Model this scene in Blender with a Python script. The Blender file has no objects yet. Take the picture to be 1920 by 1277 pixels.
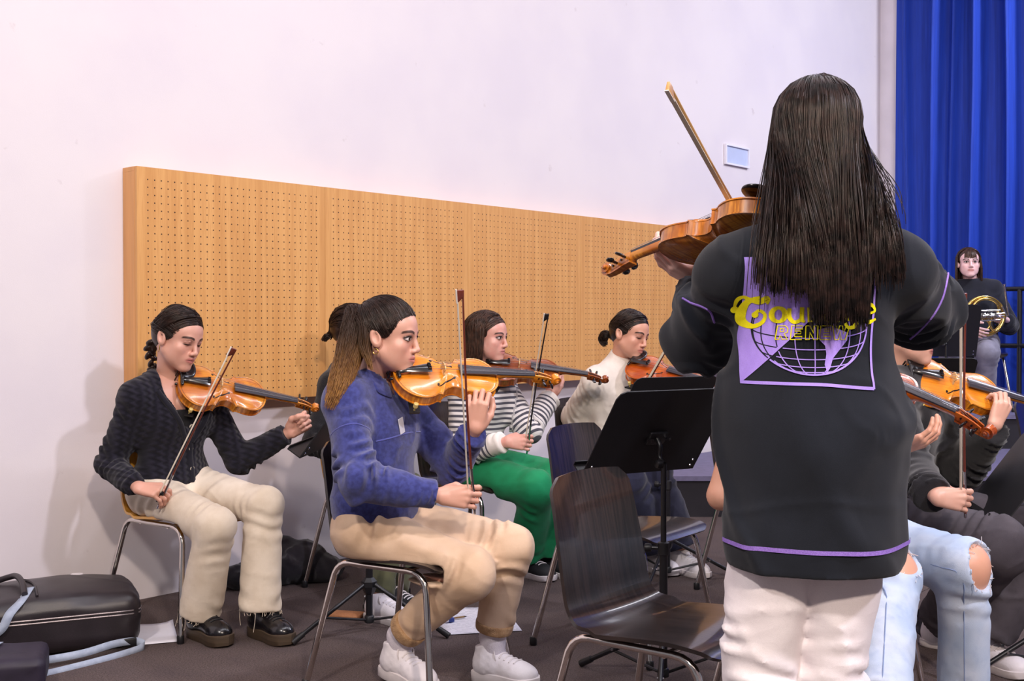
import bpy, bmesh, math, random
import numpy as np
from mathutils import Vector, Matrix
from mathutils.bvhtree import BVHTree

SC = bpy.context.scene
COL = SC.collection
PI = math.pi
rnd = random.Random(7)
nrng = np.random.RandomState(11)

# ------------------------------------------------------------------ camera
F_PX = 2167.0
CAM_H = 1.186
PITCH = math.atan(35.5 / F_PX)
cam_d = bpy.data.cameras.new('camera')
cam_d.sensor_width = 36.0
cam_d.lens = F_PX / 1920.0 * 36.0
cam_d.clip_end = 100
cam = bpy.data.objects.new('camera', cam_d)
COL.objects.link(cam)
cam.location = (0, 0, CAM_H)
cam.rotation_euler = (PI / 2 - PITCH, 0, 0)
SC.camera = cam

# ------------------------------------------------------------------ light
SC.view_settings.view_transform = 'Standard'
SC.view_settings.look = 'None'
SC.view_settings.gamma = 1.0
SC.view_settings.use_curve_mapping = False
SC.view_settings.exposure = 0.20
world = bpy.data.worlds.new('world')
SC.world = world
world.use_nodes = True
world.node_tree.nodes['Background'].inputs[0].default_value = (0.93, 0.90, 1.0, 1)
world.node_tree.nodes['Background'].inputs[1].default_value = 0.21

def area_light(name, loc, target, sx, sy, power, color):
    d = bpy.data.lights.new(name, 'AREA')
    d.shape = 'RECTANGLE'; d.size = sx; d.size_y = sy
    d.energy = power; d.color = color
    o = bpy.data.objects.new(name, d); COL.objects.link(o)
    o.location = loc
    v = Vector(target) - Vector(loc)
    o.rotation_euler = v.to_track_quat('-Z', 'Y').to_euler()
    return o

# stage lamps and tubes under the ceiling of the rehearsal room, plus an added curtain light
area_light('stage_lamp_warm', (1.6, -2.6, 4.3), (-0.9, 4.4, 0.9), 0.30, 0.30, 215, (1.0, 0.84, 0.72))
area_light('stage_lamp_cool', (3.6, 0.6, 4.4), (0.2, 5.0, 0.6), 0.30, 0.30, 140, (0.88, 0.86, 1.0))
area_light('stage_lamp_left', (-1.6, -1.0, 4.4), (0.6, 4.2, 0.6), 0.30, 0.30, 125, (1.0, 0.92, 0.88))
area_light('added_curtain_light', (5.6, 7.0, 4.6), (3.4, 9.8, 1.8), 0.4, 0.4, 120, (0.85, 0.87, 1.0))  # unseen light added to graze the curtain folds from the side
for k, (x, y) in enumerate(((0.3, 3.1), (1.15, 4.1), (3.3, 6.6), (4.3, 6.0))):
    a = area_light('ceiling_tube', (x, y, 4.55), (x, y, 0), 0.14, 3.2, 34, (0.93, 0.92, 1.0))
    a.rotation_euler = (0, 0, math.radians(-41))

# ------------------------------------------------------------------ helpers
def W(px, py, Y):
    """A point of the place seen at pixel (px, py) of the 1920x1277 frame, Y metres in front of the camera."""
    dx = (px - 960.0) / F_PX; dy = (638.5 - py) / F_PX
    c, s = math.cos(PITCH), math.sin(PITCH)
    d = np.array([dx, c + dy * s, -s + dy * c])
    return np.array([0, 0, CAM_H]) + d * (Y / d[1])

def ray(px, py):
    dx = (px - 960.0) / F_PX; dy = (638.5 - py) / F_PX
    c, s = math.cos(PITCH), math.sin(PITCH)
    d = np.array([dx, c + dy * s, -s + dy * c])
    return d / np.linalg.norm(d)

CAMP = np.array([0, 0, CAM_H])

def bone(parent, px, py, L, near=True):
    """End of a limb of length L that starts at parent and is seen at a pixel; near/far solution."""
    d = ray(px, py); o = CAMP - np.asarray(parent)
    b = o @ d; c = o @ o - L * L
    disc = b * b - c
    if disc <= 0:
        p = CAMP + d * (-b)
        v = p - parent
        return parent + v / np.linalg.norm(v) * min(np.linalg.norm(v), L * 1.06)
    t = -b + (-1 if near else 1) * math.sqrt(disc)
    return CAMP + d * t

def nrm(v):
    v = np.asarray(v, float)
    return v / (np.linalg.norm(v) + 1e-12)

def frame_from(x, z):
    """3x3 with columns x, y, z (x kept, z made square to it)."""
    x = nrm(x); z = np.asarray(z, float); z = nrm(z - x * (z @ x)); y = np.cross(z, x)
    return np.stack([x, y, z], axis=1)

# -------- materials
def new_mat(name):
    m = bpy.data.materials.new(name); m.use_nodes = True
    nt = m.node_tree
    return m, nt, nt.nodes['Principled BSDF']

def lin(c):
    return tuple((x / 12.92 if x <= 0.04045 else ((x + 0.055) / 1.055) ** 2.4) for x in (v / 255.0 for v in c))

def M(name, rgb, rough=0.5, metal=0.0, nscale=0, namt=0.0, bump=0.0, bscale=200, spec=0.5, sheen=0.0, coat=0.0, stretch=None, detail=3):
    """Procedural material; rgb in sRGB 0-255. noise varies the colour, bump adds fine relief."""
    m, nt, b = new_mat(name)
    col = (*lin(rgb), 1)
    b.inputs['Base Color'].default_value = col
    b.inputs['Roughness'].default_value = rough
    b.inputs['Metallic'].default_value = metal
    b.inputs['Specular IOR Level'].default_value = spec
    b.inputs['Sheen Weight'].default_value = sheen
    b.inputs['Coat Weight'].default_value = coat
    b.inputs['Coat Roughness'].default_value = 0.12
    tc = nt.nodes.new('ShaderNodeTexCoord')
    src = tc.outputs['Object']
    if stretch:
        mp = nt.nodes.new('ShaderNodeMapping'); mp.inputs['Scale'].default_value = stretch
        nt.links.new(src, mp.inputs[0]); src = mp.outputs[0]
    if nscale:
        n = nt.nodes.new('ShaderNodeTexNoise'); n.inputs['Scale'].default_value = nscale; n.inputs['Detail'].default_value = detail
        nt.links.new(src, n.inputs['Vector'])
        mr = nt.nodes.new('ShaderNodeMapRange')
        mr.inputs[1].default_value = 0.3; mr.inputs[2].default_value = 0.7
        mr.inputs[3].default_value = 1 - namt; mr.inputs[4].default_value = 1 + namt
        nt.links.new(n.outputs[0], mr.inputs[0])
        mx = nt.nodes.new('ShaderNodeVectorMath'); mx.operation = 'SCALE'
        mx.inputs[0].default_value = col[:3]
        nt.links.new(mr.outputs[0], mx.inputs['Scale'])
        nt.links.new(mx.outputs[0], b.inputs['Base Color'])
    if bump:
        n2 = nt.nodes.new('ShaderNodeTexNoise'); n2.inputs['Scale'].default_value = bscale; n2.inputs['Detail'].default_value = 2
        nt.links.new(src, n2.inputs['Vector'])
        bp = nt.nodes.new('ShaderNodeBump'); bp.inputs['Strength'].default_value = bump; bp.inputs['Distance'].default_value = 0.004
        nt.links.new(n2.outputs[0], bp.inputs['Height'])
        nt.links.new(bp.outputs[0], b.inputs['Normal'])
    return m

class NT:
    """tiny node-math helper"""
    def __init__(s, nt): s.nt = nt
    def math(s, op, a, b=None, c=None, clamp=False):
        n = s.nt.nodes.new('ShaderNodeMath'); n.operation = op; n.use_clamp = clamp
        for i, v in enumerate((a, b, c)):
            if v is None: continue
            if isinstance(v, (int, float)): n.inputs[i].default_value = v
            else: s.nt.links.new(v, n.inputs[i])
        return n.outputs[0]
    def step(s, e0, e1, x):
        n = s.nt.nodes.new('ShaderNodeMapRange'); n.interpolation_type = 'SMOOTHSTEP'
        n.inputs[1].default_value = e0; n.inputs[2].default_value = e1
        s.nt.links.new(x, n.inputs[0]); return n.outputs[0]
    def mix(s, f, a, b):
        n = s.nt.nodes.new('ShaderNodeMix'); n.data_type = 'RGBA'
        if isinstance(f, (int, float)): n.inputs[0].default_value = f
        else: s.nt.links.new(f, n.inputs[0])
        for k, v in ((6, a), (7, b)):
            if isinstance(v, tuple): n.inputs[k].default_value = (*v[:3], 1)
            else: s.nt.links.new(v, n.inputs[k])
        return n.outputs[2]
    def noise(s, vec, scale, detail=2):
        n = s.nt.nodes.new('ShaderNodeTexNoise'); n.inputs['Scale'].default_value = scale; n.inputs['Detail'].default_value = detail
        if vec is not None: s.nt.links.new(vec, n.inputs['Vector'])
        return n.outputs[0]
    def bump(s, h, strength, dist, target):
        n = s.nt.nodes.new('ShaderNodeBump'); n.inputs['Strength'].default_value = strength; n.inputs['Distance'].default_value = dist
        s.nt.links.new(h, n.inputs['Height']); s.nt.links.new(n.outputs[0], target)

# -------- meshes
def raw_mesh(name, v, f, smooth=True):
    me = bpy.data.meshes.new(name)
    v = np.asarray(v, np.float64)
    if isinstance(f, np.ndarray) and f.ndim == 2:
        n, k = f.shape
        me.vertices.add(len(v)); me.vertices.foreach_set('co', v.astype(np.float32).ravel())
        me.loops.add(n * k); me.loops.foreach_set('vertex_index', f.astype(np.int32).ravel())
        me.polygons.add(n)
        me.polygons.foreach_set('loop_start', (np.arange(n) * k).astype(np.int32))
        try: me.polygons.foreach_set('loop_total', np.full(n, k, np.int32))
        except Exception: pass
        me.update(calc_edges=True)
    else:
        me.from_pydata(v.tolist(), [], [list(map(int, q)) for q in f]); me.update()
    me.polygons.foreach_set('use_smooth', np.full(len(me.polygons), bool(smooth)))
    return me

def link(name, me, mat=None, parent=None, world=False):
    o = bpy.data.objects.new(name, me); COL.objects.link(o)
    if mat is not None and not me.materials: me.materials.append(mat)
    if parent is not None:
        o.parent = parent
        if world: o.location = -Vector(parent.location)
    return o

def tag(o, label=None, cat=None, group=None, kind=None):
    if label: o['label'] = label
    if cat: o['category'] = cat
    if group: o['group'] = group
    if kind: o['kind'] = kind
    return o

def thing(name, label, cat, loc=(0, 0, 0), rz=0.0, group=None):
    o = bpy.data.objects.new(name, None); COL.objects.link(o)
    o.empty_display_size = 0.05
    o.location = [float(x) for x in loc]; o.rotation_euler = (0, 0, rz)
    return tag(o, label, cat, group)

def copy_tree(o, parent=None):
    c = o.copy(); COL.objects.link(c); c.parent = parent
    for ch in list(o.children): copy_tree(ch, c)
    return c

class MB:
    def __init__(s): s.v = []; s.f = []
    def add(s, v, f):
        n = len(s.v); s.v += [tuple(map(float, p)) for p in v]; s.f += [tuple(i + n for i in q) for q in f]; return s
    def box(s, c, sz, R=None):
        c = np.asarray(c, float); h = np.asarray(sz, float) / 2
        pts = [np.array([x, y, z]) * h for x in (-1, 1) for y in (-1, 1) for z in (-1, 1)]
        if R is not None: pts = [R @ p for p in pts]
        return s.add([c + p for p in pts], [(0, 1, 3, 2), (4, 6, 7, 5), (0, 4, 5, 1), (2, 3, 7, 6), (0, 2, 6, 4), (1, 5, 7, 3)])
    def tube(s, pts, r, n=10, cap=True):
        pts = np.asarray(pts, float); m = len(pts)
        rr = np.full(m, r) if np.isscalar(r) else np.asarray(r, float)
        tg = np.gradient(pts, axis=0); tg /= np.linalg.norm(tg, axis=1)[:, None] + 1e-12
        u = np.cross(tg[0], (0, 0, 1)); 
        if np.linalg.norm(u) < 0.1: u = np.cross(tg[0], (0, 1, 0))
        u = nrm(u); V = []
        for i in range(m):
            u = nrm(u - tg[i] * (u @ tg[i])); w = np.cross(tg[i], u)
            for k in range(n):
                a = 2 * PI * k / n
                V.append(pts[i] + rr[i] * (math.cos(a) * u + math.sin(a) * w))
        Fs = [(i * n + k, i * n + (k + 1) % n, (i + 1) * n + (k + 1) % n, (i + 1) * n + k) for i in range(m - 1) for k in range(n)]
        if cap: Fs += [tuple(range(n))[::-1], tuple((m - 1) * n + k for k in range(n))]
        return s.add(V, Fs)
    def lathe(s, prof, n=20, R=None, c=(0, 0, 0)):
        """prof: (radius, axial) list, axis = local z of R"""
        c = np.asarray(c, float); R = np.eye(3) if R is None else R
        V = [c + R @ np.array([r * math.cos(2 * PI * k / n), r * math.sin(2 * PI * k / n), z]) for r, z in prof for k in range(n)]
        m = len(prof)
        Fs = [(i * n + k, i * n + (k + 1) % n, (i + 1) * n + (k + 1) % n, (i + 1) * n + k) for i in range(m - 1) for k in range(n)]
        Fs += [tuple(range(n))[::-1], tuple((m - 1) * n + k for k in range(n))]
        return s.add(V, Fs)
    def loft(s, secs, closed=True, cap=True):
        n = len(secs[0]); V = [p for q in secs for p in q]; m = len(secs)
        Fs = [(i * n + k, i * n + (k + 1) % n, (i + 1) * n + (k + 1) % n, (i + 1) * n + k) for i in range(m - 1) for k in range(n if closed else n - 1)]
        if cap: Fs += [tuple(range(n))[::-1], tuple((m - 1) * n + k for k in range(n))]
        return s.add(V, Fs)
    def mesh(s, name, smooth=True, bevel=0.0, segs=2):
        me = raw_mesh(name, s.v, s.f, smooth)
        bm = bmesh.new(); bm.from_mesh(me)
        bmesh.ops.recalc_face_normals(bm, faces=bm.faces)
        if bevel:
            bmesh.ops.bevel(bm, geom=[e for e in bm.edges if e.calc_face_angle(0) > 0.5], offset=bevel, segments=segs, affect='EDGES', profile=0.5)
        bm.to_mesh(me); bm.free()
        me.polygons.foreach_set('use_smooth', np.full(len(me.polygons), bool(smooth)))
        if smooth and hasattr(me, 'set_sharp_from_angle'): me.set_sharp_from_angle(angle=math.radians(50))
        return me
    def build(s, name, mat, parent=None, smooth=True, bevel=0.0, segs=2, world=False):
        return link(name, s.mesh(name, smooth, bevel, segs), mat, parent, world)

def bez(pts, n=24):
    """Catmull-Rom through points"""
    P = np.asarray(pts, float); P = np.vstack([2 * P[0] - P[1], P, 2 * P[-1] - P[-2]])
    out = []
    m = len(P) - 3
    for i in range(m):
        p0, p1, p2, p3 = P[i:i + 4]
        for t in np.linspace(0, 1, max(2, n // m + 1), endpoint=(i == m - 1)):
            out.append(0.5 * ((2 * p1) + (-p0 + p2) * t + (2 * p0 - 5 * p1 + 4 * p2 - p3) * t * t + (-p0 + 3 * p1 - 3 * p2 + p3) * t ** 3))
    return np.array(out)

def bez_n(pts, n):
    q = bez(pts, max(n * 2, 12)); x = np.linspace(0, len(q) - 1, n)
    return np.stack([np.interp(x, np.arange(len(q)), q[:, k]) for k in range(q.shape[1])], 1)

# -------- signed distance volumes, meshed with surface nets
def surface_nets(D, lo, h):
    S = D < 0
    nx, ny, nz = D.shape
    cnt = np.zeros((nx - 1, ny - 1, nz - 1), np.int8)
    offs = [(i, j, k) for i in (0, 1) for j in (0, 1) for k in (0, 1)]
    for i, j, k in offs: cnt += S[i:nx - 1 + i, j:ny - 1 + j, k:nz - 1 + k]
    mask = (cnt > 0) & (cnt < 8)
    ci = np.argwhere(mask)
    idx = np.full(mask.shape, -1, np.int64); idx[mask] = np.arange(len(ci))
    acc = np.zeros((len(ci), 3)); num = np.zeros(len(ci))
    cd = {o: D[ci[:, 0] + o[0], ci[:, 1] + o[1], ci[:, 2] + o[2]] for o in offs}
    for o in offs:
        for a in range(3):
            if o[a]: continue
            o1 = list(o); o1[a] = 1; o1 = tuple(o1)
            d0, d1 = cd[o], cd[o1]
            c = (d0 < 0) != (d1 < 0)
            t = np.where(c, d0 / np.where(c, d0 - d1, 1), 0)
            p = np.tile(np.array(o, float), (len(ci), 1)); p[:, a] += t
            acc += p * c[:, None]; num += c
    V = np.asarray(lo) + h * (ci + acc / num[:, None])
    Fs = []
    for a in range(3):
        b, c = (a + 1) % 3, (a + 2) % 3
        sl0 = [slice(None)] * 3; sl1 = [slice(None)] * 3
        sl0[a] = slice(0, -1); sl1[a] = slice(1, None)
        s0, s1 = S[tuple(sl0)], S[tuple(sl1)]
        e = np.argwhere(s0 != s1)
        ok = (e[:, b] > 0) & (e[:, c] > 0) & (e[:, b] < D.shape[b] - 1) & (e[:, c] < D.shape[c] - 1)
        e = e[ok]
        if not len(e): continue
        flip = s0[e[:, 0], e[:, 1], e[:, 2]]
        q = []
        for db, dc in ((1, 1), (0, 1), (0, 0), (1, 0)):
            g = e.copy(); g[:, b] -= db; g[:, c] -= dc
            q.append(idx[g[:, 0], g[:, 1], g[:, 2]])
        q = np.stack(q, 1)
        q = np.where(flip[:, None], q, q[:, ::-1])
        Fs.append(q)
    return V, np.concatenate(Fs)

def lattice_noise(P, scale, seed=0):
    """smooth value noise -1..1 at points P (n,3)"""
    q = P * scale; i = np.floor(q).astype(np.int64); f = q - i; f = f * f * (3 - 2 * f)
    def hsh(a, b, c):
        n = (a * 374761393 + b * 668265263 + c * 2147483647 + seed * 1274126177) & 0xFFFFFFFF
        n = ((n ^ (n >> 13)) * 1274126177) & 0xFFFFFFFF
        return ((n ^ (n >> 16)) & 0xFFFF) / 32767.5 - 1
    r = 0
    for a in (0, 1):
        for b in (0, 1):
            for c in (0, 1):
                w = (f[:, 0] if a else 1 - f[:, 0]) * (f[:, 1] if b else 1 - f[:, 1]) * (f[:, 2] if c else 1 - f[:, 2])
                r = r + w * hsh(i[:, 0] + a, i[:, 1] + b, i[:, 2] + c)
    return r

class Vol:
    def __init__(s, h): s.h = h; s.ops = []
    # every primitive: (func(X,Y,Z)->d, lo, hi, k, op)
    def cap(s, a, b, ra, rb=None, k=0.02, flat=None, folds=(), op='+'):
        a = np.asarray(a, float); b = np.asarray(b, float); rb = ra if rb is None else rb
        ba = b - a; L2 = max(ba @ ba, 1e-10); L = math.sqrt(L2)
        u = np.cross(ba / L, (0.3, 0.2, 0.93)); u = nrm(u); u2 = np.cross(ba / L, u); sd = float(a @ (3.1, 5.7, 7.3)) % 6.28
        def fn(X, Y, Z):
            px, py, pz = X - a[0], Y - a[1], Z - a[2]
            t = np.clip((px * ba[0] + py * ba[1] + pz * ba[2]) / L2, 0, 1)
            qx, qy, qz = px - t * ba[0], py - t * ba[1], pz - t * ba[2]
            d2 = qx * qx + qy * qy + qz * qz
            if flat is not None:
                n, sc = flat
                qn = qx * n[0] + qy * n[1] + qz * n[2]
                d2 = d2 + (sc * sc - 1) * qn * qn
            r = ra + (rb - ra) * t
            d = np.sqrt(d2) - r
            for (t0, w, amp, wl) in folds:
                qu = (qx * u[0] + qy * u[1] + qz * u[2]) / max(ra, rb); qv = (qx * u2[0] + qy * u2[1] + qz * u2[2]) / max(ra, rb)
                md = np.clip(0.25 + 0.55 * np.sin(qu * 2.1 + t0 * 7 + sd) + 0.5 * np.sin(qv * 2.6 + 5 * t + sd * 2), 0, 1)
                d = d - 1.5 * amp * md * np.exp(-((t - t0) / w) ** 2) * np.sin(2 * PI * t * L / wl + 2.6 * np.sin(qu * 1.9 + t0 * 9 + sd) + 1.5 * np.sin(qv * 2.3 + sd))
            return d
        R = max(ra, rb) * (max(1, 1 / flat[1]) if flat is not None else 1)
        s.ops.append((fn, np.minimum(a, b) - R, np.maximum(a, b) + R, k, op)); return s
    def chain(s, pts, rs, k=0.02, flat=None, op='+', folds=None):
        for i in range(len(pts) - 1):
            s.cap(pts[i], pts[i + 1], rs[i], rs[i + 1], k, flat, (folds or {}).get(i, ()), op)
        return s
    def ell(s, c, rad, R=None, k=0.02, op='+'):
        c = np.asarray(c, float); R = np.eye(3) if R is None else np.asarray(R, float); rad = np.asarray(rad, float)
        def fn(X, Y, Z):
            px, py, pz = X - c[0], Y - c[1], Z - c[2]
            k0 = 0; k1 = 0
            for a in range(3):
                q = (px * R[0, a] + py * R[1, a] + pz * R[2, a])
                k0 = k0 + (q / rad[a]) ** 2; k1 = k1 + (q / rad[a] ** 2) ** 2
            k0 = np.sqrt(k0); k1 = np.sqrt(k1) + 1e-9
            return k0 * (k0 - 1) / k1
        m = np.abs(R) @ rad
        s.ops.append((fn, c - m, c + m, k, op)); return s
    def rbox(s, c, half, r, R=None, k=0.01, op='+'):
        c = np.asarray(c, float); R = np.eye(3) if R is None else np.asarray(R, float); hf = np.asarray(half, float) - r
        def fn(X, Y, Z):
            px, py, pz = X - c[0], Y - c[1], Z - c[2]
            o = 0; ins = None
            for a in range(3):
                q = np.abs(px * R[0, a] + py * R[1, a] + pz * R[2, a]) - hf[a]
                o = o + np.maximum(q, 0) ** 2
                ins = q if ins is None else np.maximum(ins, q)
            return np.sqrt(o) + np.minimum(ins, 0) - r
        m = np.abs(R) @ np.asarray(half, float)
        s.ops.append((fn, c - m, c + m, k, op)); return s
    def cut(s, point, normal, k=0.004):
        """remove everything on the side the normal points to; local version via radius"""
        s.ops.append(('cut', np.asarray(point, float), nrm(normal), k, None)); return s
    def cutball(s, point, normal, radius, k=0.004):
        s.ops.append(('cutb', np.asarray(point, float), nrm(normal), k, radius)); return s
    def func(s, fn): s.ops.append(('fn', fn)); return s
    def eval(s, lo=None, hi=None):
        h = s.h
        pr = [o for o in s.ops if callable(o[0]) and o[4] == '+']
        L = np.min([o[1] for o in pr], axis=0) - 3 * h - 0.012; H = np.max([o[2] for o in pr], axis=0) + 3 * h + 0.012
        if lo is not None: L = np.maximum(L, lo)
        if hi is not None: H = np.minimum(H, hi)
        n = np.ceil((H - L) / h).astype(int) + 1
        ax = [L[a] + h * np.arange(n[a]) for a in range(3)]
        D = np.full(n, 0.2, np.float32)
        for o in s.ops:
            if o[0] == 'cut' or o[0] == 'cutb':
                _, p, nn, k, rad = o
                if o[0] == 'cutb':
                    i0 = np.clip(((p - rad - L) / h).astype(int), 0, n); i1 = np.clip(((p + rad - L) / h).astype(int) + 2, 0, n)
                else: i0 = np.zeros(3, int); i1 = n
                if np.any(i1 <= i0): continue
                sl = tuple(slice(a, b) for a, b in zip(i0, i1))
                X = ax[0][sl[0]][:, None, None]; Y = ax[1][sl[1]][None, :, None]; Z = ax[2][sl[2]][None, None, :]
                pl = ((p[0] - X) * nn[0] + (p[1] - Y) * nn[1] + (p[2] - Z) * nn[2])
                b = -pl
                if o[0] == 'cutb':
                    rr = np.sqrt((X - p[0]) ** 2 + (Y - p[1]) ** 2 + (Z - p[2]) ** 2)
                    b = np.where(rr < rad, b, -1)
                A = D[sl]
                hh = np.maximum(k - np.abs(A - b), 0) / k
                D[sl] = np.maximum(A, b) + hh * hh * k / 4
                continue
            if o[0] == 'fn':
                m = np.abs(D) < 0.03
                ii = np.argwhere(m)
                P = L + ii * h
                D[m] = D[m] + o[1](P, D[m]).astype(np.float32)
                continue
            fn, l0, h0, k, op = o
            pad = k + 2.5 * h + 0.004
            i0 = np.clip(((l0 - pad - L) / h).astype(int), 0, n); i1 = np.clip(((h0 + pad - L) / h).astype(int) + 2, 0, n)
            if np.any(i1 <= i0): continue
            sl = tuple(slice(a, b) for a, b in zip(i0, i1))
            d = fn(ax[0][sl[0]][:, None, None].astype(np.float32), ax[1][sl[1]][None, :, None].astype(np.float32), ax[2][sl[2]][None, None, :].astype(np.float32))
            A = D[sl]
            if op == '+':
                hh = np.maximum(k - np.abs(A - d), 0) / k
                D[sl] = np.minimum(A, d) - hh * hh * k / 4
            else:
                d = -d
                hh = np.maximum(k - np.abs(A - d), 0) / k
                D[sl] = np.maximum(A, d) + hh * hh * k / 4
        D[0] = D[-1] = 0.2; D[:, 0] = D[:, -1] = 0.2; D[:, :, 0] = D[:, :, -1] = 0.2
        return D, L
    def mesh(s, lo=None, hi=None):
        D, L = s.eval(lo, hi)
        return surface_nets(D, L, s.h)

def join_vf(parts):
    V = []; Fq = []; n = 0
    for v, f in parts:
        V.append(v); Fq.append(f + n); n += len(v)
    return np.concatenate(V), np.concatenate(Fq)

def set_attr(me, name, data, typ='FLOAT'):
    a = me.attributes.new(name, typ, 'POINT')
    data = np.asarray(data, np.float32)
    a.data.foreach_set('vector' if typ == 'FLOAT_VECTOR' else 'value', data.ravel())

def strands_mesh(name, P, r0, r1, sides=3, jit=None):
    """P (S,N,3) -> one mesh of thin tubes"""
    S, N, _ = P.shape
    T = np.gradient(P, axis=1); T /= np.linalg.norm(T, axis=2, keepdims=True) + 1e-9
    ref = nrng.normal(size=(S, 1, 3)); U = ref - T * (ref * T).sum(2, keepdims=True); U /= np.linalg.norm(U, axis=2, keepdims=True) + 1e-9
    Wv = np.cross(T, U)
    t = np.linspace(0, 1, N)[None, :, None]
    r = r0 + (r1 - r0) * t ** 2
    if jit is not None: r = r * jit[:, None, None]
    rings = [P + r * (math.cos(2 * PI * k / sides) * U + math.sin(2 * PI * k / sides) * Wv) for k in range(sides)]
    V = np.stack(rings, 2).reshape(-1, 3)
    base = np.arange(S)[:, None, None] * N * sides
    i = np.arange(N - 1)[None, :, None] * sides; k = np.arange(sides)[None, None, :]; k2 = (k + 1) % sides
    q = np.stack([base + i + k, base + i + k2, base + i + sides + k2, base + i + sides + k], -1).reshape(-1, 4)
    return raw_mesh(name, V, q, True)
# ================================================================== room
WO = np.array([-1.6333, 4.860]); WD = np.array([0.657, 0.754]); WD = WD / np.linalg.norm(WD)
WN = np.array([WD[1], -WD[0]])            # from the wall into the room
def wall_pt(u, out, z): 
    p = WO + WD * u + WN * out
    return (p[0], p[1], z)
ROOM_H = 5.0
WALL_ANG = math.atan2(WD[1], WD[0])
U_END = 7.606
RW = np.array([[WD[0], WN[0], 0], [WD[1], WN[1], 0], [0, 0, 1]])

def mat_wall():
    m, nt, b = new_mat('painted_plaster'); N = NT(nt)
    tc = nt.nodes.new('ShaderNodeTexCoord')
    n1 = N.noise(tc.outputs['Object'], 1.7, 3); n2 = N.noise(tc.outputs['Object'], 9, 4)
    c = N.mix(N.step(0.35, 0.7, n1), lin((222, 214, 216)), lin((216, 208, 213)))
    c = N.mix(N.step(0.69, 0.76, n2), c, lin((206, 196, 198)))
    nt.links.new(c, b.inputs['Base Color']); b.inputs['Roughness'].default_value = 0.7
    N.bump(N.noise(tc.outputs['Object'], 260, 2), 0.12, 0.002, b.inputs['Normal'])
    return m
M_WALL = mat_wall()
M_GREYWALL = M('grey_plaster', (228, 220, 226), 0.75, nscale=4, namt=0.05, bump=0.1)
M_CEIL = M('ceiling_paint', (235, 233, 236), 0.8, nscale=3, namt=0.03)

def slab(name, u0, u1, o0, o1, z0, z1, mat):
    c2 = WO + WD * (u0 + u1) / 2 + WN * (o0 + o1) / 2
    mb = MB().box((0, 0, 0), (u1 - u0, o1 - o0, z1 - z0))
    o = mb.build(name, mat, smooth=False)
    o.location = (c2[0], c2[1], (z0 + z1) / 2); o.rotation_euler = (0, 0, WALL_ANG)
    return o
w = slab('wall_left', -4.5, U_END, -0.2, 0.0, 0, ROOM_H, M_WALL); tag(w, 'white plaster wall behind the violinists', kind='structure')
w = slab('wall_back', U_END, U_END + 0.2, -0.2, 7.0, 0, ROOM_H, M_GREYWALL); tag(w, 'grey end wall beside the blue curtain', kind='structure')
ce = MB().box((1.5, 3.0, ROOM_H + 0.05), (16, 22, 0.1)).build('ceiling', M_CEIL, smooth=False); tag(ce, 'white ceiling over the rehearsal room', kind='structure')

# carpet laid in lengths along the wall
def mat_carpet():
    m, nt, b = new_mat('carpet_pile'); N = NT(nt)
    tc = nt.nodes.new('ShaderNodeTexCoord'); g = nt.nodes.new('ShaderNodeNewGeometry')
    pos = g.outputs['Position']
    n1 = N.noise(pos, 650, 1); n2 = N.noise(pos, 5, 4); n3 = N.noise(pos, 170, 2)
    c = N.mix(N.step(0.3, 0.7, n1), lin((36, 30, 32)), lin((126, 110, 106)))
    c = N.mix(N.math('MULTIPLY', N.step(0.45, 0.75, n2), 0.5), c, lin((76, 67, 70)))
    c = N.mix(N.math('MULTIPLY', N.step(0.42, 0.62, n3), 0.45), c, lin((44, 37, 40)))
    nt.links.new(c, b.inputs['Base Color']); b.inputs['Roughness'].default_value = 0.95
    b.inputs['Specular IOR Level'].default_value = 0.15
    N.bump(n1, 0.3, 0.002, b.inputs['Normal'])
    return m
M_CARPET = mat_carpet()
fl = MB().box((1.5, 3.5, -0.06), (16, 20, 0.1)).build('floor', M('subfloor', (34, 30, 32), 0.9, nscale=6, namt=0.1), smooth=False)
tag(fl, 'dark brown grey carpet floor', kind='structure')
edges = [0.0, 0.46, 2.46, 4.46, 6.46, 8.46]
for a, b2 in zip(edges[:-1], edges[1:]):
    c2 = WO + WD * 2.0 + WN * (a + b2) / 2
    o = MB().box((0, 0, 0), (13.0, b2 - a - 0.004, 0.01)).build('carpet_strip', M_CARPET, fl, smooth=False)
    o.location = (c2[0], c2[1], -0.005); o.rotation_euler = (0, 0, WALL_ANG)

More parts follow.
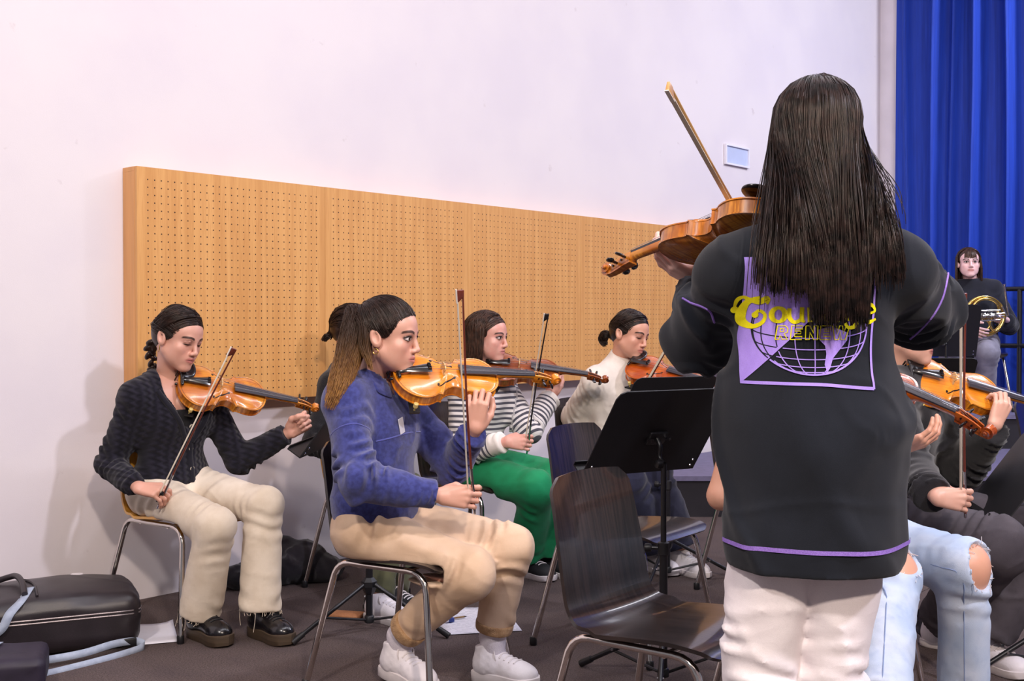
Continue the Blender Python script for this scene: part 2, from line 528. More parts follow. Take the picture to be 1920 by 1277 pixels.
# ------------------------------------------------ perforated wooden board
def mat_perf():
    m, nt, b = new_mat('perforated_beech'); N = NT(nt)
    tc = nt.nodes.new('ShaderNodeTexCoord')
    sx = nt.nodes.new('ShaderNodeSeparateXYZ'); nt.links.new(tc.outputs['Object'], sx.inputs[0])
    oi = nt.nodes.new('ShaderNodeObjectInfo')
    mp = nt.nodes.new('ShaderNodeMapping'); mp.inputs['Scale'].default_value = (34, 34, 1.2)
    nt.links.new(tc.outputs['Object'], mp.inputs[0]); nt.links.new(oi.outputs['Location'], mp.inputs[1])
    g1 = N.noise(mp.outputs[0], 1.0, 4)
    mp2 = nt.nodes.new('ShaderNodeMapping'); mp2.inputs['Scale'].default_value = (240, 240, 9)
    nt.links.new(tc.outputs['Object'], mp2.inputs[0]); nt.links.new(oi.outputs['Location'], mp2.inputs[1])
    g2 = N.noise(mp2.outputs[0], 1.0, 2)
    c = N.mix(N.step(0.3, 0.7, g1), lin((216, 162, 98)), lin((202, 146, 84)))
    c = N.mix(N.math('MULTIPLY', N.step(0.5, 0.75, g2), 0.4), c, lin((184, 122, 62)))
    def cell(v, off, cnt):
        q = N.math('DIVIDE', N.math('SUBTRACT', v, off), 0.032)
        r = N.math('ROUND', q)
        d = N.math('MULTIPLY', N.math('SUBTRACT', q, r), 0.032)
        ok = N.math('MULTIPLY', N.math('GREATER_THAN', r, -0.5), N.math('LESS_THAN', r, cnt - 0.5))
        return d, ok
    dx, okx = cell(sx.outputs[0], 0.052, 29); dz, okz = cell(sx.outputs[2], 0.052, 29)
    dd = N.math('SQRT', N.math('ADD', N.math('MULTIPLY', dx, dx), N.math('MULTIPLY', dz, dz)))
    msk = N.math('MULTIPLY', N.math('MULTIPLY', okx, okz), N.math('SUBTRACT', 1.0, N.step(0.0024, 0.0034, dd)))
    c = N.mix(msk, c, lin((52, 30, 20)))
    nt.links.new(c, b.inputs['Base Color']); b.inputs['Roughness'].default_value = 0.42
    N.bump(N.math('SUBTRACT', 1.0, msk), 0.6, 0.003, b.inputs['Normal'])
    return m
M_PERF = mat_perf()
M_BEECH = M('plain_beech', (211, 152, 92), 0.42, nscale=1, namt=0.1, stretch=(40, 40, 2))
bd = thing('acoustic_board', 'long perforated beech wood acoustic board mounted on the white wall', 'wall panel')
p0 = wall_pt(-0.0, 0, 0.83)
bd.location = p0; bd.rotation_euler = (0, 0, WALL_ANG)
pm = MB().box((0.5, 0, 0.5), (0.9985, 0.018, 1.0)).mesh('panel', False)
# the board's left front corner stands 0.107 m out of the wall
for k in range(5):
    o = link('perforated_panel', pm, M_PERF, bd); o.location = (k * 1.0, -0.107 + 0.009, 0)
    o.scale = (1, 1, 1)
for z in (0.009, 0.991):
    MB().box((2.5, -0.045, z), (5.0, 0.088, 0.018)).build('edge_board', M_BEECH, bd, smooth=False)
for x in (0.009, 4.991):
    MB().box((x, -0.045, 0.5), (0.018, 0.088, 0.963)).build('end_board', M_BEECH, bd, smooth=False)
# local -y must point into the room
bd.scale = (1, 1, 1)

# little plate high on the wall
pl = thing('wall_plate', 'small pale blue rectangular wall plate high beside the standing player', 'wall plate')
pl.location = wall_pt(5.03, 0, 2.42); pl.rotation_euler = (0, 0, WALL_ANG)
fr = MB()
for dx, dz, sx, sz in ((-0.165, 0, 0.012, 0.15), (0.165, 0, 0.012, 0.15), (0, 0.069, 0.318, 0.012), (0, -0.069, 0.318, 0.012)): fr.box((dx, -0.012, dz), (sx, 0.02, sz))
fr.build('frame', M('plate_frame', (228, 226, 236), 0.5, nscale=20, namt=0.02), pl, smooth=False)
MB().box((0, -0.006, 0), (0.318, 0.008, 0.126)).build('cover', M('plate_cover', (186, 196, 224), 0.5, nscale=14, namt=0.04), pl, smooth=False)

# ------------------------------------------------ blue curtain
def mat_velvet():
    m, nt, b = new_mat('blue_velvet'); N = NT(nt)
    tc = nt.nodes.new('ShaderNodeTexCoord')
    mp = nt.nodes.new('ShaderNodeMapping'); mp.inputs['Scale'].default_value = (60, 60, 2.5); nt.links.new(tc.outputs['Object'], mp.inputs[0])
    n = N.noise(mp.outputs[0], 1, 3)
    c = N.mix(n, lin((8, 41, 136)), lin((23, 68, 188)))
    nt.links.new(c, b.inputs['Base Color']); b.inputs['Roughness'].default_value = 0.75
    b.inputs['Sheen Weight'].default_value = 0.12; b.inputs['Sheen Roughness'].default_value = 0.4
    b.inputs['Sheen Tint'].default_value = (0.25, 0.45, 1, 1)
    N.bump(N.noise(tc.outputs['Object'], 300, 2), 0.2, 0.002, b.inputs['Normal'])
    return m
M_VELVET = mat_velvet()
nu, nz = 520, 26
uu = np.linspace(0.18, 5.6, nu); V = []
r_ = np.random.RandomState(3)
cent = np.cumsum(r_.uniform(0.10, 0.30, 40)); wid = r_.uniform(0.025, 0.06, 40); amp = r_.uniform(0.09, 0.22, 40); lean = r_.uniform(-0.035, 0.035, 40)
for iz in range(nz):
    z = 0.02 + (ROOM_H - 0.04) * iz / (nz - 1)
    q = uu[:, None] - 0.10 - cent[None, :] - lean[None, :] * (z - 2) * 0.6 - 0.012 * np.sin(z * 1.3 + np.arange(40))[None, :]
    o = (amp * np.exp(-(np.abs(q) / wid) ** 1.6)).sum(1) + 0.02 * np.sin(uu * 9 + 0.4 * z) + 0.012 * np.sin(uu * 31 + 0.7 * z)
    for u_, o_ in zip(uu, o):
        p = WO + WD * (U_END - 0.06 - o_) + WN * u_
        V.append((p[0], p[1], z))
Q = [(iz * nu + i, iz * nu + i + 1, (iz + 1) * nu + i + 1, (iz + 1) * nu + i) for iz in range(nz - 1) for i in range(nu - 1)]
cu = link('stage_curtain', raw_mesh('stage_curtain', V, np.array(Q)), M_VELVET)
so = cu.modifiers.new('thickness', 'SOLIDIFY'); so.thickness = 0.006
tag(cu, 'tall royal blue velvet curtain hanging in folds', 'curtain')

# ------------------------------------------------ risers
M_RISER_TOP = M('riser_vinyl', (104, 99, 128), 0.6, nscale=30, namt=0.12, bump=0.1)
M_RISER_SIDE = M('riser_skirt', (30, 27, 34), 0.8, nscale=8, namt=0.15)
for k, (y0, y1, z1) in enumerate(((7.0, 8.49, 0.25), (8.49, 9.7, 0.5))):
    r0 = thing('stage_riser', ('low front stage riser with lilac grey top' if k == 0 else 'higher rear stage riser under the horn player'), 'riser', (2.8, (y0 + y1) / 2, 0), group='stage risers')
    pg = [(0.30, 7.0), (4.9, 7.0), (4.9, 8.49), (1.58, 8.49)] if k == 0 else [(1.60, 8.49), (4.9, 8.49), (4.9, 8.95), (4.05, 9.7), (2.66, 9.7)]
    def prism(pg, za, zb):
        n = len(pg); V = [(x - 2.8, y - (y0 + y1) / 2, z) for z in (za, zb) for x, y in pg]
        return MB().add(V, [tuple(range(n))[::-1], tuple(range(n, 2 * n))] + [(i, (i + 1) % n, n + (i + 1) % n, n + i) for i in range(n)])
    prism(pg, 0, z1 - 0.03).build('skirt', M_RISER_SIDE, r0, smooth=False)
    prism([(x, y - (0.015 if y == y0 else 0)) for x, y in pg], z1 - 0.03, z1).build('deck', M_RISER_TOP, r0, smooth=False)
    if k == 0:
        for q in range(3):
            MB().box((2.0, -0.55 + 0.3 * q, z1 + 0.001), (2.0, 0.012, 0.004)).build('grip_strip', M_RISER_SIDE, r0, smooth=False)
# ================================================================== chairs, stands, instruments
M_CHROME = M('chrome_tube', (214, 206, 200), 0.10, metal=1.0, nscale=40, namt=0.05)
M_BLACKTUBE = M('black_steel', (24, 23, 27), 0.35, nscale=60, namt=0.15)
M_BLACKPLASTIC = M('black_plastic', (22, 21, 24), 0.45, nscale=60, namt=0.2)
def ply(name, c1, c2, rough=0.28):
    m, nt, b = new_mat(name); N = NT(nt)
    tc = nt.nodes.new('ShaderNodeTexCoord'); oi = nt.nodes.new('ShaderNodeObjectInfo')
    mp = nt.nodes.new('ShaderNodeMapping'); mp.inputs['Scale'].default_value = (5, 130, 5)
    nt.links.new(tc.outputs['Object'], mp.inputs[0]); nt.links.new(oi.outputs['Location'], mp.inputs[1])
    n = N.noise(mp.outputs[0], 1, 4)
    c = N.mix(N.step(0.35, 0.65, n), lin(c1), lin(c2))
    nt.links.new(c, b.inputs['Base Color']); b.inputs['Roughness'].default_value = rough
    b.inputs['Coat Weight'].default_value = 0.6; b.inputs['Coat Roughness'].default_value = 0.07
    N.bump(n, 0.12, 0.001, b.inputs['Normal'])
    return m
M_PLY_BLACK = ply('black_stained_ply', (25, 20, 20), (48, 38, 36))
M_PLY_YELLOW = ply('yellow_beech_ply', (196, 136, 42), (214, 158, 66))

def shell_mesh():
    prof = bez_n([(0.225, 0.428), (0.20, 0.447), (0.12, 0.455), (0.0, 0.447), (-0.10, 0.440), (-0.158, 0.450), (-0.190, 0.490), (-0.206, 0.56), (-0.222, 0.65), (-0.240, 0.74), (-0.262, 0.825)], 40)
    ns, nt_ = 40, 15
    d = np.gradient(prof, axis=0); d /= np.linalg.norm(d, axis=1)[:, None]
    nn = np.stack([d[:, 1], -d[:, 0]], 1)           # up/front side
    if nn[10, 1] < 0: nn = -nn
    sl = np.linspace(0, 1, ns)
    hw = np.interp(sl, [0, 0.06, 0.15, 0.45, 0.55, 0.8, 0.955, 0.985, 1.0], [0.165, 0.200, 0.212, 0.208, 0.196, 0.190, 0.180, 0.168, 0.140])
    V = []
    for side in (0, 1):
        for i in range(ns):
            for j in range(nt_):
                t = -1 + 2 * j / (nt_ - 1)
                bow = 0.012 * (t * t) * (0.4 if sl[i] < 0.4 else 1.3)
                off = bow + (0.005 if side == 0 else -0.005)
                edge = 0.010 * t * t * (1 if sl[i] > 0.97 else 0)
                p = prof[i] + nn[i] * off - d[i] * edge
                V.append((p[0], t * hw[i], p[1]))
    g = ns * nt_; Fs = []
    for i in range(ns - 1):
        for j in range(nt_ - 1):
            a = i * nt_ + j
            Fs.append((a, a + 1, a + nt_ + 1, a + nt_)); Fs.append((g + a, g + a + nt_, g + a + nt_ + 1, g + a + 1))
    rim = [j for j in range(nt_)] + [i * nt_ + nt_ - 1 for i in range(1, ns)] + [(ns - 1) * nt_ + j for j in range(nt_ - 2, -1, -1)] + [i * nt_ for i in range(ns - 2, 0, -1)]
    for a, b in zip(rim, rim[1:] + rim[:1]): Fs.append((a, g + a, g + b, b))
    return MB().add(V, Fs).mesh('chair_shell', True)
ME_SHELL_B = shell_mesh(); ME_SHELL_B.materials.append(M_PLY_BLACK)
ME_SHELL_Y = ME_SHELL_B.copy(); ME_SHELL_Y.materials.clear(); ME_SHELL_Y.materials.append(M_PLY_YELLOW)
def side_frame_mesh(s):
    def arc(p0, p1, p2, n=6): 
        return [(1 - t) ** 2 * np.array(p0) + 2 * t * (1 - t) * np.array(p1) + t * t * np.array(p2) for t in np.linspace(0, 1, n)]
    y0, y1 = 0.235 * s, 0.182 * s
    pts = [(-0.255, y0, 0.018)] + [tuple(p) for p in arc((-0.182, y1 * 1.03, 0.365), (-0.170, y1, 0.428), (-0.115, y1, 0.428))] + [tuple(p) for p in arc((0.115, y1, 0.428), (0.178, y1, 0.428), (0.188, y1 * 1.03, 0.365))] + [(0.238, y0, 0.018)]
    return MB().tube(pts, 0.0105, 12).mesh('side_frame', True)
ME_SF = [side_frame_mesh(-1), side_frame_mesh(1)]
ME_CB = MB().tube([(0, -0.182, 0.422), (0, 0.182, 0.422)], 0.008, 8).mesh('cross_bar', True)
ME_FC = MB().lathe([(0.012, 0), (0.0135, 0.004), (0.0135, 0.028), (0.0115, 0.032)], 12).mesh('foot_cap', True)
def make_chair(label, x, y, fx, fy, shell, group):
    t = thing('shell_chair', label, 'chair', (x, y, 0), math.atan2(fy, fx), group)
    link('seat_shell', shell, None, t)
    for s in (0, 1): link('side_frame', ME_SF[s], M_CHROME, t)
    for cx in (-0.08, 0.09):
        o = link('cross_bar', ME_CB, M_CHROME, t); o.location = (cx, 0, 0)
    for cx, s in ((-0.256, -1), (-0.256, 1), (0.239, -1), (0.239, 1)):
        o = link('foot_cap', ME_FC, M_BLACKPLASTIC, t); o.location = (cx, 0.2365 * s, 0)
    return t

# ---- music stands
ME_KNOB = MB().lathe([(0.004, -0.012), (0.013, -0.010), (0.015, 0), (0.013, 0.010), (0.006, 0.013)], 12).mesh('knob', True)
M_STAND = M('black_powder_coat', (19, 18, 22), 0.55, nscale=300, namt=0.3, bump=0.15, bscale=600)
M_STEEL = M('bright_steel', (200, 200, 206), 0.2, metal=1.0, nscale=40, namt=0.05)
def make_stand(label, x, y, rx, ry, hgt, tilt=37, w=0.47, h=0.34, legrot=0.3, off=0.0, zoff=0.0, hub=0.19):
    """rx, ry: horizontal direction towards the reader; hgt: height of the middle of the desk"""
    t = thing('music_stand', label, 'music stand', (x, y, zoff), 0, 'black music stands')
    r = nrm((rx, ry, 0)); side = np.cross((0, 0, 1), r)
    ti = math.radians(tilt)
    n = r * math.cos(ti) + np.array([0, 0, 1]) * math.sin(ti)      # reading side
    up = np.cross(n, side) * 1.0
    if up[2] < 0: up = -up
    R = np.stack([side, up, n], 1)
    c = np.array([0, 0, hgt]) + r * off
    # desk with cut corners
    hw, hh, cr = w / 2, h / 2, 0.03
    outl = [(-hw, -hh), (hw, -hh), (hw, hh - cr), (hw - cr * 0.3, hh - cr * 0.3), (hw - cr, hh), (-hw + cr, hh), (-hw + cr * 0.3, hh - cr * 0.3), (-hw, hh - cr)]
    V = [c + R @ np.array([a, b, z]) for z in (-0.002, 0.002) for a, b in outl]; k = len(outl)
    Fs = [tuple(range(k))[::-1], tuple(range(k, 2 * k))] + [(i, (i + 1) % k, k + (i + 1) % k, k + i) for i in range(k)]
    MB().add(V, Fs).build('desk', M_STAND, t, smooth=False)
    lip = MB().box(c + R @ np.array([0, -hh + 0.002, 0.028]), (w, 0.004, 0.056), R)
    lip.box(c + R @ np.array([0, -hh + 0.009, 0.055]), (w, 0.018, 0.003), R)
    lip.build('tray_lip', M_STAND, t, smooth=False)
    for sx in (-0.3, 0.3):
        for dz in (0.02, 0.045):
            q = c + R @ np.array([sx * w * 1.5, -hh + dz, -0.003])
            MB().lathe([(0.005, 0), (0.004, -0.003)], 8, R, q).build('rivet', M_STEEL, t)
    # tilt bracket, knob and pole
    bt = np.array([0, 0, hgt - 0.10])
    back = c + R @ np.array([0, -0.02, -0.006])
    MB().tube(bez_n([back, back - n * 0.03 - up * 0.01, bt + (back - bt) * np.array([1, 1, 0]) * 0.6 + (0, 0, 0.02), bt], 10), 0.008, 8).build('tilt_arm', M_BLACKTUBE, t)
    MB().box(back, (0.07, 0.05, 0.012), R).build('bracket', M_BLACKTUBE, t, bevel=0.003)
    kn = link('tilt_knob', ME_KNOB, M_BLACKPLASTIC, t); kn.location = Vector(bt + side * 0.02); kn.rotation_euler = Vector(side).to_track_quat('Z', 'Y').to_euler()
    for s_ in (-1, 1):
        o = MB().tube([back + side * 0.035 * s_ - n * 0.004, back + side * 0.035 * s_ - n * 0.022 + up * 0.012], 0.005, 8).build('wing_screw', M_STEEL, t)
    mid = max(0.40, hgt * 0.56)
    MB().tube([(0, 0, mid - 0.05), bt], 0.0095, 10).build('upper_tube', M_BLACKTUBE, t)
    MB().tube([(0, 0, 0.03), (0, 0, mid)], 0.0135, 12).build('lower_tube', M_BLACKTUBE, t)
    MB().lathe([(0.014, mid - 0.035), (0.019, mid - 0.032), (0.019, mid + 0.006), (0.012, mid + 0.010)], 14).build('clamp', M_BLACKPLASTIC, t)
    d = np.array([math.cos(legrot + 2.6), math.sin(legrot + 2.6), 0])
    MB().tube([d * 0.012 + (0, 0, mid - 0.012), d * 0.05 + (0, 0, mid - 0.012)], [0.006, 0.006], 8).build('clamp_screw', M_BLACKTUBE, t)
    k2 = link('clamp_knob', ME_KNOB, M_BLACKPLASTIC, t); k2.location = Vector(d * 0.05 + (0, 0, mid - 0.012)); k2.rotation_euler = Vector(d).to_track_quat('Z', 'Y').to_euler()
    # hub, legs, braces, lower ring
    MB().lathe([(0.0145, hub - 0.05), (0.020, hub - 0.045), (0.030, hub - 0.02), (0.030, hub), (0.017, hub + 0.015)], 6).build('hub', M_BLACKPLASTIC, t, smooth=False)
    MB().lathe([(0.0150, 0.03), (0.019, 0.033), (0.019, 0.055), (0.0145, 0.06)], 10).build('lower_collar', M_BLACKPLASTIC, t)
    for q in range(3):
        a = legrot + q * 2 * PI / 3; dd = np.array([math.cos(a), math.sin(a), 0])
        A = dd * 0.026 + (0, 0, hub - 0.012); B = dd * 0.33 + (0, 0, 0.012)
        MB().tube([A, B], 0.0085, 8).build('leg', M_BLACKTUBE, t)
        E = B - (B - A) * 0.14
        MB().tube([E, B + (B - A) * 0.01], [0.0115, 0.0125], 8).build('rubber_foot', M_BLACKPLASTIC, t)
        mB = A + (B - A) * 0.56
        MB().tube([dd * 0.018 + (0, 0, 0.044), mB - (0, 0, 0.004)], 0.005, 6).build('brace', M_BLACKTUBE, t)
        pd = np.array([-dd[1], dd[0], 0])
        MB().tube([mB - pd * 0.011, mB + pd * 0.011], 0.0045, 6).build('rivet', M_STEEL, t)
    return t

# ---- violin, local x from end button (0) to scroll, z out of the top plate, y to the player's left
def half_outline():
    a = bez_n([(0, 0), (0.003, 0.03), (0.018, 0.066), (0.045, 0.092), (0.080, 0.1035), (0.112, 0.098), (0.132, 0.087), (0.143, 0.0905)], 22)
    b = bez_n([(0.143, 0.0905), (0.1495, 0.078), (0.165, 0.063), (0.188, 0.0555), (0.208, 0.061), (0.219, 0.069), (0.226, 0.0785)], 14)
    c = bez_n([(0.226, 0.0785), (0.236, 0.074), (0.255, 0.079), (0.285, 0.0835), (0.315, 0.077), (0.340, 0.054), (0.352, 0.026), (0.356, 0.0)], 20)
    return np.vstack([a, b[1:], c[1:]])
HO = half_outline()
OUT = np.vstack([HO, (HO * (1, -1))[-2:0:-1]])
CEN = np.array([0.180, 0.0])
_ang = np.arctan2(OUT[:, 1], OUT[:, 0] - CEN[0]); _rad = np.hypot(OUT[:, 0] - CEN[0], OUT[:, 1])
_o = np.argsort(_ang)
def arch(s):
    s = np.clip(s, 0, 1)
    return 0.0035 + 0.0145 * (1 - s ** 2) ** 1.15 - 0.0022 * np.exp(-((s - 0.93) / 0.05) ** 2)
def top_z(x, y):
    a = math.atan2(y, x - CEN[0]); r = np.interp(a, _ang[_o], _rad[_o], period=2 * PI)
    return float(arch(math.hypot(x - CEN[0], y) / r))
def plate_mesh(name, sgn, z0):
    lay = [1.0, 1.0, 0.985, 0.95, 0.90, 0.82, 0.70, 0.55, 0.38, 0.2]
    V = []; n = len(OUT)
    for li, s in enumerate(lay):
        z = 0.0 if li == 0 else arch(s)
        for p in OUT:
            q = CEN + (p - CEN) * s
            V.append((q[0], q[1], z0 + sgn * z))
    V.append((CEN[0], 0, z0 + sgn * arch(0)))
    Fs = [(i * n + k, i * n + (k + 1) % n, (i + 1) * n + (k + 1) % n, (i + 1) * n + k) for i in range(len(lay) - 1) for k in range(n)]
    Fs += [((len(lay) - 1) * n + k, (len(lay) - 1) * n + (k + 1) % n, len(lay) * n) for k in range(n)]
    Fs.append(tuple(range(n))[::-1])
    return MB().add(V, Fs).mesh(name, True)
def varnish(name, c_mid, c_edge, c_dark):
    m, nt, b = new_mat(name); N = NT(nt)
    tc = nt.nodes.new('ShaderNodeTexCoord')
    mp = nt.nodes.new('ShaderNodeMapping'); mp.inputs['Scale'].default_value = (8, 260, 30); nt.links.new(tc.outputs['Object'], mp.inputs[0])
    g = N.noise(mp.outputs[0], 1, 3)
    mp2 = nt.nodes.new('ShaderNodeMapping'); mp2.inputs['Scale'].default_value = (150, 12, 12); nt.links.new(tc.outputs['Object'], mp2.inputs[0])
    fl_ = N.noise(mp2.outputs[0], 1, 2)
    big = N.noise(tc.outputs['Object'], 14, 2)
    c = N.mix(N.step(0.35, 0.65, big), lin(c_mid), lin(c_edge))
    c = N.mix(N.math('MULTIPLY', N.step(0.45, 0.7, g), 0.45), c, lin(c_dark))
    sx = nt.nodes.new('ShaderNodeSeparateXYZ'); nt.links.new(tc.outputs['Object'], sx.inputs[0])
    under = N.math('LESS_THAN', sx.outputs[2], -0.0005)           # maple flame on ribs and back
    c = N.mix(N.math('MULTIPLY', under, N.math('MULTIPLY', N.step(0.45, 0.6, fl_), 0.55)), c, lin(c_dark))
    nt.links.new(c, b.inputs['Base Color']); b.inputs['Roughness'].default_value = 0.26
    b.inputs['Coat Weight'].default_value = 0.6; b.inputs['Coat Roughness'].default_value = 0.10
    return m
VARN = {
    'amber': varnish('amber_varnish', (212, 138, 44), (184, 100, 22), (130, 62, 14)),
    'gold': varnish('gold_varnish', (232, 150, 38), (218, 128, 26), (170, 84, 14)),
    'brown': varnish('brown_varnish', (160, 84, 32), (132, 60, 20), (86, 36, 12)),
    'red': varnish('red_varnish', (204, 106, 28), (170, 70, 16), (110, 40, 10)),
}
M_EBONY = M('ebony', (20, 17, 18), 0.22, nscale=90, namt=0.2, coat=0.3)
M_BOARD_GLOSS = M('worn_fingerboard', (58, 54, 60), 0.30, nscale=60, namt=0.2, stretch=(4, 60, 4))
M_MAPLE = M('bridge_maple', (214, 176, 120), 0.5, nscale=60, namt=0.1)
M_STRING = M('steel_string', (190, 186, 184), 0.25, metal=0.9, nscale=50, namt=0.02)
M_PURF = M('dark_purfling', (58, 26, 12), 0.4, nscale=50, namt=0.1)
VM = {}
VM['top'] = plate_mesh('top_plate', 1, 0.0)
VM['back'] = plate_mesh('back_plate', -1, -0.031)
def ribs_mesh():
    V = []; n = len(OUT)
    for z in (-0.031, 0.0):
        for p in OUT:
            q = CEN + (p - CEN) * 0.972; V.append((q[0], q[1], z))
    return MB().add(V, [(k, (k + 1) % n, n + (k + 1) % n, n + k) for k in range(n)]).mesh('ribs', True)
VM['ribs'] = ribs_mesh()
def ribbon(pts, wds, lift=0.0006, zf=top_z):
    pts = np.asarray(pts, float); T = np.gradient(pts, axis=0); T /= np.linalg.norm(T, axis=1)[:, None] + 1e-9
    Nn = np.stack([-T[:, 1], T[:, 0]], 1); V = []
    for p, n_, w_ in zip(pts, Nn, wds):
        for s_ in (-1, 1):
            q = p + n_ * w_ / 2 * s_; V.append((q[0], q[1], zf(q[0], q[1]) + lift))
    return V, [(2 * i, 2 * i + 1, 2 * i + 3, 2 * i + 2) for i in range(len(pts) - 1)]
def fhole_mesh(s):
    mb = MB()
    c = bez_n([(0.133, 0.053), (0.1305, 0.0585), (0.136, 0.0615), (0.146, 0.0565), (0.158, 0.0465), (0.168, 0.0405), (0.180, 0.034), (0.192, 0.0265), (0.1975, 0.0225), (0.1985, 0.0265), (0.195, 0.0285)], 34)
    wd = np.interp(np.linspace(0, 1, 34), [0, 0.15, 0.3, 0.5, 0.7, 0.85, 1], [0.003, 0.0025, 0.0035, 0.0048, 0.0035, 0.0025, 0.003])
    v, f = ribbon(c * (1, s), wd); mb.add(v, f)
    for cx, cy, r in ((0.134, 0.0545, 0.0042), (0.1945, 0.0275, 0.0034)):
        pts = [(cx + r * math.cos(a), (cy + r * math.sin(a)) * s) for a in np.linspace(0, 2 * PI, 14)[:-1]]
        mb.add([(x, y, top_z(x, y) + 0.0007) for x, y in pts], [tuple(range(13))])
    return mb.mesh('f_hole', False)
VM['f0'], VM['f1'] = fhole_mesh(1), fhole_mesh(-1)
def purf_mesh():
    q = np.vstack([OUT, OUT[:1]]); q = CEN + (q - CEN) * 0.955
    v, f = ribbon(q, np.full(len(q), 0.0014), 0.0004); return MB().add(v, f).mesh('purfling', True)
VM['purf'] = purf_mesh()
def fb_z(x): return np.interp(x, [0.216, 0.486], [0.0305, 0.0145])
def fb_mesh():
    secs = []
    for x in np.linspace(0.216, 0.486, 8):
        hw = np.interp(x, [0.216, 0.486], [0.021, 0.012]); z = fb_z(x)
        secs.append([(x, hw * t, z + 0.0035 * (1 - t * t)) for t in np.linspace(-1, 1, 7)] + [(x, hw * 0.9, z - 0.006), (x, -hw * 0.9, z - 0.006)])
    return MB().loft(secs).mesh('fingerboard', True)
VM['fb'] = fb_mesh()
def neck_mesh():
    mb = MB(); secs = []
    for x, d, hw in ((0.348, 0.040, 0.0150), (0.360, 0.030, 0.0145), (0.370, 0.022, 0.0145), (0.385, 0.0175, 0.0143), (0.43, 0.0165, 0.0132), (0.470, 0.0160, 0.0122), (0.482, 0.018, 0.0120), (0.492, 0.024, 0.0125)):
        z = fb_z(x) - 0.006
        secs.append([(x, hw * math.cos(a), z - d * math.sin(a) ** 0.8 if math.sin(a) > 0 else z) for a in np.linspace(0, PI, 11)])
    mb.loft(secs)
    # peg box: two cheeks, floor
    for sy in (-1, 1):
        sec = []
        for x, zt, zb in ((0.486, 0.013, -0.012), (0.510, 0.010, -0.016), (0.535, 0.003, -0.022), (0.556, -0.006, -0.026)):
            y0, y1 = sy * np.interp(x, [0.486, 0.556], [0.0125, 0.0095]), sy * np.interp(x, [0.486, 0.556], [0.0075, 0.0055])
            sec.append([(x, y0, zb), (x, y0, zt), (x, y1, zt), (x, y1, zb)])
        mb.loft(sec)
    sec = []
    for x, zb in ((0.486, -0.012), (0.510, -0.016), (0.535, -0.022), (0.556, -0.026), (0.566, -0.026)):
        y0 = np.interp(x, [0.486, 0.556], [0.0125, 0.0095]); sec.append([(x, -y0, zb - 0.004), (x, y0, zb - 0.004), (x, y0, zb + 0.005), (x, -y0, zb + 0.005)])
    mb.loft(sec)
    return mb.mesh('neck', True)
VM['neck'] = neck_mesh()
def scroll_mesh():
    mb = MB(); c = np.array([0.5735, -0.012])
    for turn, sec in ((0, []),):
        for k in range(45):
            a = PI * 1.25 + k / 44 * 2 * PI * 1.95                # spirals inwards
            r = 0.0165 * (1 - k / 44 * 0.72); hwid = np.interp(k, [0, 12, 30, 44], [0.0095, 0.0105, 0.0165, 0.020]); th = np.interp(k, [0, 44], [0.0062, 0.0042])
            ca, sa = math.cos(a), math.sin(a)
            ri, ro = r - th, r + th * 0.5
            sec.append([(c[0] + ri * ca, -hwid, c[1] + ri * sa), (c[0] + ro * ca, -hwid, c[1] + ro * sa), (c[0] + (ro - 0.002) * ca, 0, c[1] + (ro - 0.002) * sa), (c[0] + ro * ca, hwid, c[1] + ro * sa), (c[0] + ri * ca, hwid, c[1] + ri * sa)])
        mb.loft(sec)
    mb.lathe([(0.004, -0.0215), (0.0055, -0.020), (0.0055, 0.020), (0.004, 0.0215)], 12, np.array([[1, 0, 0], [0, 0, 1], [0, -1, 0]], float), (c[0], 0, c[1]))
    return mb.mesh('scroll', True)
VM['scroll'] = scroll_mesh()
def peg_mesh():
    mb = MB()
    R = np.array([[1, 0, 0], [0, 0, 1], [0, -1, 0]], float).T
    mb.tube([(0, -0.014, 0), (0, 0.020, 0)], [0.0028, 0.0036], 8)
    mb.lathe([(0.0036, 0.020), (0.0052, 0.021), (0.0036, 0.024)], 8, np.array([[1, 0, 0], [0, 0, 1], [0, -1, 0]], float).T @ np.eye(3), (0, 0, 0)) if False else None
    n = 12; secs = []
    for y, rx, rz in ((0.019, 0.0042, 0.0042), (0.023, 0.0036, 0.0036), (0.026, 0.0065, 0.0035), (0.032, 0.0105, 0.0038), (0.038, 0.0105, 0.0036), (0.043, 0.0065, 0.003), (0.0445, 0.002, 0.002)):
        secs.append([(rx * math.cos(2 * PI * k / n), y, rz * math.sin(2 * PI * k / n)) for k in range(n)])
    mb.loft(secs)
    return mb.mesh('peg', True)
VM['peg'] = peg_mesh()
def tail_mesh():
    secs = []
    for x, hw, z in ((0.006, 0.006, 0.010), (0.014, 0.0085, 0.018), (0.04, 0.0115, 0.026), (0.085, 0.0165, 0.032), (0.108, 0.0205, 0.0345), (0.117, 0.0195, 0.0345)):
        secs.append([(x, hw * t, z + 0.006 * (1 - t * t)) for t in np.linspace(-1, 1, 7)] + [(x, hw * 0.8, z - 0.003), (x, -hw * 0.8, z - 0.003)])
    mb = MB().loft(secs)
    mb.lathe([(0.006, 0), (0.0055, -0.006), (0.003, -0.009)], 10, np.array([[0, 0, 1], [0, 1, 0], [-1, 0, 0]], float), (0, 0, -0.014))
    for y in (-0.011, -0.004, 0.004, 0.011): mb.box((0.110, y, 0.042), (0.010, 0.0035, 0.008))
    return mb.mesh('tailpiece', True)
VM['tail'] = tail_mesh()
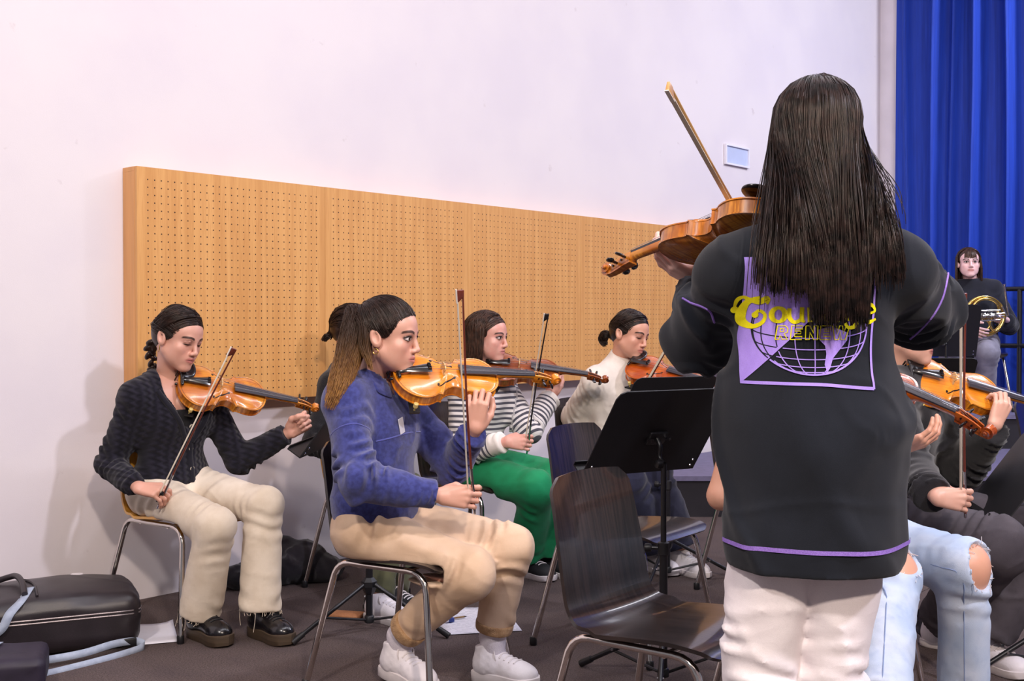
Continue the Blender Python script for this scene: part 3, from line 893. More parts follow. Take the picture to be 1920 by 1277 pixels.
def chin_mesh():
    vol = Vol(0.0022)
    vol.ell((0.032, 0.058, 0.020), (0.034, 0.050, 0.010), None, 0.008)
    vol.cap((0.012, 0.02, 0.016), (0.012, -0.02, 0.014), 0.007, 0.006, 0.01)
    vol.ell((0.034, 0.058, 0.034), (0.028, 0.042, 0.014), None, 0.004, '-')
    vol.cap((-0.004, 0.03, 0.012), (-0.004, 0.03, -0.036), 0.003, 0.003, 0.003)
    vol.cap((-0.004, 0.045, 0.012), (-0.004, 0.045, -0.036), 0.003, 0.003, 0.003)
    vol.cap((-0.004, 0.028, -0.036), (-0.004, 0.047, -0.036), 0.003, 0.003, 0.003)
    v, f = vol.mesh(); return raw_mesh('chin_rest', v, f)
VM['chin'] = chin_mesh()
def bridge_mesh():
    prof = [(-0.021, 0.018), (-0.013, 0.0185), (-0.008, 0.027), (0.008, 0.027), (0.013, 0.0185), (0.021, 0.018), (0.0195, 0.024), (0.0155, 0.030), (0.019, 0.036), (0.0185, 0.044), (0.011, 0.0485), (0, 0.0505), (-0.011, 0.0485), (-0.0185, 0.044), (-0.019, 0.036), (-0.0155, 0.030), (-0.0195, 0.024)]
    n = len(prof)
    V = [(x, y, z) for x in (0.158, 0.1615) for y, z in prof]
    return MB().add(V, [tuple(range(n)), tuple(range(n, 2 * n))[::-1]] + [(k, (k + 1) % n, n + (k + 1) % n, n + k) for k in range(n)]).mesh('bridge', False)
VM['bridge'] = bridge_mesh()
VS = []
for q, yb in enumerate((-0.0165, -0.0055, 0.0055, 0.0165)):
    zb = 0.0508 - 0.0055 * (abs(yb) / 0.0165) ** 2; yn = yb * 0.5
    VS.append(MB().tube([(0.110, yb * 0.7, 0.0415), (0.160, yb, zb), (0.486, yn, 0.0205), (0.50 + 0.013 * q, yn * 0.6, 0.006 - 0.003 * q)], 0.00065, 5).mesh('string', True))
def rest_mesh():
    mb = MB()
    secs = []
    for t in np.linspace(0, 1, 12):
        y = -0.115 + 0.23 * t; x = 0.055 + 0.02 * math.sin(t * PI); z = -0.062 - 0.012 * math.sin(t * PI * 2 - 0.6)
        secs.append([(x + dx, y, z + dz) for dx, dz in ((-0.016, -0.004), (0.016, -0.004), (0.018, 0.003), (-0.018, 0.003))])
    mb.loft(secs)
    return mb.mesh('shoulder_rest', True)
VM['rest'] = rest_mesh()
VM['restfoot'] = MB().lathe([(0.003, -0.030), (0.003, -0.012), (0.008, -0.010), (0.008, 0.004), (0.004, 0.006)], 10).mesh('rest_foot', True)
M_CREAM = M('cream_rubber', (222, 196, 120), 0.5, nscale=60, namt=0.05)
VIOLIN_PROTO = {}
def make_violin(label, T, S, top_dir, tone, rest=True):
    """T: end button, S: a point towards the scroll, top_dir: rough direction the top plate faces"""
    R = frame_from(np.asarray(S) - np.asarray(T), top_dir)
    t = thing('violin', label, 'violin', T, 0, 'violins held by the players')
    t.rotation_euler = Matrix(R.tolist()).to_euler()
    vm = VARN[tone]
    def L(name, key, mat, par=None):
        o = bpy.data.objects.new(name, VM[key] if isinstance(key, str) else key); COL.objects.link(o); o.parent = par or t
        if not o.data.materials: o.data.materials.append(mat)
        o.material_slots[0].link = 'OBJECT'; o.material_slots[0].material = mat
        return o
    tp = L('top_plate', 'top', vm); L('back_plate', 'back', vm); L('ribs', 'ribs', vm)
    L('f_hole', 'f0', M_EBONY, tp); L('f_hole', 'f1', M_EBONY, tp); L('purfling', 'purf', M_PURF, tp)
    L('neck', 'neck', vm); L('scroll', 'scroll', vm); L('fingerboard', 'fb', M_BOARD_GLOSS)
    L('tailpiece', 'tail', M_EBONY); L('chin_rest', 'chin', M_EBONY); L('bridge', 'bridge', M_MAPLE)
    for s_ in VS: L('string', s_, M_STRING)
    for q, (x, z, sy) in enumerate(((0.503, 0.001, 1), (0.518, -0.003, -1), (0.533, -0.008, 1), (0.547, -0.012, -1))):
        o = L('peg', 'peg', M_EBONY); o.location = (x, 0, z)
        o.rotation_euler = (0 if sy > 0 else PI, rnd.uniform(0, 3), 0)
    if rest:
        L('shoulder_rest', 'rest', M_BLACKPLASTIC)
        for y, z in ((-0.100, -0.032), (0.100, -0.036)):
            o = L('rest_foot', 'restfoot', M_CREAM); o.location = (0.058, y, z)
    return t

# ---- bow, local x from screw (0) to tip, hair on -z
M_PERNAM = M('pernambuco', (110, 48, 34), 0.3, nscale=1, namt=0.15, stretch=(6, 200, 200), coat=0.4)
M_PALEBOW = M('pale_wood_bow', (196, 150, 90), 0.35, nscale=1, namt=0.1, stretch=(6, 200, 200))
M_DARKBOW = M('dark_bow_stick', (34, 28, 27), 0.3, nscale=30, namt=0.1)
M_HORSEHAIR = M('horsehair', (232, 222, 200), 0.6, nscale=1, namt=0.08, stretch=(3, 900, 900))
M_WHITETIP = M('ivory_tip', (235, 228, 215), 0.4, nscale=50, namt=0.03)
xs = np.linspace(0.0, 0.728, 22)
BM = {}
BM['stick'] = MB().tube([(x, 0, -0.006 * math.sin(PI * x / 0.73)) for x in xs], np.interp(xs, [0, 0.1, 0.73], [0.0043, 0.0042, 0.0029]), 8).mesh('stick', True)
BM['hair'] = MB().box((0.375, 0, -0.0175), (0.655, 0.010, 0.0014)).mesh('hair_ribbon', False)
BM['frog'] = MB().box((0.040, 0, -0.011), (0.046, 0.0125, 0.0165)).mesh('frog', True, 0.002)
BM['screw'] = MB().tube([(-0.016, 0, 0), (-0.013, 0, 0), (0.001, 0, 0)], [0.0035, 0.0045, 0.0045], 8).mesh('screw_button', True)
BM['wrap'] = MB().tube([(0.064, 0, 0), (0.15, 0, -0.004)], 0.0049, 8).mesh('winding', True)
hd = MB(); hd.loft([[(0.715, -0.0035, 0.002), (0.715, 0.0035, 0.002), (0.700, 0.0045, -0.019), (0.700, -0.0045, -0.019)], [(0.735, -0.003, 0.003), (0.735, 0.003, 0.003), (0.738, 0.004, -0.019), (0.738, -0.004, -0.019)]])
BM['head'] = hd.mesh('bow_head', True, 0.0012)
BM['tip'] = MB().box((0.719, 0, -0.0198), (0.042, 0.0085, 0.0018)).mesh('tip_plate', False)
def make_bow(label, frog, tip, hair_dir, wood):
    R = frame_from(np.asarray(tip) - np.asarray(frog), -np.asarray(hair_dir, float))
    t = thing('violin_bow', label, 'bow', frog, 0, 'violin bows')
    t.rotation_euler = Matrix(R.tolist()).to_euler()
    def L(name, key, mat):
        o = bpy.data.objects.new(name, BM[key]); COL.objects.link(o); o.parent = t
        if not o.data.materials: o.data.materials.append(mat)
        o.material_slots[0].link = 'OBJECT'; o.material_slots[0].material = mat
    L('stick', 'stick', wood); L('hair_ribbon', 'hair', M_HORSEHAIR); L('frog', 'frog', M_EBONY); L('screw_button', 'screw', M_STEEL)
    L('winding', 'wrap', M_STEEL); L('bow_head', 'head', wood); L('tip_plate', 'tip', M_WHITETIP)
    return t
# ================================================================== people: tools
def skin_mat(name, rgb, brow=(40, 26, 22), lip=(176, 98, 92), eye_open=1.0, gaze=0.0, blush=0.10, iris=(48, 30, 20)):
    m, nt, b = new_mat(name); N = NT(nt)
    at = nt.nodes.new('ShaderNodeAttribute'); at.attribute_name = 'hl'
    sx = nt.nodes.new('ShaderNodeSeparateXYZ'); nt.links.new(at.outputs['Vector'], sx.inputs[0])
    x, y, z = sx.outputs
    ax = N.math('ABSOLUTE', x)
    g = nt.nodes.new('ShaderNodeNewGeometry')
    n1 = N.noise(g.outputs['Position'], 38, 3); n2 = N.noise(g.outputs['Position'], 300, 2)
    base = lin(rgb); red = lin((min(255, rgb[0] + 2), rgb[1] - 26, rgb[2] - 22))
    c = N.mix(N.math('MULTIPLY', N.step(0.35, 0.7, n1), blush), base, red)
    front = N.math('GREATER_THAN', y, 0.045)
    def ell(cx, cz, rx, rz, e=0.12, xx=None):
        dx = N.math('DIVIDE', N.math('SUBTRACT', xx if xx is not None else ax, cx), rx); dz = N.math('DIVIDE', N.math('SUBTRACT', z, cz), rz)
        d = N.math('SQRT', N.math('ADD', N.math('MULTIPLY', dx, dx), N.math('MULTIPLY', dz, dz)))
        return N.math('MULTIPLY', front, N.math('SUBTRACT', 1.0, N.step(1 - e, 1 + e, d)))
    # cheeks
    c = N.mix(N.math('MULTIPLY', ell(0.040, -0.036, 0.022, 0.020, 0.6), 0.18), c, red)
    # lips
    lipm = ell(0.0, -0.0645, 0.0245, 0.0105, 0.25)
    c = N.mix(N.math('MULTIPLY', lipm, 0.75), c, lin(lip))
    c = N.mix(N.math('MULTIPLY', ell(0.0, -0.0642, 0.023, 0.0014, 0.5), 0.8), c, lin((70, 26, 26)))
    # eye: socket tint, white, iris, lash
    c = N.mix(N.math('MULTIPLY', ell(0.031, 0.002, 0.022, 0.013, 0.5), 0.45), c, lin((rgb[0] * 0.55, rgb[1] * 0.42, rgb[2] * 0.42)))
    if eye_open > 0.2:
        lash = ell(0.0318, 0.0012, 0.0175, 0.0078 * eye_open + 0.0024, 0.18)
        c = N.mix(lash, c, lin((34, 20, 18)))
        white = ell(0.031, -0.0008, 0.0140, 0.0058 * eye_open, 0.15)
        wcol = N.mix(ell(0.031 + gaze, 0.0, 0.0062, 0.0066, 0.15), lin((222, 208, 204)), lin(iris))
        wcol = N.mix(ell(0.031 + gaze, 0.0, 0.0026, 0.0028, 0.2), wcol, lin((8, 6, 6)))
        c = N.mix(white, c, wcol)
    else:
        lash = ell(0.0315, -0.0056, 0.0160, 0.0030, 0.3)
        c = N.mix(lash, c, lin((30, 18, 16)))
    # brows
    q = N.math('DIVIDE', N.math('SUBTRACT', ax, 0.034), 0.021)
    zc = N.math('SUBTRACT', 0.0225, N.math('MULTIPLY', N.math('MULTIPLY', q, q), 0.0060))
    dz = N.math('ABSOLUTE', N.math('SUBTRACT', z, zc))
    bm_ = N.math('MULTIPLY', N.math('SUBTRACT', 1.0, N.step(0.0030, 0.0054, dz)), N.math('SUBTRACT', 1.0, N.step(0.85, 1.1, N.math('ABSOLUTE', q))))
    c = N.mix(N.math('MULTIPLY', N.math('MULTIPLY', bm_, front), 0.9), c, lin(brow))
    nt.links.new(c, b.inputs['Base Color'])
    b.inputs['Roughness'].default_value = 0.42
    b.inputs['Subsurface Weight'].default_value = 0.08; b.inputs['Subsurface Radius'].default_value = (0.01, 0.004, 0.002); b.inputs['Subsurface Scale'].default_value = 0.5
    N.bump(n2, 0.10, 0.001, b.inputs['Normal'])
    return m

def head_frame(face, up=(0, 0, 1)):
    f = nrm(face); u = np.asarray(up, float); u = nrm(u - f * (u @ f)); x = np.cross(f, u)
    return np.stack([x, f, u], 1)          # columns: x (right), y (face), z (up)

def head_vf(H, R, sc, neck, h, extra=(), nr=0.050):
    """head + neck in head space; returns world verts, faces, local coords"""
    v = Vol(h)
    inv = lambda p: (R.T @ (np.asarray(p) - H)) / sc
    v.ell((0, -0.010, 0.036), (0.074, 0.092, 0.078), None, 0.03)
    v.ell((0, -0.045, 0.005), (0.062, 0.055, 0.060), None, 0.03)
    v.ell((0, 0.028, -0.030), (0.057, 0.055, 0.078), None, 0.03)
    v.ell((0, 0.040, 0.035), (0.058, 0.046, 0.045), None, 0.03)
    for s in (-1, 1):
        v.cap((s * 0.049, 0.004, -0.050), (s * 0.016, 0.064, -0.096), 0.016, 0.014, 0.03)
        v.ell((s * 0.042, 0.057, -0.026), (0.019, 0.018, 0.018), None, 0.025)
    for s in (-1, 1): v.ell((s * 0.036, 0.043, -0.056), (0.020, 0.022, 0.026), None, 0.03)
    v.ell((0, 0.073, -0.097), (0.017, 0.013, 0.013), None, 0.016)
    v.cap((-0.030, 0.078, 0.016), (0.030, 0.078, 0.016), 0.010, 0.010, 0.015)
    v.ell((0, 0.070, -0.062), (0.029, 0.021, 0.022), None, 0.02)
    if h < 0.0045:
        for s in (-1, 1): v.ell((s * 0.031, 0.099, -0.001), (0.0175, 0.015, 0.0125), None, 0.012, '-')
        for s in (-1, 1): v.ell((s * 0.031, 0.0740, -0.001), (0.0125, 0.0125, 0.0115), None, 0.003)
        for s in (-1, 1): v.chain([(s * 0.044, 0.0755, 0.003), (s * 0.031, 0.0865, 0.0068), (s * 0.018, 0.0815, 0.003)], [0.0025, 0.003, 0.0025], 0.004)
    v.cap((0, 0.085, 0.010), (0, 0.1005, -0.032), 0.0066, 0.0088, 0.010)
    v.ell((0, 0.0995, -0.035), (0.0095, 0.0095, 0.0085), None, 0.006)
    for s in (-1, 1): v.ell((s * 0.0112, 0.0915, -0.0390), (0.0072, 0.010, 0.0072), None, 0.006)
    if h < 0.0035:
        for s in (-1, 1): v.ell((s * 0.006, 0.097, -0.0455), (0.0036, 0.005, 0.003), None, 0.002, '-')
        v.chain([(-0.019, 0.0835, -0.0630), (0, 0.0900, -0.0588), (0.019, 0.0820, -0.0630)], [0.0036, 0.0050, 0.0036], 0.005)
        v.chain([(-0.015, 0.0845, -0.0678), (0, 0.0880, -0.0705), (0.015, 0.0830, -0.0678)], [0.0042, 0.0060, 0.0042], 0.005)
        v.chain([(-0.022, 0.0885, -0.0648), (0, 0.0960, -0.0642), (0.022, 0.0885, -0.0648)], [0.0016, 0.0022, 0.0016], 0.003, op='-')
    for s in (-1, 1):
        Re = np.array([[1, 0, 0], [0, 0.94, -0.34], [0, 0.34, 0.94]])
        v.ell((s * 0.076, -0.010, -0.006), (0.011, 0.0185, 0.031), Re, 0.006)
        if h < 0.004: v.ell((s * 0.0885, -0.006, -0.003), (0.0105, 0.0115, 0.021), Re, 0.003, '-')
    nb = inv(neck)
    v.cap((0, -0.020, -0.045), nb, nr, nr * 1.10, 0.025)
    for (a, b2, r1, r2) in extra: v.cap(inv(a), inv(b2), r1, r2, 0.03)
    V, Fq = v.mesh()
    return H + sc * (V @ R.T), Fq, V

FING = [('i', (0.088, 0.026, 0.002), (0.042, 0.025, 0.020), 0.0088), ('m', (0.092, 0.006, 0.004), (0.046, 0.029, 0.021), 0.0090),
        ('r', (0.086, -0.013, 0.002), (0.043, 0.027, 0.021), 0.0086), ('p', (0.076, -0.030, -0.002), (0.034, 0.021, 0.018), 0.0076)]
POSES = {
    'bow': dict(flex=[(42, 48, 22), (52, 52, 28), (50, 50, 26), (38, 46, 26)], spread=(4, 1, -3, -8), thumb=[(0.018, 0.020, -0.010), (0.045, 0.034, -0.030), (0.072, 0.026, -0.042), (0.094, 0.012, -0.044)]),
    'neck': dict(flex=[(38, 84, 44), (34, 80, 44), (30, 74, 42), (24, 66, 40)], spread=(6, 2, -3, -9), thumb=[(0.018, 0.022, -0.010), (0.050, 0.040, -0.030), (0.076, 0.044, -0.046), (0.102, 0.040, -0.050)]),
    'open': dict(flex=[(14, 30, 16), (18, 36, 18), (16, 34, 18), (12, 30, 16)], spread=(8, 2, -4, -12), thumb=[(0.018, 0.022, -0.008), (0.046, 0.050, -0.020), (0.074, 0.066, -0.026), (0.100, 0.072, -0.026)]),
    'fist': dict(flex=[(62, 84, 40), (68, 86, 44), (68, 84, 44), (62, 80, 42)], spread=(3, 1, -2, -5), thumb=[(0.018, 0.022, -0.010), (0.050, 0.038, -0.034), (0.078, 0.030, -0.050), (0.100, 0.016, -0.054)]),
}
def hand_local(pose):
    P = POSES[pose]; out = []
    for (nm, kn, seg, r), fl, sp in zip(FING, P['flex'], P['spread']):
        p = np.array(kn); a = 0; pts = [p]; sr = math.radians(sp)
        for L, f in zip(seg, fl):
            a += math.radians(f)
            d = np.array([math.cos(a) * math.cos(sr), math.cos(a) * math.sin(sr), -math.sin(a)])
            p = p + d * L; pts.append(p)
        out.append((pts, [r * 1.06, r, r * 0.92, r * 0.80]))
    return out, [np.array(q) for q in P['thumb']]
def hand_vf(Wr, D, Np, right, pose, h=0.003, sc=0.95, fore=None):
    D = nrm(D); Np = np.asarray(Np, float); Np = nrm(Np - D * (Np @ D))
    S = np.cross(D, Np) * (1 if right else -1)
    R = np.stack([D, S, -Np], 1)
    v = Vol(h)
    fs, th = hand_local(pose)
    for (nm, kn, seg, r) in FING:
        k = np.array(kn); v.cap((0.012, k[1] * 0.55, 0), k, 0.0135, 0.0108, 0.012)
    v.ell((0.050, 0.0, -0.006), (0.042, 0.030, 0.010), None, 0.012)
    for pts, rs in fs: v.chain(pts, rs, 0.004)
    v.chain(th, [0.0150, 0.0120, 0.0102, 0.0082], 0.008)
    v.ell((0.034, 0.022, -0.014), (0.024, 0.014, 0.012), None, 0.014)
    a = R.T @ (np.asarray(fore) - Wr) / sc if fore is not None else np.array([-0.12, 0, 0])
    a = nrm(a) * 0.10
    v.cap((0.006, 0, 0), a, 0.0235, 0.027, 0.014, flat=((0, 0, 1), 1.18))
    V, Fq = v.mesh()
    conv = lambda q: Wr + sc * (R @ np.asarray(q))
    return Wr + sc * (V @ R.T), Fq, conv, R

def subnoise(amp, scale, seed, ani=(1, 1, 1)):
    ani = np.asarray(ani, float)
    def fn(P, d):
        n2 = lattice_noise(P * np.array([0.8, 0.8, 1.15]) + 0.35 * P[:, [2, 0, 1]], scale * 1.1, seed + 9)
        return amp * (lattice_noise(P * ani, scale, seed) + 0.5 * lattice_noise(P * ani, scale * 2.3, seed + 5)) - 0.45 * amp * np.exp(-(n2 / 0.10) ** 2)
    return fn

class Person:
    def __init__(s, label, P, N, face_dir, sh=None, shw=0.148, name='person'):
        s.P = np.asarray(P, float); s.N = np.asarray(N, float)
        s.U = nrm(s.N - s.P)
        f = np.asarray(face_dir, float); s.F = nrm(f - s.U * (f @ s.U)); s.Rr = np.cross(s.F, s.U)
        s.T = np.stack([s.Rr, s.F, s.U], 1)
        s.shR = s.N + s.Rr * shw - s.U * 0.062; s.shL = s.N - s.Rr * shw - s.U * 0.062
        s.hipR = s.P + s.Rr * 0.088; s.hipL = s.P - s.Rr * 0.088
        s.root = thing(name, label, 'person', (s.P[0], s.P[1], 0.0))
        s.blocks = []; s.hl = []
    def arm(s, side, elb, wri, L1=0.285, L2=0.245, n1=True, n2=True):
        sh = s.shR if side == 'R' else s.shL
        e = bone(sh, elb[0], elb[1], L1, n1); w = bone(e, wri[0], wri[1], L2, n2)
        setattr(s, 'el' + side, e); setattr(s, 'wr' + side, w)
    def leg(s, side, kn, an, L1=0.43, L2=0.41, n1=True, n2=True):
        hp = s.hipR if side == 'R' else s.hipL
        k = bone(hp, kn[0], kn[1], L1, n1); a = bone(k, an[0], an[1], L2, n2)
        setattr(s, 'kn' + side, k); setattr(s, 'an' + side, a)
    def feet(s, R, L, zr=0.10, zl=0.10):
        for sd, q, z in (('R', R, zr), ('L', L, zl)):
            Y = F_PX * (CAM_H - z) / (q[1] - 603.0)
            setattr(s, 'an' + sd, W(q[0], q[1], Y))
    # ---- volumes
    def torso(s, v, g, k=0.05, bust=0.05):
        P, N, U, F, T = s.P, s.N, s.U, s.F, s.T
        L = np.linalg.norm(N - P); ch = P + U * (0.70 * L)
        v.ell(P + U * 0.03, (0.158 + g, 0.108 + g, 0.12 + g), T, k)
        v.cap(P + U * 0.06, ch, 0.116 + g, 0.122 + g, k, flat=(F, 1.28))
        v.ell(ch, (0.142 + g, 0.098 + g, 0.155 + g), T, k)
        for sh in (s.shR, s.shL):
            v.cap(N - U * 0.055, sh, 0.062 + g, 0.052 + g, k)
            v.cap(N + U * 0.000, sh + U * 0.0, 0.038 + g, 0.030 + g, k)
        if bust:
            for q in (-1, 1): v.ell(ch + F * 0.062 + s.Rr * 0.062 * q - U * 0.015, (bust + g, bust + g, bust + g), T, 0.06)
    def limbs_arm(s, v, g, rs=(0.047, 0.039, 0.034, 0.026), sides='RL', t_end=1.0, folds=0.0, k=0.03):
        for sd in sides:
            sh, el, wr = getattr(s, 'sh' + sd), getattr(s, 'el' + sd), getattr(s, 'wr' + sd)
            e = el + (wr - el) * t_end
            fo1 = ((0.15, 0.25, folds, 0.05), (0.92, 0.30, folds * 1.3, 0.042)) if folds else ()
            fo2 = ((0.08, 0.30, folds * 1.3, 0.036), (0.9, 0.25, folds, 0.03)) if folds else ()
            v.cap(sh, el, rs[0] + g, rs[1] + g, k, None, fo1)
            v.cap(el, e, rs[2] + g, rs[3] + g, 0.02, None, fo2)
    def limbs_leg(s, v, rs=(0.082, 0.060, 0.056, 0.038), sides='RL', t_end=1.0, folds=0.0, k=0.03, calf=True, kk=0.03):
        for sd in sides:
            hp, kn, an = getattr(s, 'hip' + sd), getattr(s, 'kn' + sd), getattr(s, 'an' + sd)
            e = kn + (an - kn) * t_end
            fo1 = ((0.10, 0.25, folds * 1.2, 0.06), (0.95, 0.16, folds * 0.8, 0.04)) if folds else ()
            fo2 = ((0.10, 0.18, folds * 1.1, 0.055), (0.92, 0.2, folds * 0.6, 0.07)) if folds else ()
            v.cap(hp, kn, rs[0], rs[1], k, None, fo1)
            v.cap(kn, e, rs[2], rs[3], min(kk, k), None, fo2)
    # ---- parts
    def add_head(s, H, face, up=(0, 0, 1), sc=0.96, h=0.0025, extra=(), nr=0.050):
        s.H = np.asarray(H, float); s.HR = head_frame(face, up); s.hs = sc
        V, Fq, loc = head_vf(s.H, s.HR, sc, s.N - s.U * 0.02, h, extra, nr)
        s.blocks.append((V, Fq)); s.hl.append(loc)
    def hw(s, p): return s.H + s.hs * (np.asarray(p, float) @ s.HR.T)
    def add_hand(s, side, D, Np, pose, h=0.003, sc=0.95):
        wr = getattr(s, 'wr' + side); el = getattr(s, 'el' + side)
        V, Fq, conv, R = hand_vf(wr, D, Np, side == 'R', pose, h, sc, el)
        s.blocks.append((V, Fq)); s.hl.append(np.tile([0, -9.0, 0], (len(V), 1)))
        setattr(s, 'hand' + side, conv); setattr(s, 'handR' + side, R)
        return conv
    def finish_body(s, mat, h=0.015, slim=-0.006, chair=None, legs=(0.076, 0.054, 0.050, 0.032)):
        v = Vol(h)
        s.torso(v, slim, bust=0)
        v.cap(s.N - s.U * 0.05, s.N + s.U * 0.02, 0.045, 0.042, 0.02)
        s.limbs_arm(v, slim, t_end=0.97)
        s.limbs_leg(v, legs)
        if chair: s.seat_cut(v, chair, 0.450)
        V, Fq = v.mesh()
        s.blocks.append((V, Fq)); s.hl.append(np.tile([0, -9.0, 0], (len(V), 1)))
        V, Fq = join_vf(s.blocks)
        me = raw_mesh('body', V, Fq); set_attr(me, 'hl', np.concatenate(s.hl), 'FLOAT_VECTOR')
        return link('body', me, mat, s.root, True)
    def top(s, name, mat, g=0.014, h=0.006, t_end=0.93, folds=0.006, noise=(0.006, 9, 1), hem=0.06, arm_rs=(0.054, 0.050, 0.048, 0.036), neck_open=None, extra=None, k=0.05, bust=0.045, cuff=True, legs_in=True, hem_n=None):
        v = Vol(h)
        s.torso(v, g, k, bust)
        if t_end < 0:
            for sd in 'RL': v.cap(getattr(s, 'sh' + sd), getattr(s, 'sh' + sd) * (1 + t_end) - getattr(s, 'el' + sd) * t_end, arm_rs[0] + g * 0.6, None, 0.045)
        else: s.limbs_arm(v, g * 0.6, arm_rs, 'RL', t_end + 0.06, folds, 0.045)
        if extra: extra(v)
        v.func(subnoise(noise[0], noise[1], noise[2], (1, 1, 0.55)))
        for sd in ('RL' if t_end > 0 else ''):
            el, wr = getattr(s, 'el' + sd), getattr(s, 'wr' + sd)
            d = nrm(wr - el); c = el + (wr - el) * t_end
            if cuff:
                v.cap(c - d * 0.045, c - d * 0.005, arm_rs[3] + g * 0.6 - 0.004, arm_rs[3] + g * 0.6 - 0.003, 0.006)
            v.cutball(c, d, 0.085)
        v.cut(s.P + s.U * hem, -s.U if hem_n is None else hem_n, 0.008)
        if neck_open: neck_open(v)
        else:
            H0 = s.N + s.U * 0.035
            v.cutball(H0, s.U, 0.11, 0.006)
        V, Fq = v.mesh()
        me = raw_mesh(name, V, Fq)
        s.stripe_attr(me, V)
        return link(name, me, mat, s.root, True)
    def stripe_attr(s, me, V):
        def segd(a, b):
            ba = b - a; t0 = ((V - a) @ ba) / (ba @ ba); t = np.clip(t0, 0, 1)
            return np.linalg.norm(V - a - t[:, None] * ba, axis=1), t0 * np.linalg.norm(ba)
        cand = []
        h = (V - s.P) @ s.U
        dT = np.linalg.norm((V - s.P) - h[:, None] * s.U, axis=1) - 0.15
        val = h.copy(); best = dT
        for sd in 'RL':
            sh, el, wr = getattr(s, 'sh' + sd), getattr(s, 'el' + sd), getattr(s, 'wr' + sd)
            d1, t1 = segd(sh, el); d2, t2 = segd(el, wr)
            d1 -= 0.055; d2 -= 0.05
            v1 = 5 + t1; v2 = 5 + np.linalg.norm(el - sh) + t2
            m = d1 < best; val = np.where(m, v1, val); best = np.where(m, d1, best)
            m = d2 < best; val = np.where(m, v2, val); best = np.where(m, d2, best)
        set_attr(me, 'st', val)
    def seat_cut(s, v, chair, top=0.437):
        R_ = np.array([[chair[2], -chair[3], 0], [chair[3], chair[2], 0], [0, 0, 1]]); R_[:2, :2] /= math.hypot(chair[2], chair[3])
        v.rbox((chair[0], chair[1], top - 0.030), (0.225, 0.23, 0.030), 0.01, R_, 0.012, '-')
        bk = np.array([chair[0], chair[1], 0.64]) - R_[:, 0] * 0.295
        v.rbox(bk, (0.080, 0.20, 0.20), 0.01, R_, 0.012, '-')
    def trousers(s, name, mat, rs=(0.094, 0.076, 0.070, 0.062), h=0.006, t_end=0.92, folds=0.007, noise=(0.006, 9, 3), waist=0.13, extra=None, holes=(), hip=0.0, cuts=True, chair=None, legk=0.05):
        v = Vol(h)
        v.ell(s.P + s.U * 0.02 - s.F * 0.01, (0.168 + hip, 0.128 + hip, 0.125), s.T, 0.04)
        s.limbs_leg(v, rs, 'RL', t_end + 0.08, folds, legk)
        if extra: extra(v)
        v.func(subnoise(noise[0], noise[1], noise[2], (1, 1, 0.7)))
        if cuts:
            for sd in 'RL':
                kn, an = getattr(s, 'kn' + sd), getattr(s, 'an' + sd)
                d = nrm(an - kn); c = kn + (an - kn) * t_end
                v.cutball(c, d, 0.12)
        v.cut(s.P + s.U * waist, s.U, 0.01)
        if chair: s.seat_cut(v, chair)
        for (c, r, R) in holes: v.ell(c, r, R, 0.003, '-')
        V, Fq = v.mesh()
        return link(name, raw_mesh(name, V, Fq), mat, s.root, True)

# ---- garments
def fabric(name, rgb, rgb2=None, scale=12, rough=0.9, sheen=0.15, weave=900, wb=0.25, wrinkle=0.0):
    m, nt, b = new_mat(name); N = NT(nt)
    g = nt.nodes.new('ShaderNodeTexCoord'); pos = g.outputs['Object']
    n = N.noise(pos, scale, 3)
    rgb2 = rgb2 or tuple(max(0, c * 0.82) for c in rgb)
    c = N.mix(N.step(0.3, 0.7, n), lin(rgb), lin(rgb2))
    c = N.mix(N.math('MULTIPLY', N.step(0.45, 0.75, N.noise(pos, weave, 1)), 0.25), c, lin(tuple(x * 0.7 for x in rgb)))
    nt.links.new(c, b.inputs['Base Color']); b.inputs['Roughness'].default_value = rough
    b.inputs['Sheen Weight'].default_value = sheen; b.inputs['Specular IOR Level'].default_value = 0.25
    hgt = N.noise(pos, weave, 1)
    if wrinkle:
        mp = nt.nodes.new('ShaderNodeMapping'); mp.inputs['Rotation'].default_value = (0.5, 0.6, 0.3); mp.inputs['Scale'].default_value = (1, 0.45, 1.5); nt.links.new(pos, mp.inputs[0])
        rid = N.math('SUBTRACT', 1.0, N.math('ABSOLUTE', N.math('MULTIPLY', N.math('SUBTRACT', N.noise(mp.outputs[0], 15, 2), 0.5), 4.0)))
        hgt = N.math('ADD', N.math('MULTIPLY', hgt, 0.12), N.math('MULTIPLY', rid, wrinkle))
    N.bump(hgt, wb, 0.004 if not wrinkle else 0.012, b.inputs['Normal'])
    return m

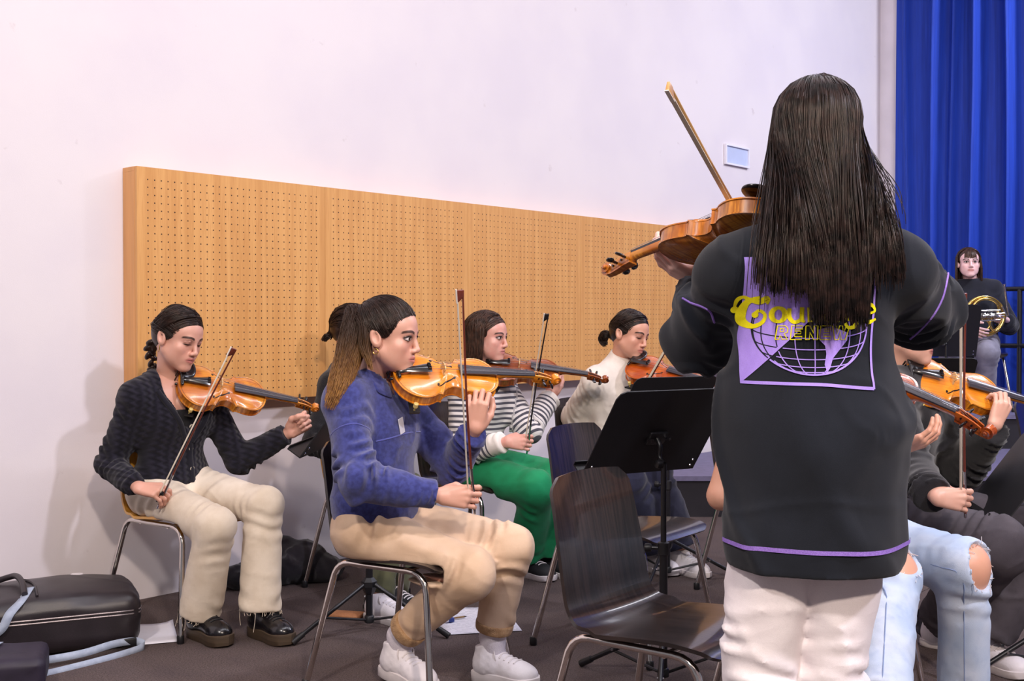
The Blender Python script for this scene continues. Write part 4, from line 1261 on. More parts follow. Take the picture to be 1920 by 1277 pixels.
# ---- shoes (local: x to the toe, z up from the ground, ankle above the origin)
def shoe_meshes(kind):
    out = {}
    up = Vol(0.0045)
    hi = {'sneaker': 0.105, 'chunky': 0.125, 'boot': 0.165}[kind]; so = {'sneaker': 0.022, 'chunky': 0.032, 'boot': 0.036}[kind]
    up.ell((-0.018, 0, so + 0.028), (0.042, 0.036, 0.040), None, 0.03)
    up.cap((-0.020, 0, so + 0.02), (0.115, 0, so + 0.012), 0.036, 0.034, 0.03, flat=((0, 0, 1), 1.15))
    up.ell((0.118, 0, so + 0.012), (0.052, 0.041, 0.030), None, 0.03)
    up.cap((0.02, 0, so + 0.05), (0.095, 0, so + 0.022), 0.030, 0.026, 0.03)
    up.cap((-0.012, 0, so + 0.04), (-0.016, 0, hi), 0.040, 0.041 if kind != 'boot' else 0.044, 0.03)
    up.cut((0, 0, so - 0.002), (0, 0, -1)); up.cut((0, 0, hi + 0.006), (-0.25, 0, 1) if kind != 'boot' else (0, 0, 1))
    if kind == 'chunky': up.func(lambda P, d: 0.0006 * np.tanh(4 * np.sin(P[:, 0] * 170 + np.abs(((P[:, 2] * 40) % 1.0) - 0.5) * 3.5)) * (P[:, 0] < 0.10) * (np.abs(P[:, 1]) > 0.014))
    V, Fq = up.mesh(); out['upper'] = raw_mesh('upper', V, Fq)
    secs = []
    outl = bez_n([(-0.062, 0.0), (-0.055, 0.030), (-0.01, 0.037), (0.05, 0.037), (0.105, 0.046), (0.150, 0.038), (0.174, 0.0)], 18)
    ring = np.vstack([outl, (outl * (1, -1))[-2:0:-1]])
    for z, s_ in ((0.0, 0.97), (0.004, 1.04), (so - 0.004, 1.06), (so + 0.004, 1.05), (so + 0.007, 0.94)):
        secs.append([(0.05 + (x - 0.05) * s_, y * s_, z + max(0, x - 0.12) * 0.10 + (0.006 if x < -0.05 else 0) * 0) for x, y in ring])
    out['sole'] = MB().loft(secs).mesh('sole', True)
    lc = MB(); lbv = BVHTree.FromPolygons([Vector(a_) for a_ in V], [list(map(int, b_)) for b_ in Fq])
    for q in range(5):
        x = 0.030 + 0.018 * q
        def lz(xx, yy):
            hit = lbv.ray_cast(Vector((xx, yy, 0.5)), Vector((0, 0, -1)))
            return (hit[0].z if hit[0] is not None else so + 0.05) + 0.0012
        lc.tube([(a_, b_, lz(a_, b_)) for a_, b_ in ((x - 0.004, -0.026), (x - 0.002, -0.016), (x, -0.005), (x + 0.003, 0.005), (x + 0.001, 0.016), (x - 0.003, 0.026))], 0.0028, 6)
    for s_ in (-1, 1): lc.tube(bez_n([(0.024, 0, so + 0.082), (0.020, 0.018 * s_, so + 0.090), (0.032, 0.036 * s_, so + 0.070), (0.036, 0.030 * s_, so + 0.045)], 8), 0.0022, 5)
    out['laces'] = lc.mesh('laces', True)
    if kind == 'chunky':
        tg = Vol(0.0035); tg.cap((0.018, 0, so + 0.07), (0.010, 0, so + 0.135), 0.026, 0.022, 0.01, flat=((0.95, 0, 0.3), 2.4))
        V, Fq = tg.mesh(); out['tongue'] = raw_mesh('tongue', V, Fq)
    return out
SHOES = {k: shoe_meshes(k) for k in ('sneaker', 'chunky', 'boot')}
def put_shoe(person, kind, ankle, fwd, mats, pitch=0.0, lift=0.0):
    fx, fy = nrm((fwd[0], fwd[1]))[:2]
    P = person.root
    sh = link('shoe', SHOES[kind]['upper'], None, P)
    if not sh.data.materials: sh.data.materials.append(mats[0])
    sh.material_slots[0].link = 'OBJECT'; sh.material_slots[0].material = mats[0]
    R = Matrix.Rotation(math.atan2(fy, fx), 4, 'Z') @ Matrix.Rotation(pitch, 4, 'Y')
    loc = Vector((ankle[0], ankle[1], lift)) - P.location
    sh.matrix_local = Matrix.Translation(loc) @ R
    for nm, mt in (('sole', mats[1]), ('laces', mats[2]), ('tongue', mats[0])):
        if nm not in SHOES[kind]: continue
        o = bpy.data.objects.new(nm, SHOES[kind][nm]); COL.objects.link(o); o.parent = sh
        if not o.data.materials: o.data.materials.append(mt)
        o.material_slots[0].link = 'OBJECT'; o.material_slots[0].material = mt
    return sh

# ---- hair
def hair_mat(name, rgb, rgb2, rough=0.34, spec=0.45):
    m, nt, b = new_mat(name); N = NT(nt)
    g = nt.nodes.new('ShaderNodeTexCoord')
    n = N.noise(g.outputs['Object'], 55, 3)
    c = N.mix(N.step(0.35, 0.68, n), lin(rgb), lin(rgb2))
    nt.links.new(c, b.inputs['Base Color']); b.inputs['Roughness'].default_value = rough
    b.inputs['Specular IOR Level'].default_value = spec
    b.inputs['Specular Tint'].default_value = (1.0, 0.88, 0.80, 1)
    return m
HC = np.array([0, -0.010, 0.036]); HRAD = np.array([0.074, 0.092, 0.078])
def on_scalp(p, g):
    """push local points onto the scalp ellipsoid grown by g"""
    q = (np.asarray(p) - HC) / (HRAD + g); return HC + q / (np.linalg.norm(q, axis=-1, keepdims=True) + 1e-9) * (HRAD + g)
HAIRLINE = np.array([(0, 0.080, 0.072), (0.025, 0.077, 0.070), (0.048, 0.062, 0.058), (0.060, 0.045, 0.034), (0.066, 0.032, 0.010), (0.070, 0.018, -0.004), (0.072, -0.012, 0.022), (0.073, -0.034, -0.012), (0.062, -0.060, -0.045), (0.036, -0.085, -0.058), (0, -0.095, -0.062)])
def cap_vf(person, g=0.007, h=0.004, low=-0.055, hl=-0.0146, ear=True):
    v = Vol(h)
    v.ell(HC, HRAD + g, None, 0.01); v.ell((0, -0.045, 0.002), np.array((0.062, 0.055, 0.062)) + g, None, 0.03)
    v.cut((0, 0.078, 0.073), (0, 0.70, -0.71), 0.006)
    for s in (-1, 1): v.ell((s * 0.0625, 0.013, 0.020), (0.012, 0.024, 0.025), None, 0.010)
    v.cut((0, 0, low), (0, 0.25, -1), 0.01)
    V, Fq = v.mesh(); return person.H + person.hs * (V @ person.HR.T), Fq
def hairline(u, g=0.006):
    # front hairline from the middle of the forehead (0) to just above the ear (1), head space, right side
    x = 0.073 * np.sin(np.clip(u, 0, 1) * PI / 2) * 0.995
    out = []
    for xi in np.atleast_1d(x):
        best = None
        th = np.linspace(-0.6, 1.5, 90)
        k = math.sqrt(max(0.0, 1 - (xi / (HRAD[0] + g)) ** 2))
        y = HC[1] + (HRAD[1] + g) * k * np.cos(th); z = HC[2] + (HRAD[2] + g) * k * np.sin(th)
        e = np.abs(-0.70 * (y - 0.078) + 0.71 * (z - 0.073))
        i = int(np.argmin(e)); out.append((xi, y[i], z[i]))
    return np.array(out)
HLN = hairline(np.linspace(0, 1, 24))
def edge_strands(gather, n, part, N=15):
    P = np.zeros((n, N, 3))
    for k in range(n):
        sd = 1 if k % 2 else -1; ins = abs(nrng.normal(0, 0.010)) if k % 3 else 0.0005
        if part:
            i0 = 0; i1 = 23
        else:
            i0 = i1 = int(rnd.random() * 23)
        m = 6 if part else 1
        base = HLN[np.linspace(i0, i1, m).astype(int)] + np.array([0, -ins, ins * 0.45])
        pts = [q * (sd, 1, 1) for q in base]
        if part: pts[0][0] *= 0.3
        a = pts[-1]; w = (a + np.asarray(gather)) / 2 + np.array([0.05 * np.sign(a[0] + 1e-6), -0.01, 0.0 if part else 0.02])
        for t in np.linspace(0, 1, N - m + 1)[1:]: pts.append((1 - t) ** 2 * a + 2 * t * (1 - t) * w + t * t * np.asarray(gather))
        P[k] = on_scalp(np.array(pts), 0.0065 + 0.003 * rnd.random())
        P[k, -1] = np.asarray(gather) + nrng.normal(0, 0.005, 3)
    return P
def flow(starts, ends, ways, n, g0, g1, jit=0.002):
    """strand paths over the scalp in head space"""
    t = np.linspace(0, 1, n)[None, :, None]
    a, w, e = starts[:, None, :], ways[:, None, :], ends[:, None, :]
    p = (1 - t) ** 2 * a + 2 * t * (1 - t) * w + t * t * e
    g = g0 + (g1 - g0) * np.sin(t * PI)
    j = nrng.normal(0, 1, (len(starts), 1, 1)) * jit
    return on_scalp(p, g + np.abs(j))
def pulled_hair(person, gather, mat, part=False, n=1100, r=0.0011, name='hair', extra_paths=None, low=-0.05):
    gather = np.asarray(gather, float)
    S, Wy = [], []
    for k in range(n):
        sd = rnd.choice((-1, 1)); q = rnd.random()
        if part and q < 0.62:
            y = rnd.uniform(-0.035, 0.084); st = np.array([0.002 * sd, y, 0.12])
            wy = np.array([sd * 0.105, 0.030 - 0.03 * rnd.random() + (y - 0.02) * 0.4, 0.070 + 0.03 * rnd.random()])
        else:
            u = rnd.random() * (len(HAIRLINE) - 1); i = min(int(u), len(HAIRLINE) - 2); f = u - i
            st = HAIRLINE[i] * (1 - f) + HAIRLINE[i + 1] * f; st = st * (sd, 1, 1)
            if part and st[2] > 0.045: st = np.array([0.002 * sd, rnd.uniform(0.0, 0.084), 0.12])
            # some strands begin deeper inside the cap
            st = st + (gather - st) * (rnd.random() ** 2 * 0.35)
            mid = (st + gather) / 2 + np.array([0, 0, 0.055]); wy = on_scalp(mid[None], 0.02)[0] * 1.15
            if part and st[2] > 0.09: wy = np.array([sd * 0.105, 0.030, 0.075])
        S.append(st); Wy.append(wy)
    S = on_scalp(np.array(S), 0.004); Wy = np.array(Wy)
    E = gather + nrng.normal(0, 0.006, (n, 3))
    P = flow(S, E, Wy, 10, 0.006, 0.011)
    P[:, -1] = E; P[:, -2] = (P[:, -2] + E) / 2
    E2 = edge_strands(gather, max(160, n // 4), part, 10)
    Pw = person.H + person.hs * (np.concatenate([P, E2]) @ person.HR.T)
    me = strands_mesh(name, Pw, r, r * 0.9, 3, nrng.uniform(0.7, 1.3, len(Pw)))
    V, Fq = cap_vf(person, 0.0045, 0.0045, low)
    return me, (V, Fq)
def mesh_vf(me):
    V = np.empty(len(me.vertices) * 3); me.vertices.foreach_get('co', V)
    L = np.empty(len(me.loops), np.int32); me.loops.foreach_get('vertex_index', L)
    return V.reshape(-1, 3), L.reshape(-1, 4).astype(np.int64)
def build_hair(person, name, parts, mat):
    V, Fq = join_vf([mesh_vf(p) if not isinstance(p, tuple) else p for p in parts])
    return link(name, raw_mesh(name, V, Fq), mat, person.root, True)
def tail_strands(name, path, rad, n, r=0.0011, N=22, curl=0.0, fray=0.15, seed=1):
    """bundle of strands along a world path; rad = list of bundle radii"""
    path = bez_n(path, N); rr = np.interp(np.linspace(0, 1, N), np.linspace(0, 1, len(rad)), rad)
    T = np.gradient(path, axis=0); T /= np.linalg.norm(T, axis=1)[:, None]
    u = nrm(np.cross(T[0], (0.2, 0.9, 0.1))); Us, Ws = [], []
    for i in range(N):
        u = nrm(u - T[i] * (u @ T[i])); Us.append(u); Ws.append(np.cross(T[i], u))
    Us, Ws = np.array(Us), np.array(Ws)
    rs = np.random.RandomState(seed)
    a = rs.uniform(0, 2 * PI, n)[:, None]; q = np.sqrt(rs.uniform(0.1, 1, n))[:, None]
    t = np.linspace(0, 1, N)[None, :]
    ln = rs.uniform(1 - fray, 1, n)[:, None]
    ti = t * ln * (N - 1)
    def samp(A): return np.stack([np.interp(ti.ravel(), np.arange(N), A[:, k]).reshape(ti.shape) for k in range(3)], -1)
    C, U2, W2 = samp(path), samp(Us), samp(Ws)
    R_ = np.interp(ti.ravel(), np.arange(N), rr).reshape(ti.shape)
    ph = rs.uniform(0, 6, n)[:, None]
    aa = a + 0.25 * np.sin(t * 5 + ph)
    w = curl * np.sin(t * 14 + ph) * t
    P = C + (R_ * q * np.cos(aa) + w)[..., None] * U2 + (R_ * q * np.sin(aa))[..., None] * W2
    return strands_mesh(name, P, r, r * 0.6, 3, rs.uniform(0.7, 1.3, n))
# ================================================================== furniture in place
CH = (0.79, -0.61)
make_chair('yellow beech shell chair under the woman in the navy cardigan', -1.27, 4.57, 0.80, -0.60, ME_SHELL_Y, 'shell chairs')
make_chair('yellow beech shell chair half hidden behind the blue fleece player', -0.61, 5.29, 0.95, -0.30, ME_SHELL_Y, 'shell chairs')
make_chair('black shell chair under the woman in the blue fleece', -0.325, 3.785, 0.85, -0.52, ME_SHELL_B, 'shell chairs')
make_chair('black shell chair under the player in green trousers', -0.17, 5.44, *CH, ME_SHELL_B, 'shell chairs')
make_chair('black shell chair under the player in the white turtleneck', 0.50, 5.80, 0.6, -0.8, ME_SHELL_B, 'shell chairs')
make_chair('empty black shell chair in the foreground beside the standing player', 0.393, 2.88, *CH, ME_SHELL_B, 'shell chairs')
make_chair('empty black shell chair behind the foreground chair and big music stand', 0.425, 4.25, *CH, ME_SHELL_B, 'shell chairs')
make_chair('shell chair under the player in ripped pale jeans', 0.92, 3.43, *CH, ME_SHELL_B, 'shell chairs')
make_chair('shell chair behind the standing player, only a back leg showing', 1.165, 5.13, *CH, ME_SHELL_B, 'shell chairs')
make_chair('shell chair under the player in dark grey jeans', 1.42, 4.09, *CH, ME_SHELL_B, 'shell chairs')
make_chair('empty dark shell chair at the right edge in front of the risers', 2.72, 5.56, *CH, ME_SHELL_B, 'shell chairs')
hc = make_chair('black chair under the horn player on the riser', 3.60, 9.02, -0.15, -0.98, ME_SHELL_B, 'shell chairs'); hc.location.z = 0.5
for o in list(COL.objects):
    if o.name.startswith('shell_chair'): o.scale = (1, 1, 0.965)

make_stand('large black music stand seen from behind next to the foreground chair', 0.492, 3.742, -0.5, 0.866, 0.825, 37, 0.46, 0.36, 0.35, 0.03)
make_stand('black music stand on a tripod beside the navy cardigan player', -0.548, 4.42, -1.0, 0.08, 0.825, 36, 0.46, 0.34, -2.45, 0.11)
make_stand('black music stand in front of the white turtleneck player', 0.715, 5.30, -0.47, 0.88, 0.80, 37, 0.46, 0.34, 0.1, 0.02)
make_stand('black music stand in front of the horn player', 3.10, 8.25, 0.12, 0.99, 0.87, 22, 0.46, 0.40, 0.2, 0.02, 0.25)
make_stand('black music stand cut off by the right edge', 1.84, 3.86, -1.0, 0.15, 0.665, 36, 0.46, 0.34, 1.2, 0.15)
make_stand('black music stand behind the ochre violin at the right', 2.28, 6.3, 0.1, 0.99, 0.86, 40, 0.46, 0.34, 0.5, 0.02)

# ================================================================== the cast
HAIR_DARK = hair_mat('dark_brown_hair', (24, 15, 13), (46, 30, 24))
HAIR_BROWN = hair_mat('brown_hair', (40, 25, 20), (72, 46, 34))
def tail_mat():
    m = hair_mat('ponytail_hair', (60, 38, 26), (104, 68, 40), 0.40); nt = m.node_tree; N = NT(nt); b = nt.nodes['Principled BSDF']
    g = nt.nodes.new('ShaderNodeTexCoord'); sx = nt.nodes.new('ShaderNodeSeparateXYZ'); nt.links.new(g.outputs['Object'], sx.inputs[0])
    n = N.noise(g.outputs['Object'], 70, 3)
    hi = N.mix(N.step(0.3, 0.7, n), lin((112, 72, 38)), lin((178, 128, 66))); lo = N.mix(n, lin((30, 19, 15)), lin((64, 42, 30)))
    c = N.mix(N.step(1.02, 1.24, N.math('ADD', sx.outputs[2], N.math('MULTIPLY', n, 0.12))), hi, lo)
    nt.links.new(c, b.inputs['Base Color']); return m
HAIR_TAIL = tail_mat()
HAIR_TIPS = hair_mat('light_brown_hair_lengths', (88, 56, 34), (150, 104, 58), 0.42)
M_WHITE_SHOE = M('white_leather', (226, 220, 224), 0.55, nscale=20, namt=0.05, bump=0.1)
M_WHITE_SOLE = M('white_rubber', (214, 206, 206), 0.6, nscale=30, namt=0.08)
M_BOOT = M('black_boot_leather', (20, 18, 22), 0.25, nscale=30, namt=0.2, coat=0.3)
M_BOOT_SOLE = M('boot_sole', (74, 60, 46), 0.5, nscale=1, namt=0.25, stretch=(3, 3, 400))
M_LACE_W = M('white_laces', (222, 214, 214), 0.8, nscale=60, namt=0.05)
M_LACE_B = M('black_laces', (24, 22, 24), 0.7, nscale=60, namt=0.1)
WHITE3 = (M_WHITE_SHOE, M_WHITE_SOLE, M_LACE_W)
BOOT3 = (M_BOOT, M_BOOT_SOLE, M_LACE_B)
M_DARKSHOE = M('dark_canvas_shoe', (30, 30, 34), 0.8, nscale=40, namt=0.15)
DARK3 = (M_DARKSHOE, M_WHITE_SOLE, M_LACE_W)

def hand_bow(p, label, tip_px, wood, L=0.70, near=True, hair=(0, 1, 0), side='R', contact=(0.104, -0.012, -0.030)):
    c = p.handR(contact) if side == 'R' else p.handL(contact)
    tip = bone(c, tip_px[0], tip_px[1], L, near)
    d = nrm(tip - c)
    return make_bow(label, c - d * 0.035, tip, hair, wood)

# ---------------------------------------------------------------- navy cardigan
def cable_mat():
    m, nt, b = new_mat('navy_cable_knit'); N = NT(nt)
    tc = nt.nodes.new('ShaderNodeTexCoord'); sx = nt.nodes.new('ShaderNodeSeparateXYZ'); nt.links.new(tc.outputs['Object'], sx.inputs[0])
    a = N.math('ADD', N.math('MULTIPLY', sx.outputs[0], 0.62), N.math('MULTIPLY', sx.outputs[1], 0.78))
    st = N.math('MULTIPLY', a, 230.0); zz = N.math('MULTIPLY', sx.outputs[2], 260.0)
    cab = N.math('MULTIPLY', N.math('SINE', N.math('ADD', st, N.math('MULTIPLY', N.math('SINE', zz), 0.9))), 0.6)
    cab = N.math('ADD', cab, N.math('MULTIPLY', N.math('SINE', N.math('ADD', zz, N.math('MULTIPLY', st, 0.5))), 0.35))
    fine = N.noise(tc.outputs['Object'], 700, 1)
    hgt = N.math('ADD', cab, N.math('MULTIPLY', fine, 0.4))
    c = N.mix(N.step(-0.6, 0.8, cab), lin((24, 23, 31)), lin((37, 35, 46)))
    nt.links.new(c, b.inputs['Base Color']); b.inputs['Roughness'].default_value = 0.95; b.inputs['Sheen Weight'].default_value = 0.12
    b.inputs['Specular IOR Level'].default_value = 0.15
    N.bump(hgt, 0.55, 0.006, b.inputs['Normal'])
    return m
M_CABLE = cable_mat()
M_NAVY_RIB = fabric('navy_rib', (26, 25, 36), weave=500, wb=0.4)
M_BLACK_CLOTH = fabric('black_cloth', (20, 19, 23))
M_CREAM_DENIM = fabric('cream_denim', (228, 214, 196), (214, 198, 178), wb=0.35, weave=1100, wrinkle=0.18)
M_PEARL = M('pearl_button', (206, 196, 176), 0.25, nscale=80, namt=0.15)
M_GOLD = M('gold_jewellery', (214, 172, 92), 0.25, metal=1.0, nscale=60, namt=0.05)

p = Person('seated woman in navy cable cardigan and cream frayed jeans playing the violin', W(322, 922, 4.58), W(318, 708, 4.55), (0.80, -0.60, 0))
p.arm('R', (208, 872), (256, 914), n1=False, n2=True, L1=0.29)
p.arm('L', (448, 864), (542, 812), L1=0.31, L2=0.25, n1=True, n2=True)
p.leg('R', (404, 988), (372, 1148), L1=0.44, L2=0.40)
p.leg('L', (494, 948), (488, 1132), L1=0.45, L2=0.41); p.feet((374, 1150), (488, 1148))
S1 = skin_mat('skin_olive', (208, 156, 136), eye_open=0.12, lip=(172, 92, 90), brow=(30, 20, 18))
p.add_head(W(333, 634, 4.49), (0.86, -0.42, -0.26), (0.10, 0.05, 1), 1.02, 0.0027,
           extra=[(p.N - p.U * 0.03, p.N - p.U * 0.10 + p.F * 0.055, 0.060, 0.055), (p.N - p.U * 0.02, p.shR + p.U * 0.0, 0.040, 0.034), (p.N - p.U * 0.02, p.shL, 0.040, 0.034)], nr=0.047)
p.add_hand('R', (0.95, -0.05, -0.10), (0.15, 0.55, -0.85), 'bow')
p.add_hand('L', (0.72, 0.05, 0.55), (0.25, -0.85, 0.2), 'fist')
p.finish_body(S1, chair=(-1.27, 4.57, 0.80, -0.60))
def vneck(v):
    c = p.N + p.F * 0.12 + p.U * 0.02
    # V opening: wedge made of two tapered capsules
    v.chain([p.N + p.U * 0.05 + p.F * 0.02, p.N - p.U * 0.02 + p.F * 0.10, p.N - p.U * 0.24 + p.F * 0.175], [0.072, 0.090, 0.018], 0.006, op='-')
    v.cutball(p.N + p.U * 0.045, p.U - 0.2 * p.F, 0.12, 0.006)
card = p.top('cardigan', M_CABLE, 0.016, 0.007, 0.95, 0.006, (0.005, 9, 2), hem=0.045, arm_rs=(0.050, 0.045, 0.043, 0.031), neck_open=vneck, bust=0.05)
cam_v = Vol(0.006); L_ = np.linalg.norm(p.N - p.P)
cam_v.ell(p.P + p.U * (0.66 * L_) + p.F * 0.012, (0.132, 0.100, 0.135), p.T, 0.02)
for q in (-1, 1): cam_v.ell(p.P + p.U * (0.70 * L_) + p.F * 0.07 + p.Rr * 0.06 * q - p.U * 0.02, (0.05, 0.05, 0.055), p.T, 0.04)
cam_v.cut(p.N - p.U * 0.115, p.U)
V, Fq = cam_v.mesh(); link('camisole', raw_mesh('camisole', V, Fq), M_BLACK_CLOTH, p.root, True)
# button band and buttons follow the front of the cardigan
def bvh_of(o): 
    me = o.data; return BVHTree.FromPolygons([v.co + o.location + (o.parent.location if o.parent else Vector()) for v in me.vertices], [list(q.vertices) for q in me.polygons])
bt = bvh_of(card)
def front_pt(p, h, lat, lift=0.003, out=None):
    o_ = out if out is not None else p.F
    src = p.P + p.U * h + p.Rr * lat + o_ * 0.5
    hit = bt.ray_cast(Vector(src), Vector(-o_))
    return np.array(hit[0] + hit[1] * lift) if hit[0] is not None else src - o_ * 0.36
for hh in (0.27, 0.185, 0.105):
    c0 = front_pt(p, hh, -0.01, 0.002)
    Rb = frame_from(p.Rr, p.F)
    MB().lathe([(0.0095, 0), (0.0105, 0.002), (0.0095, 0.004), (0.006, 0.003)], 14, Rb, c0).build('button', M_PEARL, p.root, world=True)
for sgn in (-1, 1):
    pts = [front_pt(p, L_ - 0.235 - 0.008, 0.0 + sgn * 0.002, 0.002)] + [np.array(p.N) - p.U * (0.235 - 0.20 * t) + p.F * (0.165 - 0.085 * t) + p.Rr * sgn * (0.010 + 0.092 * t) for t in (0.2, 0.4, 0.6, 0.8, 1.0)]
    fix = []
    for q in pts:
        src = q + p.F * 0.3 + p.Rr * sgn * 0.05; hit = bt.find_nearest(Vector(q + p.Rr * sgn * 0.012))
        fix.append(np.array(hit[0] + hit[1] * 0.001))
    MB().tube(bez_n(fix, 16), 0.011, 8).build('collar_band', M_NAVY_RIB, p.root, world=True)
MB().tube([front_pt(p, h_, -0.01, -0.006) for h_ in np.linspace(0.05, 0.29, 10)], 0.015, 8).build('button_band', M_NAVY_RIB, p.root, world=True)
tr = p.trousers('trousers', M_CREAM_DENIM, (0.088, 0.070, 0.068, 0.080), 0.0072, 0.99, 0.005, (0.0035, 7, 4), chair=(-1.27, 4.57, 0.80, -0.60))
# frayed hems: threads
fr_t = MB()
for sd in 'RL':
    kn, an = getattr(p, 'kn' + sd), getattr(p, 'an' + sd); d = nrm(an - kn); c = kn + (an - kn) * 0.985
    a = nrm(np.cross(d, (0, 1, 0.1))); b_ = np.cross(d, a)
    for k in range(46):
        t = rnd.uniform(0, 2 * PI); r0 = 0.076 + rnd.uniform(-0.004, 0.004); q = c + r0 * (math.cos(t) * a + math.sin(t) * b_)
        ln = rnd.uniform(0.006, 0.014) if k > 4 else rnd.uniform(0.05, 0.10)
        fr_t.tube([q, q + d * ln * 0.5 + nrng.normal(0, 0.002, 3), q + d * ln + nrng.normal(0, 0.004, 3)], 0.0010, 4)
tag(fr_t.build('frayed_threads', M_CREAM_DENIM, tr), kind='stuff').location = (0, 0, 0)
for sd in 'RL':
    an = getattr(p, 'an' + sd)
    put_shoe(p, 'boot', (an[0] + 0.01, an[1], 0), (0.72, -0.69), BOOT3)
# hair: centre parting, braid
me1, cap1 = pulled_hair(p, (-0.0, -0.098, -0.035), HAIR_DARK, True, 1500, 0.0011)
hb = build_hair(p, 'hair', [me1, cap1], HAIR_DARK)
bp_ = bez_n([p.hw((0.0, -0.098, -0.035)), p.hw((0.0, -0.115, -0.085)), W(288, 690, 4.60), W(268, 712, 4.62)], 14)
bv = Vol(0.0035)
for i in range(13):
    a, b_ = bp_[i], bp_[i + 1]; d = nrm(b_ - a); lat = nrm(np.cross(d, (0.3, -0.9, 0)))
    s_ = 1 if i % 2 else -1; r = 0.021 - 0.0007 * i
    R_ = frame_from(nrm(d * 0.75 + lat * 0.55 * s_), (0.3, -0.9, 0.1))
    bv.ell((a + b_) / 2 + lat * s_ * 0.009, (r * 1.15, r * 0.62, r * 0.8), R_, 0.003)
V, Fq = bv.mesh()
link('braid', raw_mesh('braid', V, Fq), HAIR_DARK, p.root, True)
MB().tube([p.hw((0.078, -0.006, -0.036)), p.hw((0.079, -0.002, -0.050)), p.hw((0.078, -0.004, -0.062))], [0.0016, 0.002, 0.001], 6).build('earring', M_GOLD, p.root, world=True)
T1 = W(334, 716, 4.46)
v1 = make_violin('amber violin held by the woman in the navy cardigan', T1, bone(T1, 600, 762, 0.59, False), (0.15, -0.72, 0.68), 'amber')
hand_bow(p, 'bow with pale hair resting on the cream jeans', (434, 672), M_PERNAM, 0.66, True, (-0.5, -0.6, 0.5))

# ---------------------------------------------------------------- dark player behind
p = Person('dark haired player in black jumper half hidden behind the blue fleece', W(676, 882, 5.30), W(650, 690, 5.28), (0.95, -0.30, 0))
p.arm('R', (592, 830), (652, 862), n1=True, n2=True)
p.arm('L', (720, 830), (790, 760), n1=False, n2=False)
p.leg('R', (752, 935), (705, 1118), L1=0.43, L2=0.43, n2=False)
p.leg('L', (790, 930), (735, 1100), L1=0.43, L2=0.43, n2=False); p.feet((712, 1118), (738, 1104))
S2 = skin_mat('skin_tan', (206, 150, 128), eye_open=0.8)
p.add_head(W(662, 620, 5.25), (0.97, -0.05, -0.10), (0, 0, 1), 0.98, 0.0045)
p.add_hand('R', (0.8, -0.3, -0.3), (0, 0.5, -0.8), 'bow', 0.004); p.add_hand('L', (0.4, 0.1, 0.9), (0, 0.9, 0), 'neck', 0.004)
p.finish_body(S2, chair=(-0.61, 5.29, 0.95, -0.30))
M_BLACK_RIB = fabric('black_rib_knit', (22, 21, 25), weave=350, wb=0.5)
p.top('jumper', M_BLACK_RIB, 0.012, 0.0075, 0.95, 0.005, (0.004, 9, 5), hem=-0.02, arm_rs=(0.052, 0.048, 0.046, 0.034))
p.trousers('trousers', fabric('olive_trousers', (74, 74, 50), (60, 60, 42)), (0.088, 0.07, 0.064, 0.058), 0.0075, 1.0)
for sd in 'RL':
    an = getattr(p, 'an' + sd); put_shoe(p, 'sneaker', (an[0], an[1], 0), (0.8, -0.6), DARK3 if sd == 'L' else WHITE3)
me1, cap1 = pulled_hair(p, (0, -0.102, -0.03), HAIR_DARK, False, 480, 0.0019)
bun = tail_strands('bun', [p.hw((0, -0.10, -0.03)), p.hw((0.0, -0.125, -0.045)), p.hw((0, -0.13, -0.065))], [0.010, 0.016, 0.012], 60, 0.0015, 8, 0.004)
build_hair(p, 'hair', [me1, cap1, bun], HAIR_DARK)

# ---------------------------------------------------------------- blue fleece
M_FLEECE = fabric('blue_fleece', (62, 68, 134), (46, 50, 106), 70, 0.95, 0.35, 900, 0.4)
M_FLEECE_SEAM = fabric('blue_fleece_seam', (84, 90, 166), (76, 80, 150), 10, 0.95, 0.4, 420, 0.3)
M_KHAKI = fabric('khaki_cotton', (218, 188, 160), (204, 172, 142), 8, 0.85, 0.1, 1200, 0.3, wrinkle=0.22)
p = Person('seated woman with ponytail in blue fleece and khaki cargo trousers playing the violin', W(708, 990, 3.76), W(690, 706, 3.76), (0.92, -0.38, 0), shw=0.15)
PB = p
p.arm('R', (672, 902), (826, 930), L1=0.29, L2=0.255, n1=True, n2=False)
p.arm('L', (868, 890), (892, 806), L1=0.31, L2=0.24, n1=False, n2=True)
p.leg('R', (876, 1078), (778, 1208), L1=0.43, L2=0.41, n1=True, n2=False)
p.leg('L', (948, 1032), (922, 1195), L1=0.44, L2=0.41, n1=True, n2=False); p.knR = W(878, 1076, 3.60); p.knL = W(952, 1028, 3.74); p.feet((744, 1198), (922, 1202), 0.15, 0.14)
S3 = skin_mat('skin_fair', (212, 160, 138), eye_open=0.95, gaze=0.0015, lip=(196, 112, 108), brow=(36, 25, 22))
p.add_head(W(727, 631, 3.70), (0.965, -0.26, -0.08), (0.03, 0.0, 1), 1.02, 0.0027, extra=[(p.N - p.U * 0.02, p.shR, 0.036, 0.03), (p.N - p.U * 0.02, p.shL, 0.036, 0.03)], nr=0.046)
p.add_hand('R', (0.98, -0.10, 0.02), (0.15, 0.95, -0.20), 'bow', 0.0028)
p.add_hand('L', (0.10, -0.10, 0.98), (0.12, 0.95, 0.1), 'neck', 0.0028)
p.finish_body(S3, chair=(-0.325, 3.785, 0.85, -0.52))
def fleece_extra(v):
    v.cap(p.N - p.U * 0.04, p.N + p.U * 0.005, 0.080, 0.062, 0.03)
    # blouson fullness over the belt
    v.ell(p.P + p.U * 0.10, (0.170, 0.140, 0.10), p.T, 0.05)
    v.ell(p.P + p.U * 0.24, (0.150, 0.115, 0.14), p.T, 0.06)
